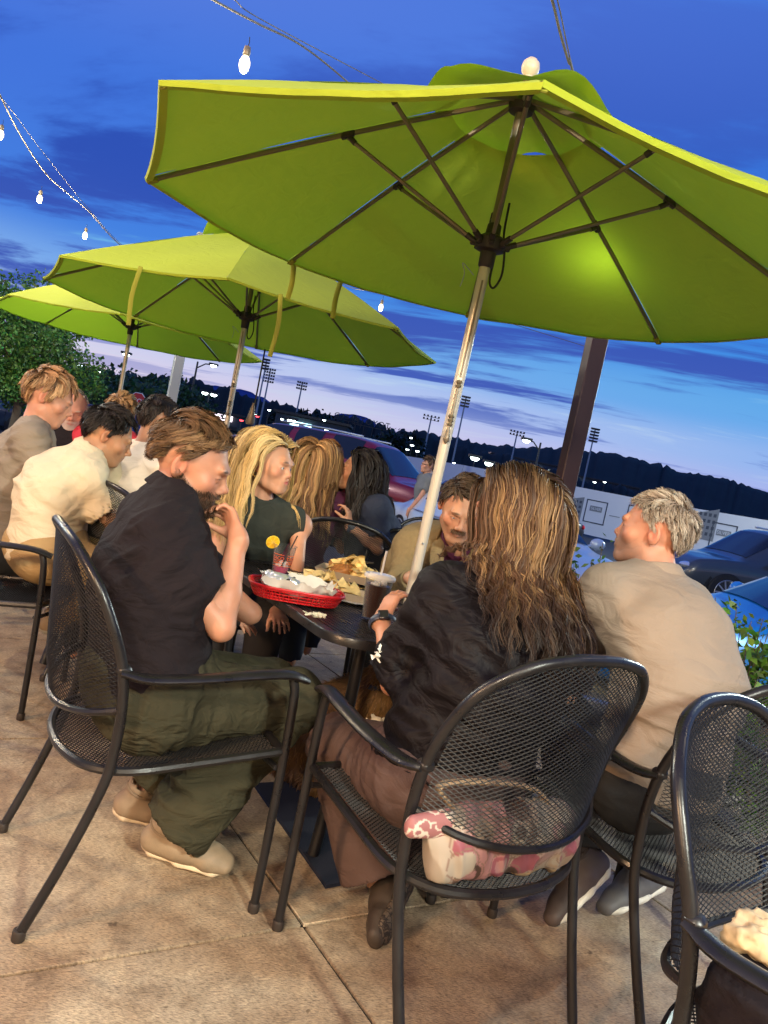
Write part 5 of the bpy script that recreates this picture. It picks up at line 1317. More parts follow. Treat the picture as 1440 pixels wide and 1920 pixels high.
# woman with long brown hair, back view
hd = P(594, 872, 4.3)
J, o, v, q, R = seated(hd, (.12, .99), 'woman with long straight brown hair seen from behind, beside the woman in navy', dict(shirt='plum_cotton', trousers='charcoal'), fem=True, tone=(0.480, 0.245, 0.156), sw=.165, m=.9, h=.009)
shc = [cone(J['lsh'], J['rsh'], .08, .08, .05), cone(J['neck'] - V(0, 0, .12), J['mid'], .135, .13, .05, V(1, 0, 0), 1.3)]
hair('hair', J['head'], R, 1.0, o, H_, (.20, .11, .05), n=2800, length=.50, steps=16, width=.0052, lift=.12, vol=.055, wave=.006, wfreq=40, K=150, coll=shc, long=True, part=.0, side=.7, frizz=.003, clump=.6, seed=51,
     colfn=col_tip((.24, .13, .055), (.11, .06, .035), 1.4, (.46, .28, .12), .35), thick=.014)
# woman in navy, profile to the left
hd = P(672, 888, 4.3)
wx = P(652, 992, 4.1)
J, o, v, q, R = seated(hd, (-.95, -.25), 'dark haired woman in a navy top seen in profile, one hand raised', dict(shirt='cotton_navy', trousers='navy_denim', sleeve=.85, fit=1.15), hf=V(-.97, -.12, .10), fem=True, tone=(0.454, 0.224, 0.131),
    lips=(.42, .17, .14), brow=(.02, .014, .01), sw=.165, m=.95, headk=dict(lid=.3, nose=1.0), h=.006,
    arms=dict(lel=P(708, 1030, 4.02), lwr=P(655, 985, 4.05), pel=P(700, 1090, 4.35), mid=P(697, 1030, 4.35), lsh=P(706, 958, 4.2), neck=P(690, 935, 4.3), rsh=P(668, 955, 4.45)),
    hands=lambda J: [hand_prims(J['lwr'], nrm(V(-.25, -.1, 1.)), V(-1, .2, .2), 1, curl=(.5, .7, .9, .9), thumb=(.4, .6), s=.88)])
watch(J, 'l', o, MATS['strap_blue'], nrmv=V(.2, -1, .2), r=.030, face=(.05, .06, .09))
shc = [cone(J['lsh'], J['rsh'], .075, .075, .05), cone(J['neck'] - V(0, 0, .12), J['mid'], .12, .12, .05), ell(J['head'] + R @ V(0, .045, -.04), (.066, .06, .075), R)]
hair('hair', J['head'], R, 1.0, o, H_, (.012, .010, .010), n=2400, length=.42, steps=15, width=.005, lift=.12, vol=.035, wave=.010, wfreq=45, K=130, coll=shc, long=True, part=.0, side=.5, frizz=.004, clump=.6, seed=53, shift=.02,
     colfn=col_tip((.010, .008, .008), (.020, .015, .014)), thick=.014)
# passer-by in the parking lot
hd = P(803, 873, 11.2)
f = nrm(V(-.95, -.3, 0)); r = V(f[1], -f[0], 0); gz = GZ
J = dict(head=hd, neck=hd - V(0, 0, .15) - f * .02); sc = (hd[2] - gz) / 1.6
J['pel'] = J['neck'] - V(0, 0, .52) - f * .05; J['mid'] = (J['neck'] + J['pel']) / 2
for sd, x, st in (('r', 1, .25), ('l', -1, -.22)):
    J[sd + 'sh'] = J['neck'] + r * x * .18 - V(0, 0, .06); J[sd + 'el'] = J[sd + 'sh'] - f * st * .5 - V(0, 0, .27); J[sd + 'wr'] = J[sd + 'el'] + f * .12 - V(0, 0, .20)
    J[sd + 'hip'] = J['pel'] + r * x * .09 - V(0, 0, .04); J[sd + 'an'] = J['pel'] + f * st + r * x * .09; J[sd + 'an'][2] = gz + .09
    J[sd + 'kn'] = (J[sd + 'hip'] + J[sd + 'an']) / 2 + f * .06
o, v, q, R = person(J, 'man in a grey t-shirt and dark red shorts walking past in the parking lot', hf=f, h=.012, hb=.02, tone=(0.507, 0.245, 0.162), hands=[hand_prims(J[s + 'wr'], V(0, 0, -1), V(0, 1, 0), 1, s=.95) for s in 'rl'])
cloth('shirt', shirt_prims(J, 1.08, .022), .014, MATS['cotton_slate'], o)
mat('shorts', (.22, .02, .05), rough=.9); cloth('shorts', [cone(J['rhip'], J['rkn'], .12, .10, .03), cone(J['lhip'], J['lkn'], .12, .10, .03)] + [cyl(J[s + 'kn'] + (J[s + 'hip'] - J[s + 'kn']) * .1, J[s + 'an'], .14) for s in 'rl'] + hips(J, 1., .03), .016, MATS['shorts'], o)
for s in 'rl': shoe(J[s + 'an'], f, (0, 0, 1), o, MATS['leather'], MATS['rubber'], .28, (.2, .2, .22), h=.012)
hair('hair', J['head'], R, 1.0, o, H_, (.10, .06, .035), n=900, length=.06, steps=5, width=.012, comb=comb_sweep(.2, .6, .1, 0, -.3, -1.), lift=.4, vol=.014, K=60, frizz=.002, seed=55)
MB().tube([J['head'] + R @ V(x, y, .006) for x, y in ((-.078, 0), (-.07, .075), (0, .1), (.07, .075), (.078, 0))], .004, 6).build('glasses', MATS['hub_plastic'], o)

# ---- the dog under the table
def dog():
    c = V(.02, 2.86, 0); f = nrm(V(.75, -.66, 0)); r = V(f[1], -f[0], 0)
    D = lambda x, y, z: c + r * x + f * y + V(0, 0, z)
    b = [cone(D(0, -.20, .17), D(0, .02, .30), .135, .13, .06), cone(D(0, .0, .28), D(0, .12, .40), .13, .10, .05), cone(D(0, .10, .38), D(0, .17, .53), .085, .068, .04),
         ell(D(0, .20, .575), (.072, .088, .070), np.stack([r, f, V(0, 0, 1)], 1), .03), cone(D(0, .25, .555), D(0, .345, .535), .043, .031, .025), ell(D(0, .36, .548), (.016, .014, .013), k=.006),
         cone(D(0, .26, .52), D(0, .325, .508), .024, .016, .012)]
    for s in (-1, 1):
        b += [cone(D(s * .085, .09, .30), D(s * .09, .12, .14), .055, .036, .04), cone(D(s * .09, .12, .14), D(s * .09, .13, .035), .033, .028, .02), cone(D(s * .09, .12, .03), D(s * .09, .18, .025), .032, .026, .02),
              ell(D(s * .11, -.16, .13), (.085, .12, .12), np.stack([r, f, V(0, 0, 1)], 1), .05), cone(D(s * .12, -.10, .06), D(s * .12, .03, .03), .038, .03, .03), cone(D(s * .12, -.18, .05), D(s * .12, -.06, .04), .04, .034, .03),
              cone(D(s * .066, .185, .615), D(s * .092, .195, .52), .024, .032, .012, f, 1.4), ell(D(s * .03, .265, .592), (.010, .010, .010), k=.004, op='s')]
    b.append(cone(D(0, -.28, .08), D(.14, -.42, .04), .04, .022, .03))
    v, q = surf(b, .009); col = np.tile(V(.22, .11, .035), (len(v), 1)) * (1 + .3 * fbm(v * 14, 2))[:, None]
    nz = np.linalg.norm(v - D(0, .37, .55), axis=1); col[nz < .025] = V(.02, .012, .01)
    o = np_mesh('dog', v, q, MATS['hair'], None, np.clip(col, 0, 1)); tagobj(o, 'golden brown long haired dog sitting under the nearest table', 'dog')
    fuzz('fur', v, q, nz > .06, 14000, .030, .0035, V(-.2, .2, -1), o, H_, (.25, .125, .045), up=.25, seed=6)
    for s in (-1, 1): MB().ball(D(s * .036, .258, .592), .010, 10, col=(.01, .006, .004)).build('eye', MATS['eye'], o)
    ring = [D(.083 * math.cos(a), .135 + .083 * math.sin(a), .45 + .03 * math.sin(a)) for a in np.linspace(0, 6.28, 26)[:-1]]
    MB().tube(ring, .008, 8, closed=True, flat=(V(0, 0, 1), 1.6)).build('collar', MATS['strap_blue'], o)
dog()

# ================================================================== THINGS ON THE TABLE
TZ = .7425
def text_mesh(s, size, name, m, parent, place, extr=.0006, align='CENTER', mirror=False):
    cu = bpy.data.curves.new(name, 'FONT'); cu.body = s; cu.size = size; cu.align_x = align; cu.align_y = 'CENTER'; cu.extrude = extr; cu.resolution_u = 3
    t = bpy.data.objects.new(name, cu); C.objects.link(t); dg = bpy.context.evaluated_depsgraph_get(); me = bpy.data.meshes.new_from_object(t.evaluated_get(dg)); bpy.data.objects.remove(t); bpy.data.curves.remove(cu)
    co = np.zeros(len(me.vertices) * 3, np.float32); me.vertices.foreach_get('co', co); co = co.reshape(-1, 3).astype(float)
    if mirror: co[:, 0] *= -1
    me.vertices.foreach_set('co', np.asarray(place(co), np.float32).ravel()); me.materials.clear(); me.materials.append(m); me.update(); me.name = name
    return link(bpy.data.objects.new(name, me), parent)
def cup(c, r0, r1, h, label, drink, fill, lid=False, straw=None, ice=6, lemon=False, txt=None, cat='cup'):
    root = thing('plastic_cup', label, cat, c)
    MB().lathe([(.001, .001), (r0, 0), (r0 + (r1 - r0) * .98, h * .98), (r1 + .003, h), (r1 + .003, h + .003), (r1 - .0005, h + .003), (r0 - .001 + (r1 - r0) * .97, h * .97), (r0 - .0015, .003), (.001, .003)], n=32, capb=False, capt=False).build('cup_wall', MATS['clear_cup'], root)
    rf = r0 + (r1 - r0) * fill
    MB().lathe([(r0 - .003, .004), (rf - .003, h * fill)], n=28).build('drink', MATS[drink], root)
    for i in range(ice):
        a = i * 2.4; z = h * fill + .004 - (i % 3) * .012 + .004
        MB().box((math.cos(a) * r0 * .5, math.sin(a) * r0 * .5, z), (.021, .02, .018), bev=.004, R=frame(RNG.normal(size=3), RNG.normal(size=3))).build('ice_cube', MATS['ice'], root)
    if lid:
        MB().lathe([(r1 + .005, h - .004), (r1 + .006, h + .004), (r1 + .002, h + .010), (r1 - .004, h + .007), (r1 - .010, h + .005), (r1 - .013, h + .012), (.003, h + .013)], n=32, capb=False).build('lid', MATS['ice'], root)
    if straw is not None:
        a, b_, rr, m = straw; MB().tube([a, b_], rr, 8).build('straw', m, root)
    if lemon:
        b2 = MB(); n = 18; R_ = .026; ct = V(-r1 - .006, -.004, h + .004); rim = []
        fr = np.stack([nrm(V(.94, .3, .1)), nrm(V(.05, -.3, 1)), nrm(V(.3, -.95, -.2))], 1)
        for zz, rr, col in ((-.0035, R_, (.75, .5, .02)), (.0035, R_, (.75, .5, .02))):
            v = [ct + fr @ (V(0, 0, zz))] + [ct + fr @ V(rr * math.cos(a), rr * math.sin(a), zz) for a in np.linspace(0, 2 * PI, n + 1)]
            rim.append(v)
        v = rim[0] + rim[1]; k = n + 2; f = [(0, i + 1, i + 2) for i in range(n)] + [(k, k + i + 2, k + i + 1) for i in range(n)] + [(i + 1, k + i + 1, k + i + 2, i + 2) for i in range(n)]
        cc = np.array([(.80, .50, .10)] + [(.85, .60, .04)] * (n + 1)) ; b2.add(v, f, np.concatenate([cc, cc])); l = b2.build('lemon_slice', MATS['food'], root, auto=30)
        for i in range(7):
            a = i / 7 * 2 * PI; d = V(math.cos(a), math.sin(a), 0); p = V(-math.sin(a), math.cos(a), 0)
            tri = [ct + fr @ (d * .004 + V(0, 0, .0042)), ct + fr @ (d * .021 + p * .008 + V(0, 0, .0042)), ct + fr @ (d * .0235 + V(0, 0, .0046)), ct + fr @ (d * .021 - p * .008 + V(0, 0, .0042))]
            MB().add(tri, [(0, 1, 2, 3)], (.85, .42, .01)).build('segment', MATS['food'], l)
    if txt:
        def wrap(z0, a0=0.):
            def pl(co):
                rr = r0 + (r1 - r0) * ((z0 + co[:, 1]) / h) + .0012 + co[:, 2]; a = -PI / 2 + .15 + a0 + co[:, 0] / rr
                return np.stack([rr * np.cos(a), rr * np.sin(a), z0 + co[:, 1]], 1)
            return pl
        mt = mat('cup_print', (.55, .09, .02), rough=.5)
        for a0 in (-.55, .95):
            for s_, sz, z0 in ((txt[0], .0185, h * .60), (txt[1], .0145, h * .44)): text_mesh(s_, sz, 'print', mt, root, wrap(z0, a0))
            for z0 in (h * .72, h * .52, h * .35):
                b3 = MB(); vv = [];
                for i in range(13):
                    x = -.024 + i * .004; rr = r0 + (r1 - r0) * z0 / h + .0012; a = -PI / 2 + .15 + a0 + x / rr
                    vv += [(rr * math.cos(a), rr * math.sin(a), z0 - .0012), (rr * math.cos(a), rr * math.sin(a), z0 + .0012)]
                b3.add(vv, [(2 * i, 2 * i + 2, 2 * i + 3, 2 * i + 1) for i in range(12)]); b3.build('print_line', mt, root)
    return root
c = Z(524, 1079, TZ)
cup(tuple(c), .030, .044, .118, 'clear cup of pink drink with a lemon slice in front of the blonde woman', 'purple_drink', .32, straw=(V(-.004, -.004, .02), V(.038, .0, .165), .0028, MATS['hub_plastic']), lemon=True, txt=('TACO', 'MAMA'), ice=7)
c = Z(697, 1158, TZ)
cup(tuple(c), .033, .047, .135, 'large lidded cup of iced cola with a clear straw by the pole', 'cola', .82, lid=True, straw=(V(0, 0, .03), V(.003, 0, .225), .0035, MATS['ice']), ice=9)
# red basket
ba, bb_ = Z(470, 1118, TZ), Z(640, 1146, TZ); bx = nrm(bb_ - ba); ang = math.atan2(bx[1], bx[0]); bc = (ba + bb_) / 2 + V(-bx[1], bx[0], 0) * .075 + V(0, 0, 0)
bk = thing('food_basket', 'red plastic lattice basket lined with paper, at the near edge of the table', 'basket', tuple(bc), (0, 0, ang))
LA, LB = .142, .088
def oval(k, z, n=56, e=3.2):
    o_ = []
    for t in np.linspace(0, 2 * PI, n, endpoint=False):
        cs, sn = math.cos(t), math.sin(t); o_.append((LA * k * np.sign(cs) * abs(cs) ** (2 / e), LB * (k + (k - 1) * .4) * np.sign(sn) * abs(sn) ** (2 / e), z))
    return np.array(o_)
b = MB(); b.tube(oval(1.12, .043), .0038, 8, closed=True); b.tube(oval(1.12, .0405), .0035, 6, closed=True); b.build('rim', MATS['red_plastic'], bk)
for k, z in ((1.02, .014), (1.055, .024), (1.09, .034)): MB().tube(oval(k, z), .0017, 6, closed=True).build('ring', MATS['red_plastic'], bk)
b = MB()
lo_, hi_ = oval(.975, .002, 76), oval(1.115, .042, 76)
for p, q_ in zip(lo_, hi_): b.tube([p, q_], .0017, 5)
tagobj(b.build('lattice', MATS['red_plastic'], bk), kind='stuff')
b = MB(); pl = oval(.98, .002); b.add(np.concatenate([pl, pl * V(1, 1, 0) + V(0, 0, .006)]), [tuple(range(56))[::-1], tuple(range(56, 112))] + [(i, (i + 1) % 56, 56 + (i + 1) % 56, 56 + i) for i in range(56)]); b.build('base', MATS['red_plastic'], bk, auto=30)
def crumple(name, label, c, sx, sy, amp, m, col, rz=0, parent=None, cat='paper', curl=.0, n=26, seed=0, zf=None):
    u, w = np.meshgrid(np.linspace(-1, 1, n), np.linspace(-1, 1, n), indexing='ij'); p = np.stack([u.ravel(), w.ravel(), np.zeros(n * n) + seed * 3.7], 1)
    z = amp * (np.abs(vnoise(p * 2.1 + 5)) + .5 * np.abs(vnoise(p * 5.3 + 2)) + .25 * vnoise(p * 11)) + curl * (p[:, 0] ** 2 + p[:, 1] ** 2)
    if zf is not None: z = z + zf(p[:, 0], p[:, 1])
    x = p[:, 0] * sx + amp * .7 * vnoise(p * 3 + 9); y = p[:, 1] * sy + amp * .7 * vnoise(p * 3 + 19)
    v = np.stack([x, y, z + .002], 1); q = np.array([(i * n + j, (i + 1) * n + j, (i + 1) * n + j + 1, i * n + j + 1) for i in range(n - 1) for j in range(n - 1)])
    o = np_mesh(name, v, q, m, parent, np.tile(np.array(col, float), (n * n, 1))); o.location = tuple(c); o.rotation_euler = (0, 0, rz)
    if label: tagobj(o, label, cat)
    return o
wh = (.70, .64, .55)
crumple('paper_liner', 'crumpled white paper lining the red basket', bc + V(0, 0, .010), .122, .078, .020, MATS['paper'], wh, ang, n=34, zf=lambda x, y: .042 * np.maximum(np.abs(x), np.abs(y)) ** 4)
# burrito in foil
fd = nrm(V(-.92, .38, 0)); f0 = bc + V(-.055, .02, .040); prm = [cone(f0 - fd * .045, f0 + fd * .045, .028, .032, .01)]
v, q = surf(prm, .004); n_ = vnormals(v, q); v = v + n_ * (.007 * (np.abs(fbm(v * 32, 2))) - .002)[:, None]
tagobj(np_mesh('foil_wrap', v, q, MATS['foil'], None, np.ones((len(v), 3))), 'burrito wrapped in silver foil lying in the red basket', 'wrapped food')
# chip boats
def chip_mesh():
    n = 7; pts = []; f = []; idx = {}
    for i in range(n + 1):
        for j in range(n + 1 - i):
            a, b2 = i / n, j / n; x = (a * 1. + b2 * .5 - .5) * .062; y = (b2 * .87 - .29) * .062; z = .012 * math.cos(x * 45) * 1 + .004 * math.sin(y * 90) - .008 * (y / .03) ** 2
            idx[i, j] = len(pts); pts.append((x, y, z))
    for i in range(n):
        for j in range(n - i):
            f.append((idx[i, j], idx[i + 1, j], idx[i, j + 1]))
            if j < n - i - 1: f.append((idx[i + 1, j], idx[i + 1, j + 1], idx[i, j + 1]))
    k = len(pts); pts2 = [(x, y, z - .0018) for x, y, z in pts]; f2 = [t[::-1] for t in [tuple(i + k for i in t) for t in f]]
    col = np.array([(.86, .66, .28)] * (2 * k)) * (1 + .25 * vnoise(np.array(pts + pts2) * 90))[:, None]
    return MB().add(pts + pts2, f + f2, col)
chip0 = chip_mesh().build('tortilla_chip', MATS['food']); chip_me = chip0.data; bpy.data.objects.remove(chip0)
def boat(c, L_, Wd, h, rz, label, nchips, col=(.62, .52, .38), seed=1, spread=.8, hh=.05):
    root = thing('food_tray', label, 'food tray', tuple(c), (0, 0, rz)); b = MB()
    lo = [(-L_ * .42, -Wd * .40, .002), (L_ * .42, -Wd * .40, .002), (L_ * .42, Wd * .40, .002), (-L_ * .42, Wd * .40, .002)]; hi = [(-L_ / 2, -Wd / 2, h), (L_ / 2, -Wd / 2, h), (L_ / 2, Wd / 2, h), (-L_ / 2, Wd / 2, h)]
    li = [(x * .97, y * .97, z + .002) for x, y, z in lo]; hi2 = [(x * .98, y * .98, z) for x, y, z in hi]
    b.add(lo + hi + li + hi2, [(3, 2, 1, 0), (8, 9, 10, 11)] + [(i, (i + 1) % 4, 4 + (i + 1) % 4, 4 + i) for i in range(4)] + [(8 + (i + 1) % 4, 8 + i, 12 + i, 12 + (i + 1) % 4) for i in range(4)] + [(4 + i, 4 + (i + 1) % 4, 12 + (i + 1) % 4, 12 + i) for i in range(4)], col)
    b.build('tray', MATS['paper'], root, smooth=False)
    rg = np.random.default_rng(seed)
    for i in range(nchips):
        r_ = rg.random() ** .5; a = rg.random() * 2 * PI; x, y = math.cos(a) * r_ * L_ * .42 * spread, math.sin(a) * r_ * Wd * .42 * spread
        o = link(bpy.data.objects.new('tortilla_chip', chip_me), root); o.location = (x, y, .016 + hh * (1 - r_ ** 1.5) * rg.random() + .010); o.rotation_euler = tuple(rg.normal(size=3) * (.75, .75, 3)); o.scale = (rg.uniform(.9, 1.35),) * 3
    return root
t1 = Z(660, 1088, TZ); boat(t1, .30, .19, .034, -.12, 'far paper tray heaped with tortilla chips and fried food', 78, seed=3, hh=.075)
t2 = Z(632, 1118, TZ); boat(t2, .24, .14, .030, -.10, 'middle paper tray with a few tortilla chips and a dark sauce', 20, seed=8, hh=.025)
t3 = Z(588, 1098, TZ); boat(t3, .20, .12, .028, .25, 'small paper tray of cream coloured dip beside the red basket', 9, col=(.7, .6, .42), seed=9, hh=.018)
def blob(name, label, cat, c, r, col, am=.3, m=None, sc=30, seed=0):
    v, q = surf([ell(np.array(c), r, k=.005)], max(min(r) / 7, .002)); n_ = vnormals(v, q); v = v + n_ * (fbm(v * sc + seed, 3) * min(r) * am)[:, None]
    cc = np.tile(np.array(col, float), (len(v), 1)) * (1 + .4 * vnoise(v * 120))[:, None]; return tagobj(np_mesh(name, v, q, m or MATS['food'], None, np.clip(cc, 0, 1)), label, cat)
blob('fried_taco', 'golden fried taco lying on the chips of the far tray', 'food', t1 + V(-.06, .03, .045), (.055, .028, .028), (.55, .30, .09), .5)
blob('fried_food', 'brown fried pieces at the near end of the far tray', 'food', t1 + V(-.05, -.05, .04), (.05, .028, .02), (.40, .18, .05), .7)
blob('black_beans', 'dark beans heaped in the middle tray', 'food', t2 + V(-.075, .0, .026), (.040, .028, .012), (.03, .014, .008), .8, sc=80)
blob('cheese_dip', 'pale cheese dip in the small tray', 'food', t3 + V(.0, 0, .022), (.06, .036, .010), (.62, .46, .22), .3)
def fork(a, d, label, L_=.17, up=.15):
    root = thing('plastic_fork', label, 'fork', tuple(a)); d = nrm(d); w = nrm(np.cross(d, V(0, 0, 1)))
    MB().tube([V(0, 0, 0), d * L_ * .5, d * L_ * .72 + V(0, 0, -.002)], [.0045, .003, .0028], 6, flat=(w, 1.5)).build('handle', MATS['hub_plastic'], root)
    b = MB(); b.box(d * L_ * .76, (.020, .026, .003), R=np.stack([d, w, np.cross(d, w)], 1), bev=.001); b.build('head', MATS['hub_plastic'], root)
    for k in (-1.5, -.5, .5, 1.5): MB().tube([d * L_ * .80 + w * k * .006, d * L_ + w * k * .006 + V(0, 0, .004)], .0014, 4).build('tine', MATS['hub_plastic'], root)
fork(Z(540, 1088, TZ + .06), P(600, 1062, 3.02) - Z(540, 1088, TZ + .06), 'black fork standing up out of the small tray, near the red basket')
fork(Z(700, 1056, TZ + .085), V(-1, -.16, -.08), 'black fork lying across the chips in the far tray')
fork(Z(622, 1092, TZ + .045), V(-.95, -.35, -.12), 'black fork lying over the middle tray')
crumple('napkin', 'small folded white napkin on the table in front of the red basket', Z(590, 1157, TZ), .032, .022, .010, MATS['paper'], (.76, .68, .5), .2, cat='napkin')
crumple('paper_sheet', 'sheet of white paper under the cola cup and trays', Z(640, 1120, TZ), .16, .10, .004, MATS['paper'], (.72, .68, .6), .1)
def bottle(c, prof, m, cap, label, capp):
    r_ = thing('sauce_bottle', label, 'bottle', tuple(c)); MB().lathe(prof, n=20).build('body', m, r_); MB().lathe(capp, n=16).build('cap', cap, r_)
mat('pale_plastic', (.62, .55, .42), rough=.4); mat('purple_cap', (.06, .03, .09), rough=.4)
pb = P(822, 1072, 2.95); bottle((pb[0], 2.72, TZ), [(.026, 0), (.028, .01), (.028, .09), (.02, .13), (.014, .17), (.014, .19)], MATS['clear_cup'], MATS['purple_cap'], 'clear sauce bottle with a dark cap beside the umbrella pole', [(.015, .185), (.0165, .187), (.0165, .205), (.013, .208)])
bottle((pb[0] + .045, 2.70, TZ), [(.022, 0), (.024, .01), (.024, .10), (.014, .135), (.012, .15)], MATS['pale_plastic'], MATS['pale_plastic'], 'pale bottle with a cream coloured top beside the clear sauce bottle', [(.011, .15), (.016, .155), (.018, .165), (.015, .178), (.005, .183)])

# ---- lap things and bags
lapc = P(722, 1366, 2.15); crumple('napkin', 'crumpled paper napkin on the lap of the woman with long wavy hair', lapc + V(0, 0, .0), .055, .03, .022, MATS['paper'], (.70, .60, .42), -.4, cat='napkin', seed=2)
crumple('tissue', 'wad of white tissue caught on the blouse sleeve at the elbow', P(716, 1226, 1.93), .022, .018, .020, MATS['paper'], (.78, .74, .66), .3, cat='tissue', seed=4).rotation_euler = (1.3, .2, .3)
# patterned handbag on the chair behind her
bcn = V(C2[0], C2[1], 0) - nrm(V(C2[2][0], C2[2][1], 0)) * .19; bf = nrm(V(C2[2][0], C2[2][1], 0)); br = V(bf[1], -bf[0], 0); bcn = bcn - br * .015 - bf * .03 + V(0, 0, .450)
RB = np.stack([br, bf, V(0, 0, 1)], 1)
pr = [cone(bcn - br * .17 + V(0, 0, .0), bcn + br * .17 - V(0, 0, .02), .040, .040, .06), cone(bcn - br * .16 + V(0, 0, .085), bcn + br * .15 + V(0, 0, .06), .030, .032, .07), cone(bcn - br * .15 + V(0, 0, .04), bcn + br * .16 + V(0, 0, .03), .045, .042, .07),
      cone(bcn - br * .18 - bf * .0 + V(0, 0, .05), bcn - br * .21 + V(0, 0, .06), .035, .02, .04)]
def bagcol(v, c):
    l = (v - bcn) @ RB; x, z = l[:, 0], l[:, 2]; pink, cream, brown, rose = V(.34, .17, .17), V(.32, .265, .21), V(.07, .04, .03), V(.24, .07, .09)
    m = np.clip((vnoise(np.stack([x * 14, z * 9, x * 0], 1)) + .1) * 3, 0, 1)[:, None]; c = cream * (1 - m) + pink * m
    rr = np.random.default_rng(4)
    for i in range(26):
        cx, cz, r_ = rr.uniform(-.2, .2), rr.uniform(-.06, .13), rr.uniform(.016, .034); d = np.hypot(x - cx, z - cz); k = [brown, rose, cream, V(.30, .22, .16), pink][i % 5]
        c = np.where(((d < r_) & (d > r_ * .62))[:, None] if i % 3 == 0 else (d < r_)[:, None], k, c)
        c = np.where(((d > r_ * 1.12) & (d < r_ * 1.22))[:, None], V(.2, .12, .09), c)
    c = np.where((z < -.040 + .03 * x)[:, None], V(.42, .29, .17), c)
    return c
bag = cloth('handbag', pr, .0042, MATS['plain'], None, [(bcn, .35, (1, 0, .3), 24, .006)], colfn=bagcol, soft=.003)
tagobj(bag, 'pink and cream patterned handbag on the seat behind the woman with long hair', 'handbag')
mat('tan_leather', (.42, .29, .17), rough=.5, bump=.3, bscale=120); mat('steel_ring', (.6, .55, .5), rough=.25, metal=1.)
MB().tube(smoothpath([bcn - br * .15 + V(0, 0, .10), bcn - br * .20 + V(0, 0, .15) + bf * .02, bcn - br * .10 + V(0, 0, .165), bcn + br * .06 + V(0, 0, .14), bcn + br * .14 + V(0, 0, .08)], 8), .006, 8, flat=(bf, 1.8)).build('strap', MATS['tan_leather'], bag)
rg_ = MB(); cc = bcn + br * .215 + V(0, 0, .02)
MB().tube([cc + V(.012 * math.cos(a), 0, .014 * math.sin(a)) for a in np.linspace(0, 6.28, 16)[:-1]], .0025, 6, closed=True).build('ring', MATS['steel_ring'], bag)
MB().tube([bcn - br * .20 - bf * .02 + V(0, 0, .075) + V(.012 * math.cos(a), .004, .012 * math.sin(a)) for a in np.linspace(0, 6.28, 16)[:-1]], .0025, 6, closed=True).build('ring', MATS['steel_ring'], bag)
# small zipped pouch
pc = bcn - br * .235 - bf * .01 + V(0, 0, .085)
v, q = surf([cone(pc - br * .04, pc + br * .045, .016, .022, .01, V(0, 0, 1), 1.5)], .003); tagobj(np_mesh('pouch', v, q, MATS['plain'], None, np.where((np.abs(vnoise(v * 70)) < .18)[:, None], V(.6, .5, .42), V(.30, .12, .12))), 'small dark red pouch hanging from the left end of the handbag', 'pouch')
# dark bag and crumpled brown paper on the nearest chair
dbc = P(1440, 1850, 1.14)
dbg = cloth('shoulder_bag', [cone(dbc + V(-.02, 0, -.06), dbc + V(.22, .12, -.08), .07, .08, .04, V(0, 0, 1), 1.4)], .008, MATS['cotton_black'], None, [(dbc, .4, (0, 0, 1), 20, .008)]); tagobj(dbg, 'black soft bag on the nearest chair at the lower right corner', 'bag')
blob('paper_bag', 'crumpled tan paper bag lying on the arm side of the nearest chair', 'paper bag', P(1432, 1762, 1.16), (.06, .045, .04), (.60, .46, .28), .45, MATS['paper'], sc=30)
# ================================================================== STRING LIGHTS
def bulb(p, label, power=3., s=1.):
    r_ = thing('string_bulb', label, 'light bulb', tuple(p), group='string light bulbs')
    MB().tube([(0, 0, .11 * s), (0.004, 0, .085 * s), (0, 0, .06 * s)], .0022, 6).build('lead', MATS['cord'], r_)
    MB().lathe([(.006, .066), (.015, .062), (.018, .045), (.018, .022), (.014, .016)], n=16, c=(0, 0, 0)).build('socket', MATS['bronze_metal'], r_)
    MB().lathe([(.002, -.066), (.012, -.062), (.022, -.047), (.027, -.025), (.026, -.008), (.018, .010), (.013, .018)], n=20).build('bulb_glass', MATS['bulb'], r_)
    if power:
        d = bpy.data.lights.new('bulb_light', 'POINT'); d.energy = power; d.color = (1., .80, .50); d.shadow_soft_size = .035
        o = bpy.data.objects.new('bulb_light', d); C.objects.link(o); o.parent = r_; o.location = (0, 0, -.10)
    return r_
def wire(pts, r, label, m='wire_white', name='string_light_wire', cat='wire'):
    o = MB().tube(smoothpath(pts, 8), r, 6).build(name, MATS[m]); return tagobj(o, label, cat)
wa = [P(300, -60, 3.0), P(400, 0, 3.4), P(485, 45, 3.9), P(560, 82, 4.3), P(630, 135, 4.7), P(720, 215, 5.3)]
wire(wa, .0055, 'thick pale cable of the string lights above the nearest umbrella, top left', 'wire_white')
wire([P(390, -40, 3.2), P(440, 0, 3.5), P(489, 36, 3.9), P(680, 137, 4.9), P(800, 200, 5.5)], .0028, 'thin support wire running beside the thick light cable, top left')
wb_ = [P(-30, 110, 6.6), P(8, 195, 7.0), P(45, 265, 7.5), P(88, 328, 8.0), P(130, 365, 8.6), P(167, 397, 9.2), P(228, 462, 10.5), P(330, 540, 12.)]
wire(wb_, .0070, 'pale cable with three bulbs at the left edge of the sky')
wire([P(-20, 170, 6.8), P(10, 192, 7.), P(80, 285, 7.9), P(168, 394, 9.2), P(232, 462, 10.5), P(330, 538, 12.)], .003, 'thin support wire above the left string of bulbs')
wire([P(1010, -60, 3.0), P(1035, 0, 3.2), P(1050, 60, 3.4), P(1067, 118, 3.6), P(1073, 130, 3.65), P(1120, 330, 4.6)], .006, 'thick pale cable coming down behind the vent of the nearest umbrella')
wire([P(1020, -60, 3.0), P(1045, 0, 3.2), P(1072, 122, 3.65), P(1125, 330, 4.6)], .003, 'thin support wire beside the cable behind the nearest umbrella vent')
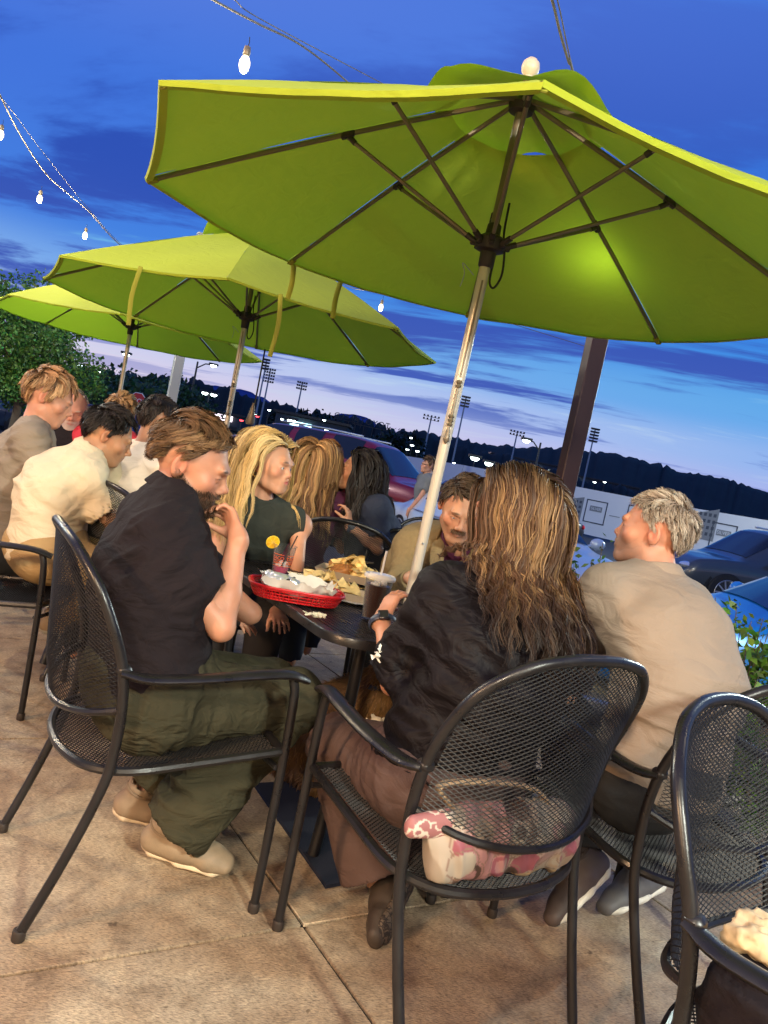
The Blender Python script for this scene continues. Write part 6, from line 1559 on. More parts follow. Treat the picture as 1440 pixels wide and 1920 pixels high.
wire([P(560, 480, 8.5), P(650, 536, 8.8), P(705, 546, 9.), P(800, 560, 9.4), P(1100, 650, 10.4)], .004, 'thin wire with one bulb between the second umbrella and the nearest one')
for p, l in ((P(460, 112, 3.9), 'largest hanging bulb, above the left corner of the nearest umbrella'), (P(2, 248, 7.0), 'bulb cut by the left edge, highest of the left string'),
             (P(75, 369, 8.0), 'middle bulb of the left string'), (P(160, 438, 9.2), 'lowest bulb of the left string'),
             (P(715, 573, 9.0), 'bulb between the second umbrella and the nearest one')):
    bulb(p, l, {3.9: 10., 7.0: 80., 8.0: 120., 9.2: 120., 9.0: 60.}[round(float(p[1]), 1)], 1.)
bulb(P(1135, 480, 3.55) + V(0, 0, .22), 'bulb hidden above the far side of the nearest umbrella, glowing through it', 9.)
wire([P(1095, 230, 3.6), P(1131, 405, 3.58) , P(1180, 420, 4.0)], .004, 'short wire carrying the bulb behind the nearest umbrella')
# unseen bulbs and cables added over the patio to brighten the umbrella tops
for k, (x, y, z, l) in enumerate([(-2.6, .6, 3.25, 'over the left of the patio'), (-3.4, 3.5, 3.7, 'farther along over the left of the patio'), (-6.2, 6.4, 3.8, 'over the far left corner of the patio'), (.6, -.6, 3.3, 'above and behind the camera'), (3.0, 1.6, 3.3, 'over the right of the patio')]):
    bulb((x, y, z), 'hanging bulb outside the picture, ' + l, 260. if x < -3 else 24.)
wire([(-1.4, -2.9, 3.6), (-2.6, .6, 3.38), (-3.4, 3.5, 3.82), (-6.2, 6.4, 3.92), (-7.5, 8, 4.)], .006, 'unseen cable added to carry the bulbs over the left of the patio')
wire([(-.9, -2.9, 3.6), (.6, -.6, 3.42), (3.0, 1.6, 3.42), (4.4, 3.0, 3.5)], .006, 'unseen cable added to carry the bulbs crossing the patio overhead')

# ================================================================== UNSEEN RESTAURANT FRONT, ADDED BEHIND THE CAMERA TO BLOCK BLUE SKYLIGHT
rw = thing('restaurant', 'unseen restaurant front with wall lamps, added to block skylight', 'building', (0, WALL_Y - .15, 0))
b = MB(); b.box((0, 0, .45), (15, .3, 1.14)); b.box((0, 0, 3.35), (15, .3, 1.9))
for x in (-7, -4.6, -2.2, .2, 2.6, 5., 7.2): b.box((x, 0, 1.71), (.6, .3, 1.38))
b.build('wall', MATS['brick_wall'], rw, smooth=False)
mat('window_glow', (1, .8, .5), emit=(1., .72, .42), estr=1.2)
for x in (-5.8, -3.4, -1.0, 1.4, 3.8, 6.1):
    w = MB().box((x, -.05, 1.71), (1.78, .04, 1.36)).build('window', MATS['window_glow'], rw, smooth=False)
    MB().box((x, .0, 1.71), (.06, .08, 1.36)).build('mullion', MATS['steel_post_dark'], w, smooth=False)
MB().box((0, .35, 4.35), (15.4, 1.1, .14)).build('eave', MATS['steel_post_dark'], rw, smooth=False)
for (lp, lc_, le, lt) in LAMPS:
    l = thing('wall_lamp', 'flood lamp on the restaurant wall at %s' % ('the left' if lp[0] < -2 else 'the middle' if lp[0] < 1 else 'the right'), 'wall lamp', lp)
    d = nrm(np.array(lt) - np.array(lp)); RR = frame(np.cross(d, V(1, 0, 0)), d)
    MB().lathe([(.17, -.02), (.15, -.06), (.06, -.12), (.03, -.13)], (0, 0, 0), 20, R=RR, capb=False).build('shade', MATS['dark_steel'], l)
    MB().tube([tuple(-d * .12), (0, -.28, .02)], .02, 8).build('bracket', MATS['dark_steel'], l)

# ================================================================== POSTS, LAMPS AND POLES
def post(px, y, w, h, m1, label, rz=.5, z0=GZ):
    p = P(*px, y); r_ = thing('steel_post', label, 'post', (p[0], y, z0), (0, 0, rz))
    b = MB(); b.box((0, 0, h / 2), (w, w * .75, h), bev=.006); b.build('shaft', m1, r_)
    MB().box((0, 0, .01), (w * 2.2, w * 2., .02), bev=.004).build('base_plate', m1, r_)
    MB().box((0, 0, h + .01), (w * 1.15, w * .95, .02)).build('cap', m1, r_)
    return r_
post((1088, 780), 4.9, .115, 3.05, MATS['steel_post'], 'dark reddish steel post rising behind the nearest umbrella, right of centre', rz=.35)
post((331, 700), 10.5, .13, 3.9, MATS['galvanised'], 'square grey post below the farthest umbrella', rz=.5)
def street_lamp(top, y, arm, label, base=GZ, r=.06, lit='white_lamp', sz=.25, cat='street lamp', armz=0.4):
    t = P(*top, y); r_ = thing('street_lamp', label, cat, (t[0], y, base)); h = t[2] - base
    MB().tube([(0, 0, 0), (0, 0, h)], [r * 1.3, r * .7], 8).build('pole', MATS['dark_steel'], r_)
    for ax_ in (arm if isinstance(arm, (list, tuple)) else [arm]):
        if abs(ax_) > .01: MB().tube([(0, 0, h - armz), (ax_ * .5, 0, h - armz * .1), (ax_, 0, h)], r * .5, 6).build('arm', MATS['dark_steel'], r_)
        hd_ = MB().box((ax_, 0, h + sz * .1), (sz * 1.6, sz, sz * .35), bev=.02).build('lamp_head', MATS['dark_steel'], r_)
        MB().ball((ax_, 0, h - sz * .15), (sz * .55, sz * .45, sz * .32), 10).build('lamp_glass', MATS[lit], hd_)
    return r_
street_lamp((371, 678), 48, [1.0], 'tall lit street lamp with one arm above the lot, right of the farthest umbrella pole', sz=.34, r=.08)
street_lamp((393, 737), 60, [-.35, .35], 'short double headed lit lamp below the tall street lamp', sz=.45)
street_lamp((1014, 830), 40, [-.75], 'lit street lamp with a bent arm in front of the hill, right of centre', sz=.36, r=.07)
for i, (x, y, Y, l) in enumerate([(361, 733, 90, 'left of the store'), (355, 756, 70, 'low, beside the lit canopy'), (333, 758, 95, 'nearest the grey post'), (477, 776, 80, 'left of the stadium poles'), (608, 787, 90, 'right of the lit store'),
        (612, 806, 70, 'above the maroon vehicle'), (771, 820, 90, 'left of the pole, highest of a cluster'), (773, 834, 80, 'left of the pole, middle of a cluster'), (764, 842, 85, 'left of the pole, lowest left of a cluster'), (783, 845, 75, 'left of the pole, lowest right of a cluster'),
        (891, 857, 70, 'brightest, right of the pole'), (917, 867, 75, 'second to the right of the pole'), (928, 881, 80, 'third to the right of the pole, just above the banner wall'), (851, 867, 95, 'small, directly right of the pole'),
        (1080, 898, 90, 'right of the reddish post'), (1115, 903, 90, 'above the banner wall, left one of two'), (1134, 903, 95, 'above the banner wall, right one of two'), (505, 768, 85, 'row left of the blonde woman, first'), (529, 785, 85, 'row above the blonde woman, middle'), (547, 787, 75, 'row above the blonde woman, last'), (150, 684, 60, 'in front of the tree at the left'), (185, 696, 70, 'right edge of the tree at the left'), (238, 722, 70, 'between tree and grey post'), (237, 663, 42, 'beside the farthest umbrella pole')]):
    street_lamp((x, y), Y, [0.0], 'small lit lot lamp, ' + l, sz=.34 if i not in (10, 11, 19, 22) else .75, cat='lot lamp', r=.05)
for i, (x, y, Y, m, l) in enumerate([(453, 787, 60, 'red_lamp', 'left'), (483, 780, 70, 'red_lamp', 'right')]):
    street_lamp((x, y), Y, [0.], 'small red signal light low over the lot, %s one of two' % l, sz=.3, lit=m, cat='signal light', r=.04)
def stadium(top, y, label, rows=4, w=1.5, tilt=0.):
    t = P(*top, y); r_ = thing('stadium_light', label, 'floodlight mast', (t[0], y, GZ)); h = t[2] - GZ; k = y / 190
    MB().tube([(0, 0, 0), (0, 0, h)], [.28 * k, .16 * k], 8).build('mast', MATS['galvanised'], r_)
    for i in range(rows):
        z = h - i * .75 * k
        bar = MB().box((0, 0, z), (w * 2 * k, .12 * k, .10 * k)).build('crossbar', MATS['dark_steel'], r_)
        for j in range(-2, 3): MB().box((j * w * .45 * k, -.2 * k, z + .22 * k), (.42 * k, .3 * k, .38 * k)).build('floodlight', MATS['dark_steel'], bar)
stadium((500, 676), 110, 'left of the two close stadium masts beside the hanging cord', 4, .8)
stadium((507, 694), 120, 'right of the two close stadium masts', 5, 1.3)
stadium((567, 719), 130, 'stadium mast above the blonde woman', 3, 1.2)
stadium((809, 782), 130, 'stadium mast left of the umbrella pole', 2, 2.0)
stadium((874, 746), 95, 'tall stadium mast right of the umbrella pole', 4, 1.0)
stadium((970, 811), 140, 'faint stadium mast left of the lit street lamp', 2, 1.8)
stadium((1116, 806), 120, 'stadium mast right of the reddish post', 5, 1.0)
# hanging cord with a tassel from the second umbrella
pc = P(497, 655, 5.6); o = MB().tube([pc, P(483, 730, 5.6), P(474, 775, 5.6)], .006, 6).build('hanging_cord', MATS['cord']); tagobj(o, 'dark cord hanging under the second umbrella', 'cord')
MB().lathe([(.008, .0), (.035, -.14), (.028, -.16), (.004, -.165)], P(476, 755, 5.6), 10).build('tassel', MATS['bronze_metal'], o)

# ================================================================== STOP SIGN
sp_ = P(258, 752, 34); ss = thing('stop_sign', 'red octagonal stop sign at the roadside, far left', 'road sign', (sp_[0], 34, GZ)); zs = sp_[2] - GZ
MB().tube([(0, .03, 0), (0, .03, zs)], .035, 8).build('post', MATS['galvanised'], ss)
oc = [(.40 * math.cos(a + PI / 8), .40 * math.sin(a + PI / 8)) for a in np.arange(8) * PI / 4]
b = MB(); v = [(x, 0, z + zs) for x, z in oc] + [(x, -.02, z + zs) for x, z in oc]; b.add(v, [tuple(range(8))[::-1], tuple(range(8, 16))] + [(i, (i + 1) % 8, 8 + (i + 1) % 8, 8 + i) for i in range(8)]); b.build('border', MATS['white_paint'], ss, smooth=False)
b = MB(); v = [(x * .92, -.021, z * .92 + zs) for x, z in oc] + [(x * .92, -.026, z * .92 + zs) for x, z in oc]; b.add(v, [tuple(range(8, 16))] + [(i, (i + 1) % 8, 8 + (i + 1) % 8, 8 + i) for i in range(8)]); b.build('face', MATS['stop_red'], ss, smooth=False)
text_mesh('STOP', .30, 'lettering', MATS['white_paint'], ss, lambda co: np.stack([co[:, 0], -.028 - co[:, 2], co[:, 1] + zs], 1), extr=.003)

# ================================================================== BANNER WALL
ends = [(560, 54), (750, 50), (869, 46), (1043, 42), (1240, 38), (1460, 33.5)]
tops = [795, 853, 872, 905, 943, 979]
pts = [P(x, t, d) for (x, d), t in zip(ends, tops)]
bw = thing('banner_wall', 'long white printed banner fence behind the parked cars', 'fence', (0, 0, 0))
for i in range(len(pts) - 1):
    a, b2 = pts[i], pts[i + 1]; n_ = max(1, int(np.linalg.norm((b2 - a)[:2]) / 3.2)); nn = nrm(np.cross(V(0, 0, 1), b2 - a))
    for j in range(n_):
        p, q_ = a + (b2 - a) * j / n_, a + (b2 - a) * (j + 1) / n_; g = (q_ - p) * .004; zb = GZ + .12
        v = [(p + g)[:2].tolist() + [zb], (q_ - g)[:2].tolist() + [zb], (q_ - g)[:2].tolist() + [q_[2]], (p + g)[:2].tolist() + [p[2]]]
        v += [(V(*x) + nn * .04).tolist() for x in v]; MB().add(v, [(0, 1, 2, 3), (7, 6, 5, 4), (0, 4, 5, 1), (1, 5, 6, 2), (2, 6, 7, 3), (3, 7, 4, 0)]).build('banner_panel', MATS['banner'], bw, smooth=False)
        MB().box((p[0] + nn[0] * .1, p[1] + nn[1] * .1, p[2] / 2 + GZ / 2), (.08, .08, p[2] - GZ)).build('post', MATS['galvanised'], bw, smooth=False)
def on_wall(px):   # point and local frame on the wall at pixel column
    for i in range(len(pts) - 1):
        if ends[i][0] <= px <= ends[i + 1][0]:
            t = (px - ends[i][0]) / (ends[i + 1][0] - ends[i][0]); a, b2 = pts[i], pts[i + 1]; p = a + (b2 - a) * t; d = nrm((b2 - a) * V(1, 1, 0)); n = nrm(np.cross(d, V(0, 0, 1)))
            return p, d, n
def logo(px, py, w, txt, lsz):
    p, d, n = on_wall(px); Y = p[1]; zc = P(px, py, Y)[2]; c = V(p[0], p[1], zc) + n * .012
    b = MB(); t = .055
    R_ = np.stack([d, n, V(0, 0, 1)], 1)
    for x, z, sx, sz_ in ((0, w / 2, w + t, t), (0, -w / 2, w + t, t), (-w / 2, 0, t, w - t), (w / 2, 0, t, w - t)): MB().box(c + R_ @ V(x, 0, z), (sx, .01, sz_), R=R_).build('logo_frame', MATS['banner_print'], bw, smooth=False)
    MB().box(c + R_ @ V(0, 0, w * .14), (w * .60, .008, w * .24), R=R_).build('logo_block', MATS['banner_grey'], bw, smooth=False)
    text_mesh(txt, lsz, 'lettering', MATS['banner'], bw, lambda co: c + np.stack([co[:, 0], co[:, 2] + .008, co[:, 1] + w * .14], 1) @ R_.T, extr=.002)
    MB().box(c + R_ @ V(w * .95, 0, -.02), (w * .5, .01, .035), R=R_).build('line', MATS['banner_grey'], bw, smooth=False)
logo(1130, 963, 1.15, 'SILVER', .20); logo(1205, 972, 1.05, 'SILVER', .19); logo(1372, 1010, 1.15, 'SILVER', .22)
for px, py, h in ((1088, 955, 1.3), (1337, 985, 1.5)):    # printed picture of a grey apartment building
    p, d, n = on_wall(px); zc = P(px, py, p[1])[2]; R_ = np.stack([d, n, V(0, 0, 1)], 1); c = V(p[0], p[1], zc) + n * .012
    MB().add([c + R_ @ V(*q_) for q_ in ((-.55, 0, -h / 2), (.5, 0, -h / 2), (.5, 0, h * .52), (-.55, 0, h * .30))], [(0, 1, 2, 3)]).build('printed_building', MATS['banner_grey'], bw, smooth=False)
    for i in range(4):
        for j in range(4): MB().add([c + n * .006 + R_ @ V(-.45 + i * .24 + a, 0, -h * .36 + j * h * .20 + z) for a, z in ((0, 0), (.14, .005), (.14, h * .11), (0, h * .10))], [(0, 1, 2, 3)]).build('printed_window', MATS['banner_print'], bw, smooth=False)

# ================================================================== TERRAIN AND FAR THINGS
def ridge(name, line, y0, depth, m, kind, amp, freq, label=None, cat=None, h0=GZ - .5, seed=0):
    line = np.array(line, float); xs = np.linspace(line[0, 0], line[-1, 0], 420); ys = np.interp(xs, line[:, 0], line[:, 1])
    top = np.array([P(x, y, y0) for x, y in zip(xs, ys)]); k = np.arange(len(xs))
    nz = np.abs(vnoise(np.stack([top[:, 0] * freq, k * 0 + seed, k * 0], 1))) + .5 * np.abs(vnoise(np.stack([top[:, 0] * freq * 2.7, k * 0 + seed + 3, k * 0], 1))) + .3 * vnoise(np.stack([top[:, 0] * freq * 7, k * 0, k * 0 + seed], 1))
    top[:, 2] += (nz - .5) * amp
    rows = []
    prof = ((-1, 0), (-.7, .30), (-.4, .62), (-.15, .88), (0, 1), (.3, .9), (1, 0))
    for a, hgt in prof:
        r_ = top.copy(); r_[:, 1] += a * depth; r_[:, 0] *= (1 + a * depth / y0)
        r_[:, 2] = h0 + (top[:, 2] - h0) * hgt + (amp * .5 * vnoise(np.stack([r_[:, 0] * freq, r_[:, 1] * freq, k * 0 + a * 5], 1)) if 0 < hgt < 1 else 0)
        rows.append(r_)
    v = np.concatenate(rows); n = len(xs); q = np.array([(i * n + j, i * n + j + 1, (i + 1) * n + j + 1, (i + 1) * n + j) for i in range(len(prof) - 1) for j in range(n - 1)])
    o = np_mesh(name, v, q, m); return tagobj(o, label, cat, kind=kind)
ridge('wooded_hill', [(-400, 640), (200, 712), (420, 770), (560, 800), (700, 806), (800, 812), (880, 828), (960, 838), (1040, 842), (1100, 846), (1150, 852), (1200, 864), (1300, 888), (1380, 905), (1440, 922), (1700, 990)], 420, 150, MATS['far_wood'], 'structure', 1.7, .22)
ridge('far_treeline', [(-300, 640), (150, 690), (230, 700), (290, 708), (330, 716), (360, 712), (400, 722), (440, 735), (500, 752), (560, 768), (600, 775), (640, 779), (700, 796), (740, 812), (770, 808), (800, 818), (900, 850), (1000, 872), (1250, 940)], 160, 25, MATS['far_wood'], 'stuff', 1.5, .45, 'dark line of distant trees along the horizon', 'trees', seed=5)
ridge('distant_cloud_bank', [(330, 742), (395, 724), (430, 728), (480, 742), (520, 762), (600, 790), (640, 775), (700, 790), (720, 805)], 900, 5, mat('far_haze', (.05, .09, .30), rough=1.), 'structure', 3, .02, h0=-8)
# big sign on the far roofs, seen from behind
def sign_word(txt, px, py, y, size, label):
    p = P(px, py, y); r_ = thing('rooftop_sign', label, 'sign', (p[0], y, p[2]))
    x = 0
    for ch in txt[::-1]:
        text_mesh(ch, size, 'letter', MATS['dark_steel'], r_, lambda co, x=x: np.stack([co[:, 0] + x, co[:, 2], co[:, 1]], 1), extr=.15, mirror=True); x += size * .80
    MB().box((x / 2 - size * .4, .1, -size * .55), (x, .15, .12)).build('rail', MATS['dark_steel'], r_, smooth=False)
    for i in range(5): MB().box((x * i / 4.3, .2, -size * 1.2), (.12, .12, size * 1.3)).build('strut', MATS['dark_steel'], r_, smooth=False)
sign_word('TOYOTA', 668, 787, 150, 1.55, 'rooftop lettering seen from behind on the horizon, right word')
sign_word('FIELD', 632, 778, 155, 1.35, 'fainter rooftop lettering on the horizon, left of the larger word')
def store(px, py, y, w, h, d, label, lit=None, litc='white_lamp'):
    p = P(px, py, y); r_ = thing('store_building', label, 'building', (p[0], y, GZ)); H = p[2] - GZ + h * .2
    MB().box((0, d / 2, H / 2), (w, d, H), bev=.1).build('walls', MATS['dark_building'], r_, smooth=False)
    MB().box((0, d / 2, H + .15), (w + .6, d + .6, .3)).build('roof', MATS['dark_steel'], r_, smooth=False)
    for i in range(5): MB().box((-w * .4 + i * w * .2, -.03, H * .35), (w * .13, .05, H * .4)).build('window', MATS['banner_grey'], r_, smooth=False)
    if lit: MB().box((lit[0], -.25, H * lit[3]), (lit[1], .2, lit[2])).build('lit_sign', MATS[litc], r_, smooth=False)
mat('cyan_sign', (.6, 1, 1), emit=(.55, .95, 1.0), estr=5.); mat('pinkish_sign', (1, .9, .95), emit=(1., .85, .92), estr=3.)
store(584, 792, 95, 9, 2, 6, 'small dark store with a glowing cyan sign above the maroon vehicle', (-1.2, 2.6, 1.3, .75), 'cyan_sign')
store(362, 770, 100, 13, 2, 7, 'low filling station with a long glowing canopy, right of the grey post', (1, 8.5, .7, .88), 'pinkish_sign')
store(1115, 905, 170, 20, 3, 12, 'long dark building low in front of the hill, right of the reddish post', (-5, 4, .8, .8), 'white_lamp')
store(985, 868, 180, 16, 3, 12, 'faint pale building below the hill, left of the reddish post', (2, 5, 1., .8), 'white_lamp')
store(130, 748, 60, 26, 1, 8, 'long low dark green building behind the road, far left', None)

# ================================================================== TREES AND SHRUBS
def leaves(n, pts, size, col, rg, up=.3):
    c = pts; d = rg.normal(size=(n, 3)); d[:, 2] -= .2; d /= np.linalg.norm(d, axis=1)[:, None]; s = np.cross(d, rg.normal(size=(n, 3))); s /= np.linalg.norm(s, axis=1)[:, None]; nn = np.cross(d, s)
    L_ = size * (.6 + .8 * rg.random(n))[:, None]
    v = np.stack([c, c + d * L_ * .5 + s * L_ * .28 + nn * L_ * .06, c + d * L_, c + d * L_ * .5 - s * L_ * .28 + nn * L_ * .06], 1).reshape(-1, 3)
    q = np.arange(n * 4).reshape(n, 4); cc = np.array(col)[None] * (.45 + 1.1 * rg.random(n) ** 1.3)[:, None] * np.stack([1 + .25 * rg.normal(size=n), np.ones(n), 1 + .2 * rg.normal(size=n)], 1)
    return v, q, np.repeat(np.clip(cc, .002, 1), 4, 0)
def tree(x, y, h, rx, label, col, n=9000, size=.22, seed=0, trunk=.35, z0=GZ, group=None):
    rg = np.random.default_rng(seed); r_ = thing('tree', label, 'tree', (x, y, z0), group=group); zc = h * (1 + trunk) / 2; rz = h * (1 - trunk) / 2
    b = MB(); b.tube([(0, 0, 0), (.05, 0, h * .3), (-.05, .05, h * .6), (0, 0, h * .85)], [h * .028, h * .022, h * .015, h * .005], 9)
    for k in range(7):
        a = k * 2.4; z = h * (.3 + .07 * k); b.tube([(0, 0, z), (math.cos(a) * rx * .4, math.sin(a) * rx * .4, z + h * .12), (math.cos(a) * rx * .75, math.sin(a) * rx * .75, z + h * .18)], [h * .011, h * .007, h * .003], 6)
    b.build('trunk', MATS['bark'], r_)
    nb = 42; cs = rg.normal(size=(nb, 3)); cs /= np.linalg.norm(cs, axis=1)[:, None]; cs *= (.35 + .62 * rg.random(nb)[:, None] ** .6); cs = cs * V(rx, rx, rz) + V(0, 0, zc)
    sz = rx * (.22 + .22 * rg.random(nb)); w = rg.integers(0, nb, n); o = rg.normal(size=(n, 3)); o /= np.linalg.norm(o, axis=1)[:, None]
    p = cs[w] + o * (sz[w] * (.5 + .55 * rg.random(n)))[:, None] * V(1, 1, .8)
    v, q, c = leaves(n, p, size, col, rg); br = (.6 + .8 * rg.random(nb))[w]; c *= np.repeat(br, 4)[:, None]
    tagobj(np_mesh('crown', v, q, MATS['leaf'], r_, c), kind='stuff')
tp = P(75, 640, 15); tree(tp[0] - .25, 15, 3.4, 1.4, 'leafy green tree lit by the lot lamps at the left edge', (.09, .20, .035), 22000, .078, 3, .22)
tp = P(-80, 650, 17); tree(tp[0], 17, 4.3, 1.9, 'leafy green tree half outside the left edge', (.08, .18, .03), 7000, .10, 13, .25)
for i, (px, py, Y, h, rx) in enumerate([(215, 700, 40, 5.4, 3.2), (262, 705, 44, 5.4, 3.0), (300, 715, 46, 5.0, 2.8), (350, 718, 70, 6.8, 4.), (560, 770, 120, 8, 4.), (595, 778, 120, 6.5, 4.5), (735, 812, 110, 7., 3.2), (760, 812, 115, 7.5, 3.5), (690, 830, 60, 3.6, 3.)]):
    p = P(px, py, Y); tree(p[0], Y, p[2] - GZ, rx, 'dark tree on the skyline, ' + ['first right of the big green tree', 'behind the farthest umbrella pole', 'left of the grey post', 'behind the grey post', 'under a stadium mast by the blonde woman', 'right of that stadium mast', 'pair right of the rooftop lettering, left one', 'pair right of the rooftop lettering, right one', 'low bush behind the maroon vehicle'][i],
         (.012, .028, .010) if i > 3 else (.03, .07, .02), 2600, .30 * Y / 50 * (1.3 if Y < 60 else .9), 20 + i, .12, group=None)
def shrub(x, y, z, r, h, n, label, col, seed, lf=.035, stems=9):
    rg = np.random.default_rng(seed); r_ = thing('shrub', label, 'shrub', (x, y, z)); b = MB(); P_ = []
    for k in range(stems):
        a = k * 2.4 + rg.random(); rr = r * (.3 + .7 * rg.random()); tip = V(math.cos(a) * rr, math.sin(a) * rr, h * (.65 + .4 * rg.random())); m_ = tip * V(.45, .45, .55)
        sp2 = smoothpath([V(0, 0, 0), m_, tip], 6); b.tube(sp2, [.006 - .0042 * i / 12 for i in range(len(sp2))], 5)
        m2 = n // stems; t = rg.random(m2) ** .7; idx = t * (len(sp2) - 1.001); i0 = idx.astype(int); P_.append(sp2[i0] + (sp2[i0 + 1] - sp2[i0]) * (idx - i0)[:, None] + rg.normal(size=(m2, 3)) * .022)
    b.build('stems', MATS['bark'], r_); p = np.concatenate(P_); v, q, c = leaves(len(p), p, lf, col, rg); tagobj(np_mesh('foliage', v, q, MATS['leaf'], r_, c), kind='stuff')
pl0 = thing('planter_bed', 'planting bed with kerb along the right edge of the patio', 'planter', (0, 0, 0))
a0, a1 = V(.95, 4.05, 0), V(3.6, 3.1, 0); dd = nrm(a1 - a0); nd = V(-dd[1], dd[0], 0)
v = [a0, a1, a1 + nd * .7, a0 + nd * .7]; MB().add([p + V(0, 0, .06) for p in v] + [p + V(0, 0, -.1) for p in v], [(0, 1, 2, 3), (7, 6, 5, 4), (0, 4, 5, 1), (1, 5, 6, 2), (2, 6, 7, 3), (3, 7, 4, 0)]).build('soil', MATS['soil'], pl0, smooth=False)
mid_ = (a0 + a1) / 2; an_ = math.atan2(dd[1], dd[0]); ln_ = float(np.linalg.norm(a1 - a0))
for s in (-.06, .76): MB().box(mid_ + nd * s + V(0, 0, .0), (ln_, .1, .22), rz=an_, bev=.01).build('kerb', MATS['kerb'], pl0)
p = P(1082, 1150, 3.95); shrub(p[0], 3.95, .06, .22, .95, 330, 'thin leafy shrub between the long haired woman and the man in taupe', (.06, .13, .02), 5, .045, 9)
p = P(1130, 1100, 4.15); shrub(p[0], 4.15, .06, .2, 1.05, 160, 'sprig of green leaves beside the chin of the man in taupe', (.06, .13, .02), 15, .04, 7)
p = P(1385, 1280, 3.45); shrub(p[0] + .02, 3.45, .06, .20, .88, 1300, 'dense green shrub in front of the bright blue car, right edge', (.10, .19, .02), 6, .045, 24)
p = P(1440, 1290, 3.2); shrub(p[0] + .1, 3.25, .06, .25, .40, 700, 'low green shrub cut by the right edge behind the chairs', (.08, .16, .02), 7, .045, 18)

# ================================================================== UNSEEN LOT LAMPS, ADDED TO BRIGHTEN THE CARS, TREES AND BANNER FENCE
for i, (x, y, h, e, l) in enumerate([(-11.5, 8.5, 6., 3500., 'left'), (17., 20., 8., 16000., 'right')]):
    r_ = thing('added_lot_floodlight', 'unseen floodlight added beyond the %s edge to brighten the parking lot' % l, 'lot lamp', (x, y, GZ))
    MB().tube([(0, 0, 0), (0, 0, h)], [.09, .06], 8).build('pole', MATS['dark_steel'], r_)
    hd_ = MB().box((0, 0, h + .06), (.6, .35, .12), bev=.02).build('lamp_head', MATS['dark_steel'], r_); MB().box((0, 0, h - .01), (.5, .28, .02)).build('lamp_glass', MATS['white_lamp'], hd_)
    d = bpy.data.lights.new('floodlight', 'POINT'); d.energy = e; d.color = (.86, 1., .92); d.shadow_soft_size = .15; o = bpy.data.objects.new('floodlight', d); C.objects.link(o); o.parent = r_; o.location = (0, 0, h - .2)

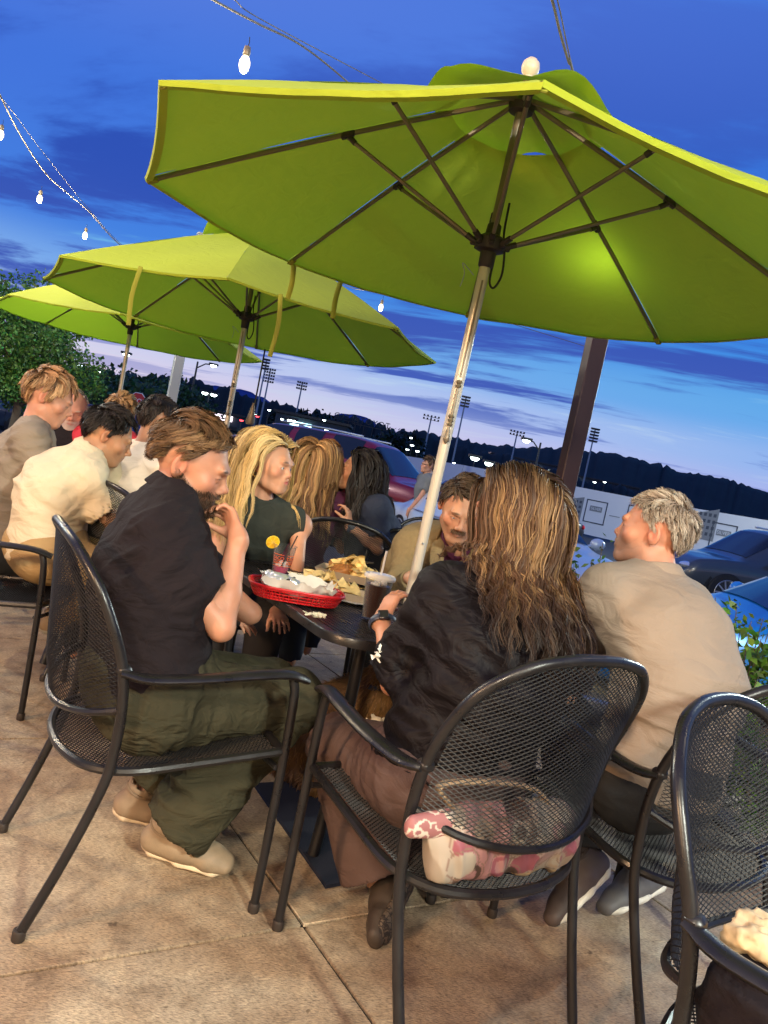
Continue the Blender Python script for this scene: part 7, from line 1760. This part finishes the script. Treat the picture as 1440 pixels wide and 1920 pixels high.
# ================================================================== VEHICLES
def car(loc, rz, label, paint, L_=4.7, Wd=1.85, Ht=1.45, kind='sedan', name='parked_car', rim=(.5, .5, .52), lit=False, cat='car'):
    root = thing(name, label, cat, (loc[0], loc[1], GZ), (0, 0, rz)); suv = kind == 'suv'
    hz = Ht * (.60 if suv else .615); nose = L_ / 2
    # stations: x, half width, bottom, belt(z), roof(z), roof half width
    if suv: st = [(-L_ / 2, .74, .45, hz * .72, hz * .74, .66), (-L_ / 2 + .08, .90, .36, hz * .98, hz * 1.0, .78), (-L_ / 2 + .22, .94, .32, hz, Ht * .93, .70), (-L_ / 2 + .55, .96, .30, hz, Ht * .985, .68), (-L_ * .2, .97, .28, hz, Ht, .68), (L_ * .02, .97, .28, hz * .99, Ht, .68), (L_ * .12, .97, .28, hz * .99, Ht * .97, .68), (L_ * .27, .97, .28, hz * .98, hz * 1.0, .78), (L_ * .36, .96, .28, hz * .95, hz * .965, .74), (L_ * .46, .92, .30, hz * .86, hz * .88, .70), (L_ / 2 - .03, .84, .34, hz * .62, hz * .64, .68), (L_ / 2, .78, .42, hz * .55, hz * .57, .64)]
    else: st = [(-L_ / 2, .72, .42, hz * .80, hz * .82, .62), (-L_ / 2 + .12, .88, .34, hz * .98, hz * 1.0, .74), (-L_ * .37, .93, .27, hz, hz * 1.03, .74), (-L_ * .20, .95, .22, hz, Ht * .96, .60), (-L_ * .06, .96, .20, hz * .99, Ht, .60), (L_ * .06, .96, .20, hz * .98, Ht * .975, .60), (L_ * .22, .95, .20, hz * .97, hz * .99, .74), (L_ * .33, .93, .20, hz * .91, hz * .93, .72), (L_ * .43, .89, .22, hz * .80, hz * .82, .70), (L_ / 2 - .04, .80, .28, hz * .60, hz * .62, .66), (L_ / 2, .72, .34, hz * .52, hz * .54, .60)]
    A = np.array(st); A[:, 1] *= Wd / 1.92; A[:, 5] *= Wd / 1.92; t = np.linspace(0, 1, 49); dense = np.stack([np.interp(np.linspace(A[0, 0], A[-1, 0], 61), A[:, 0], A[:, k]) for k in range(6)], 1)
    for _ in range(2): dense[1:-1, 1:] = (dense[:-2, 1:] + 2 * dense[1:-1, 1:] + dense[2:, 1:]) / 4
    def sec(r_):
        x, w, zb, zk, zr, wr = r_; g = zr - zk
        return [(x, w * .80, zb), (x, w * .94, zb + .06), (x, w * .985, zb + (zk - zb) * .35), (x, w, zb + (zk - zb) * .62), (x, w * .985, zk - .05), (x, w * .95, zk), (x, w * .95 - (w * .95 - wr) * .30, zk + g * .32), (x, w * .95 - (w * .95 - wr) * .72, zk + g * .75), (x, wr * .93, zk + g * .95), (x, wr * .75, zr), (x, wr * .35, zr + .012), (x, 0, zr + .015)]
    S_ = np.array([sec(r_) for r_ in dense]); n = S_.shape[1]
    full = np.concatenate([S_ * V(1, -1, 1), S_[:, ::-1][:, 1:]], 1); m_ = full.shape[1]; v = full.reshape(-1, 3)
    f = [(i * m_ + j, i * m_ + j + 1, (i + 1) * m_ + j + 1, (i + 1) * m_ + j) for i in range(len(full) - 1) for j in range(m_ - 1)]
    f = [q_[::-1] for q_ in f]; f += [tuple(range(m_)), tuple((len(full) - 1) * m_ + j for j in range(m_))[::-1]]
    MB().add(v, f).build('body', paint, root, auto=50)
    xs = dense[:, 0]
    def glass(name_, x0, x1, j0, j1, side, o_=.006):
        ii = [i for i in range(len(xs)) if x0 <= xs[i] <= x1]; 
        if len(ii) < 2: return
        vv = []; 
        for i in ii:
            for j in range(j0, j1 + 1): p = S_[i, j].copy(); p[1] = p[1] * side + side * o_; p[2] += o_ * .4; vv.append(p)
        k = j1 - j0 + 1; ff = [(a * k + b_, a * k + b_ + 1, (a + 1) * k + b_ + 1, (a + 1) * k + b_) for a in range(len(ii) - 1) for b_ in range(k - 1)]
        if side > 0: pass
        MB().add(vv, ff).build(name_, MATS['car_glass'], root, auto=60)
    cab = (-L_ * .33 if suv else -L_ * .17, L_ * .10 if suv else L_ * .06)
    for s in (-1, 1):
        if suv: glass('window', -L_ * .44, -L_ * .28, 6, 8, s); glass('window', -L_ * .26, -L_ * .10, 6, 8, s); glass('window', -L_ * .08, L_ * .10, 6, 8, s)
        else: glass('window', -L_ * .19, -L_ * .06, 6, 8, s); glass('window', -L_ * .04, L_ * .08, 6, 8, s)
    def screen(name_, x0, x1):
        ii = [i for i in range(len(xs)) if x0 <= xs[i] <= x1]; vv = []; cols = [7, 8, 9, 10, 11]
        for i in ii:
            row = [S_[i, j] * V(1, -1, 1) for j in cols] + [S_[i, j] for j in cols[::-1][1:]]
            vv += [p + V(.004 if x0 > 0 else -.004, 0, .010) for p in row]
        k = 9; MB().add(vv, [(a * k + b_, a * k + b_ + 1, (a + 1) * k + b_ + 1, (a + 1) * k + b_) for a in range(len(ii) - 1) for b_ in range(k - 1)]).build(name_, MATS['car_glass'], root, auto=60)
    screen('windshield', L_ * (.125 if suv else .075), L_ * (.255 if suv else .21)); screen('rear_window', -L_ * (.49 if suv else .355), -L_ * (.455 if suv else .215))
    wr_ = .37 if suv else .33
    for sx in (L_ * .315, -L_ * .30):
        for s in (-1, 1):
            y_ = s * Wd * .485
            w_ = thing('wheel', None, None, (sx, y_, wr_)); w_.parent = root
            RR = np.stack([V(1, 0, 0), V(0, 0, 1), V(0, s, 0)], 1)
            MB().lathe([(wr_ * .66, -.11), (wr_ * .95, -.11), (wr_, -.08), (wr_, .03), (wr_ * .95, .06), (wr_ * .68, .06)], n=28, R=RR, capb=True, capt=False).build('tyre', MATS['rubber_black'], w_)
            rb_ = MB(); rb_.lathe([(wr_ * .60, .02), (wr_ * .69, .055), (wr_ * .66, .062), (wr_ * .58, .03)], n=28, R=RR, capb=False, capt=False); rb_.lathe([(.02, .045), (.045, .05), (.05, .03)], n=12, R=RR)
            for k in range(10 if suv else 5):
                a = k * 2 * PI / (10 if suv else 5); d_ = RR @ V(math.cos(a), math.sin(a), 0); rb_.tube([RR @ V(0, 0, .04) + d_ * .04, RR @ V(0, 0, .045) + d_ * wr_ * .64], .017, 6)
            rb_.build('rim', MATS['alloy'], w_)
            MB().lathe([(.001, -.03), (wr_ * .64, -.03)], n=20, R=RR, capb=False, capt=False).build('brake', MATS['rubber_black'], w_)
            MB().lathe([(wr_ * 1.16, -.12), (wr_ * 1.16, .012 + .0), (wr_ * 1.02, .012), (wr_ * 1.02, -.12)], (sx, y_, wr_ + .02), 28, R=RR, capb=False, capt=False).build('wheel_arch', MATS['rubber_black'], root)
    for s in (-1, 1):
        zl = hz * .80 * .86; MB().ball((L_ / 2 - .20, s * Wd * .36, hz * .72), (.20, .17, .075), 12).build('headlight', MATS['headlamp'], root)
        MB().ball((-L_ / 2 + .10, s * Wd * .38, hz * .84), (.08, .16, .09), 12).build('tail_light', MATS['stop_red'], root)
        b = MB(); b.tube([(L_ * .155, s * Wd * .44, hz * 1.0), (L_ * .15, s * Wd * .52, hz * 1.06)], .02, 6); b.build('mirror_arm', paint, root)
        MB().ball((L_ * .15, s * Wd * .56, hz * 1.08), (.07, .11, .08), 12).build('mirror', paint, root)
        for x in (-L_ * .08, L_ * .02): MB().tube([(x - .16, s * Wd * .497, hz * .88), (x - .02, s * Wd * .502, hz * .885)], .012, 6).build('door_handle', MATS['alloy'], root)
        for x in (-L_ * .21, -L_ * .05, L_ * .12): MB().tube([(x, s * Wd * .506, .4), (x, s * Wd * .512, hz * .62), (x, s * Wd * .505, hz * .93)], .004, 4).build('door_seam', MATS['rubber_black'], root)
        MB().tube([(x_, s * Wd * .487, hz * .995) for x_ in np.linspace(-L_ * .2, L_ * .12, 6)], .008, 5).build('window_trim', MATS['alloy'], root)
        if suv: MB().tube([(-L_ * .36, s * Wd * .32, Ht + .03), (-L_ * .1, s * Wd * .325, Ht + .05), (L_ * .06, s * Wd * .32, Ht + .03)], .02, 6).build('roof_rail', MATS['alloy'], root)
    b = MB(); b.box((L_ / 2 - .005, 0, hz * .52), (.05, Wd * .50, hz * .22), bev=.01); b.build('grille', MATS['rubber_black'], root)
    for k in range(4): MB().box((L_ / 2 + .025, 0, hz * (.44 + .05 * k)), (.012, Wd * .48, .014)).build('grille_bar', MATS['alloy'], root)
    MB().box((L_ / 2 + .02, 0, hz * .33), (.012, .50, .12)).build('licence_plate', MATS['banner'], root)
    return root
mat('car_glass', (.010, .016, .028), rough=.05, spec=.5); mat('rubber_black', (.012, .012, .013), rough=.7); mat('alloy', (.55, .56, .58), rough=.3, metal=.85)
mat('headlamp', (.65, .68, .72), rough=.08, metal=.4, coat=1.)
def paint(n, c, metal=.3, rough=.28): return mat(n, c, rough=rough, metal=metal * .5, coat=.6)
p = P(668, 905, 17.5); car((p[0], 17.5), math.radians(-28), 'maroon sport utility vehicle parked behind the woman in navy', paint('maroon_paint', (.19, .006, .018)), 5.3, 2.03, 1.90, 'suv', 'sport_utility_vehicle')
p = P(1430, 1062, 15.5); car((p[0] + .3, 15.5), math.radians(186), 'dark grey crossover parked at the right edge in front of the banner fence', paint('grey_paint', (.05, .06, .075)), 4.8, 1.9, 1.70, 'suv', 'crossover')
p = P(1118, 1030, 9.5); car((p[0] - 1.11, 10.2), math.radians(-72), 'pale silver sedan with a sloping windshield between the woman and the man in taupe', paint('silver_paint', (.42, .50, .60), .35), 4.8, 1.85, 1.43)
p = P(1410, 1180, 5.7); car((p[0] + .9, 5.75), math.radians(172), 'bright blue car close behind the shrubs at the right edge', paint('blue_paint', (.01, .17, .55), .3), 4.5, 1.85, 1.40)
for i, (px, Y, rz, c_, l, k) in enumerate([(28, 26, 170, (.02, .05, .16), 'dark blue car beyond the young man in grey, far left', 'sedan'), (-20, 22, 175, (.03, .05, .09), 'dark parked car cut by the left edge', 'suv'), (270, 30, 10, (.01, .04, .16), 'dark blue car behind the heads, left of the bearded man', 'sedan'),
                                         (175, 34, 5, (.05, .03, .07), 'dark car right of the white bearded man', 'sedan'), (420, 34, -8, (.02, .03, .05), 'dark parked car beside the second umbrella pole', 'sedan'), (1000, 27, 185, (.02, .02, .03), 'black car in the lot left of the reddish post', 'sedan'), (500, 24, 4, (.05, .06, .08), 'dark car behind the blonde woman', 'sedan')]):
    p = P(px, 800, Y); car((p[0], Y), math.radians(rz), l, paint('car_paint_%s' % 'abcdefg'[i], c_), kind=k, Ht=1.45 if k == 'sedan' else 1.7)
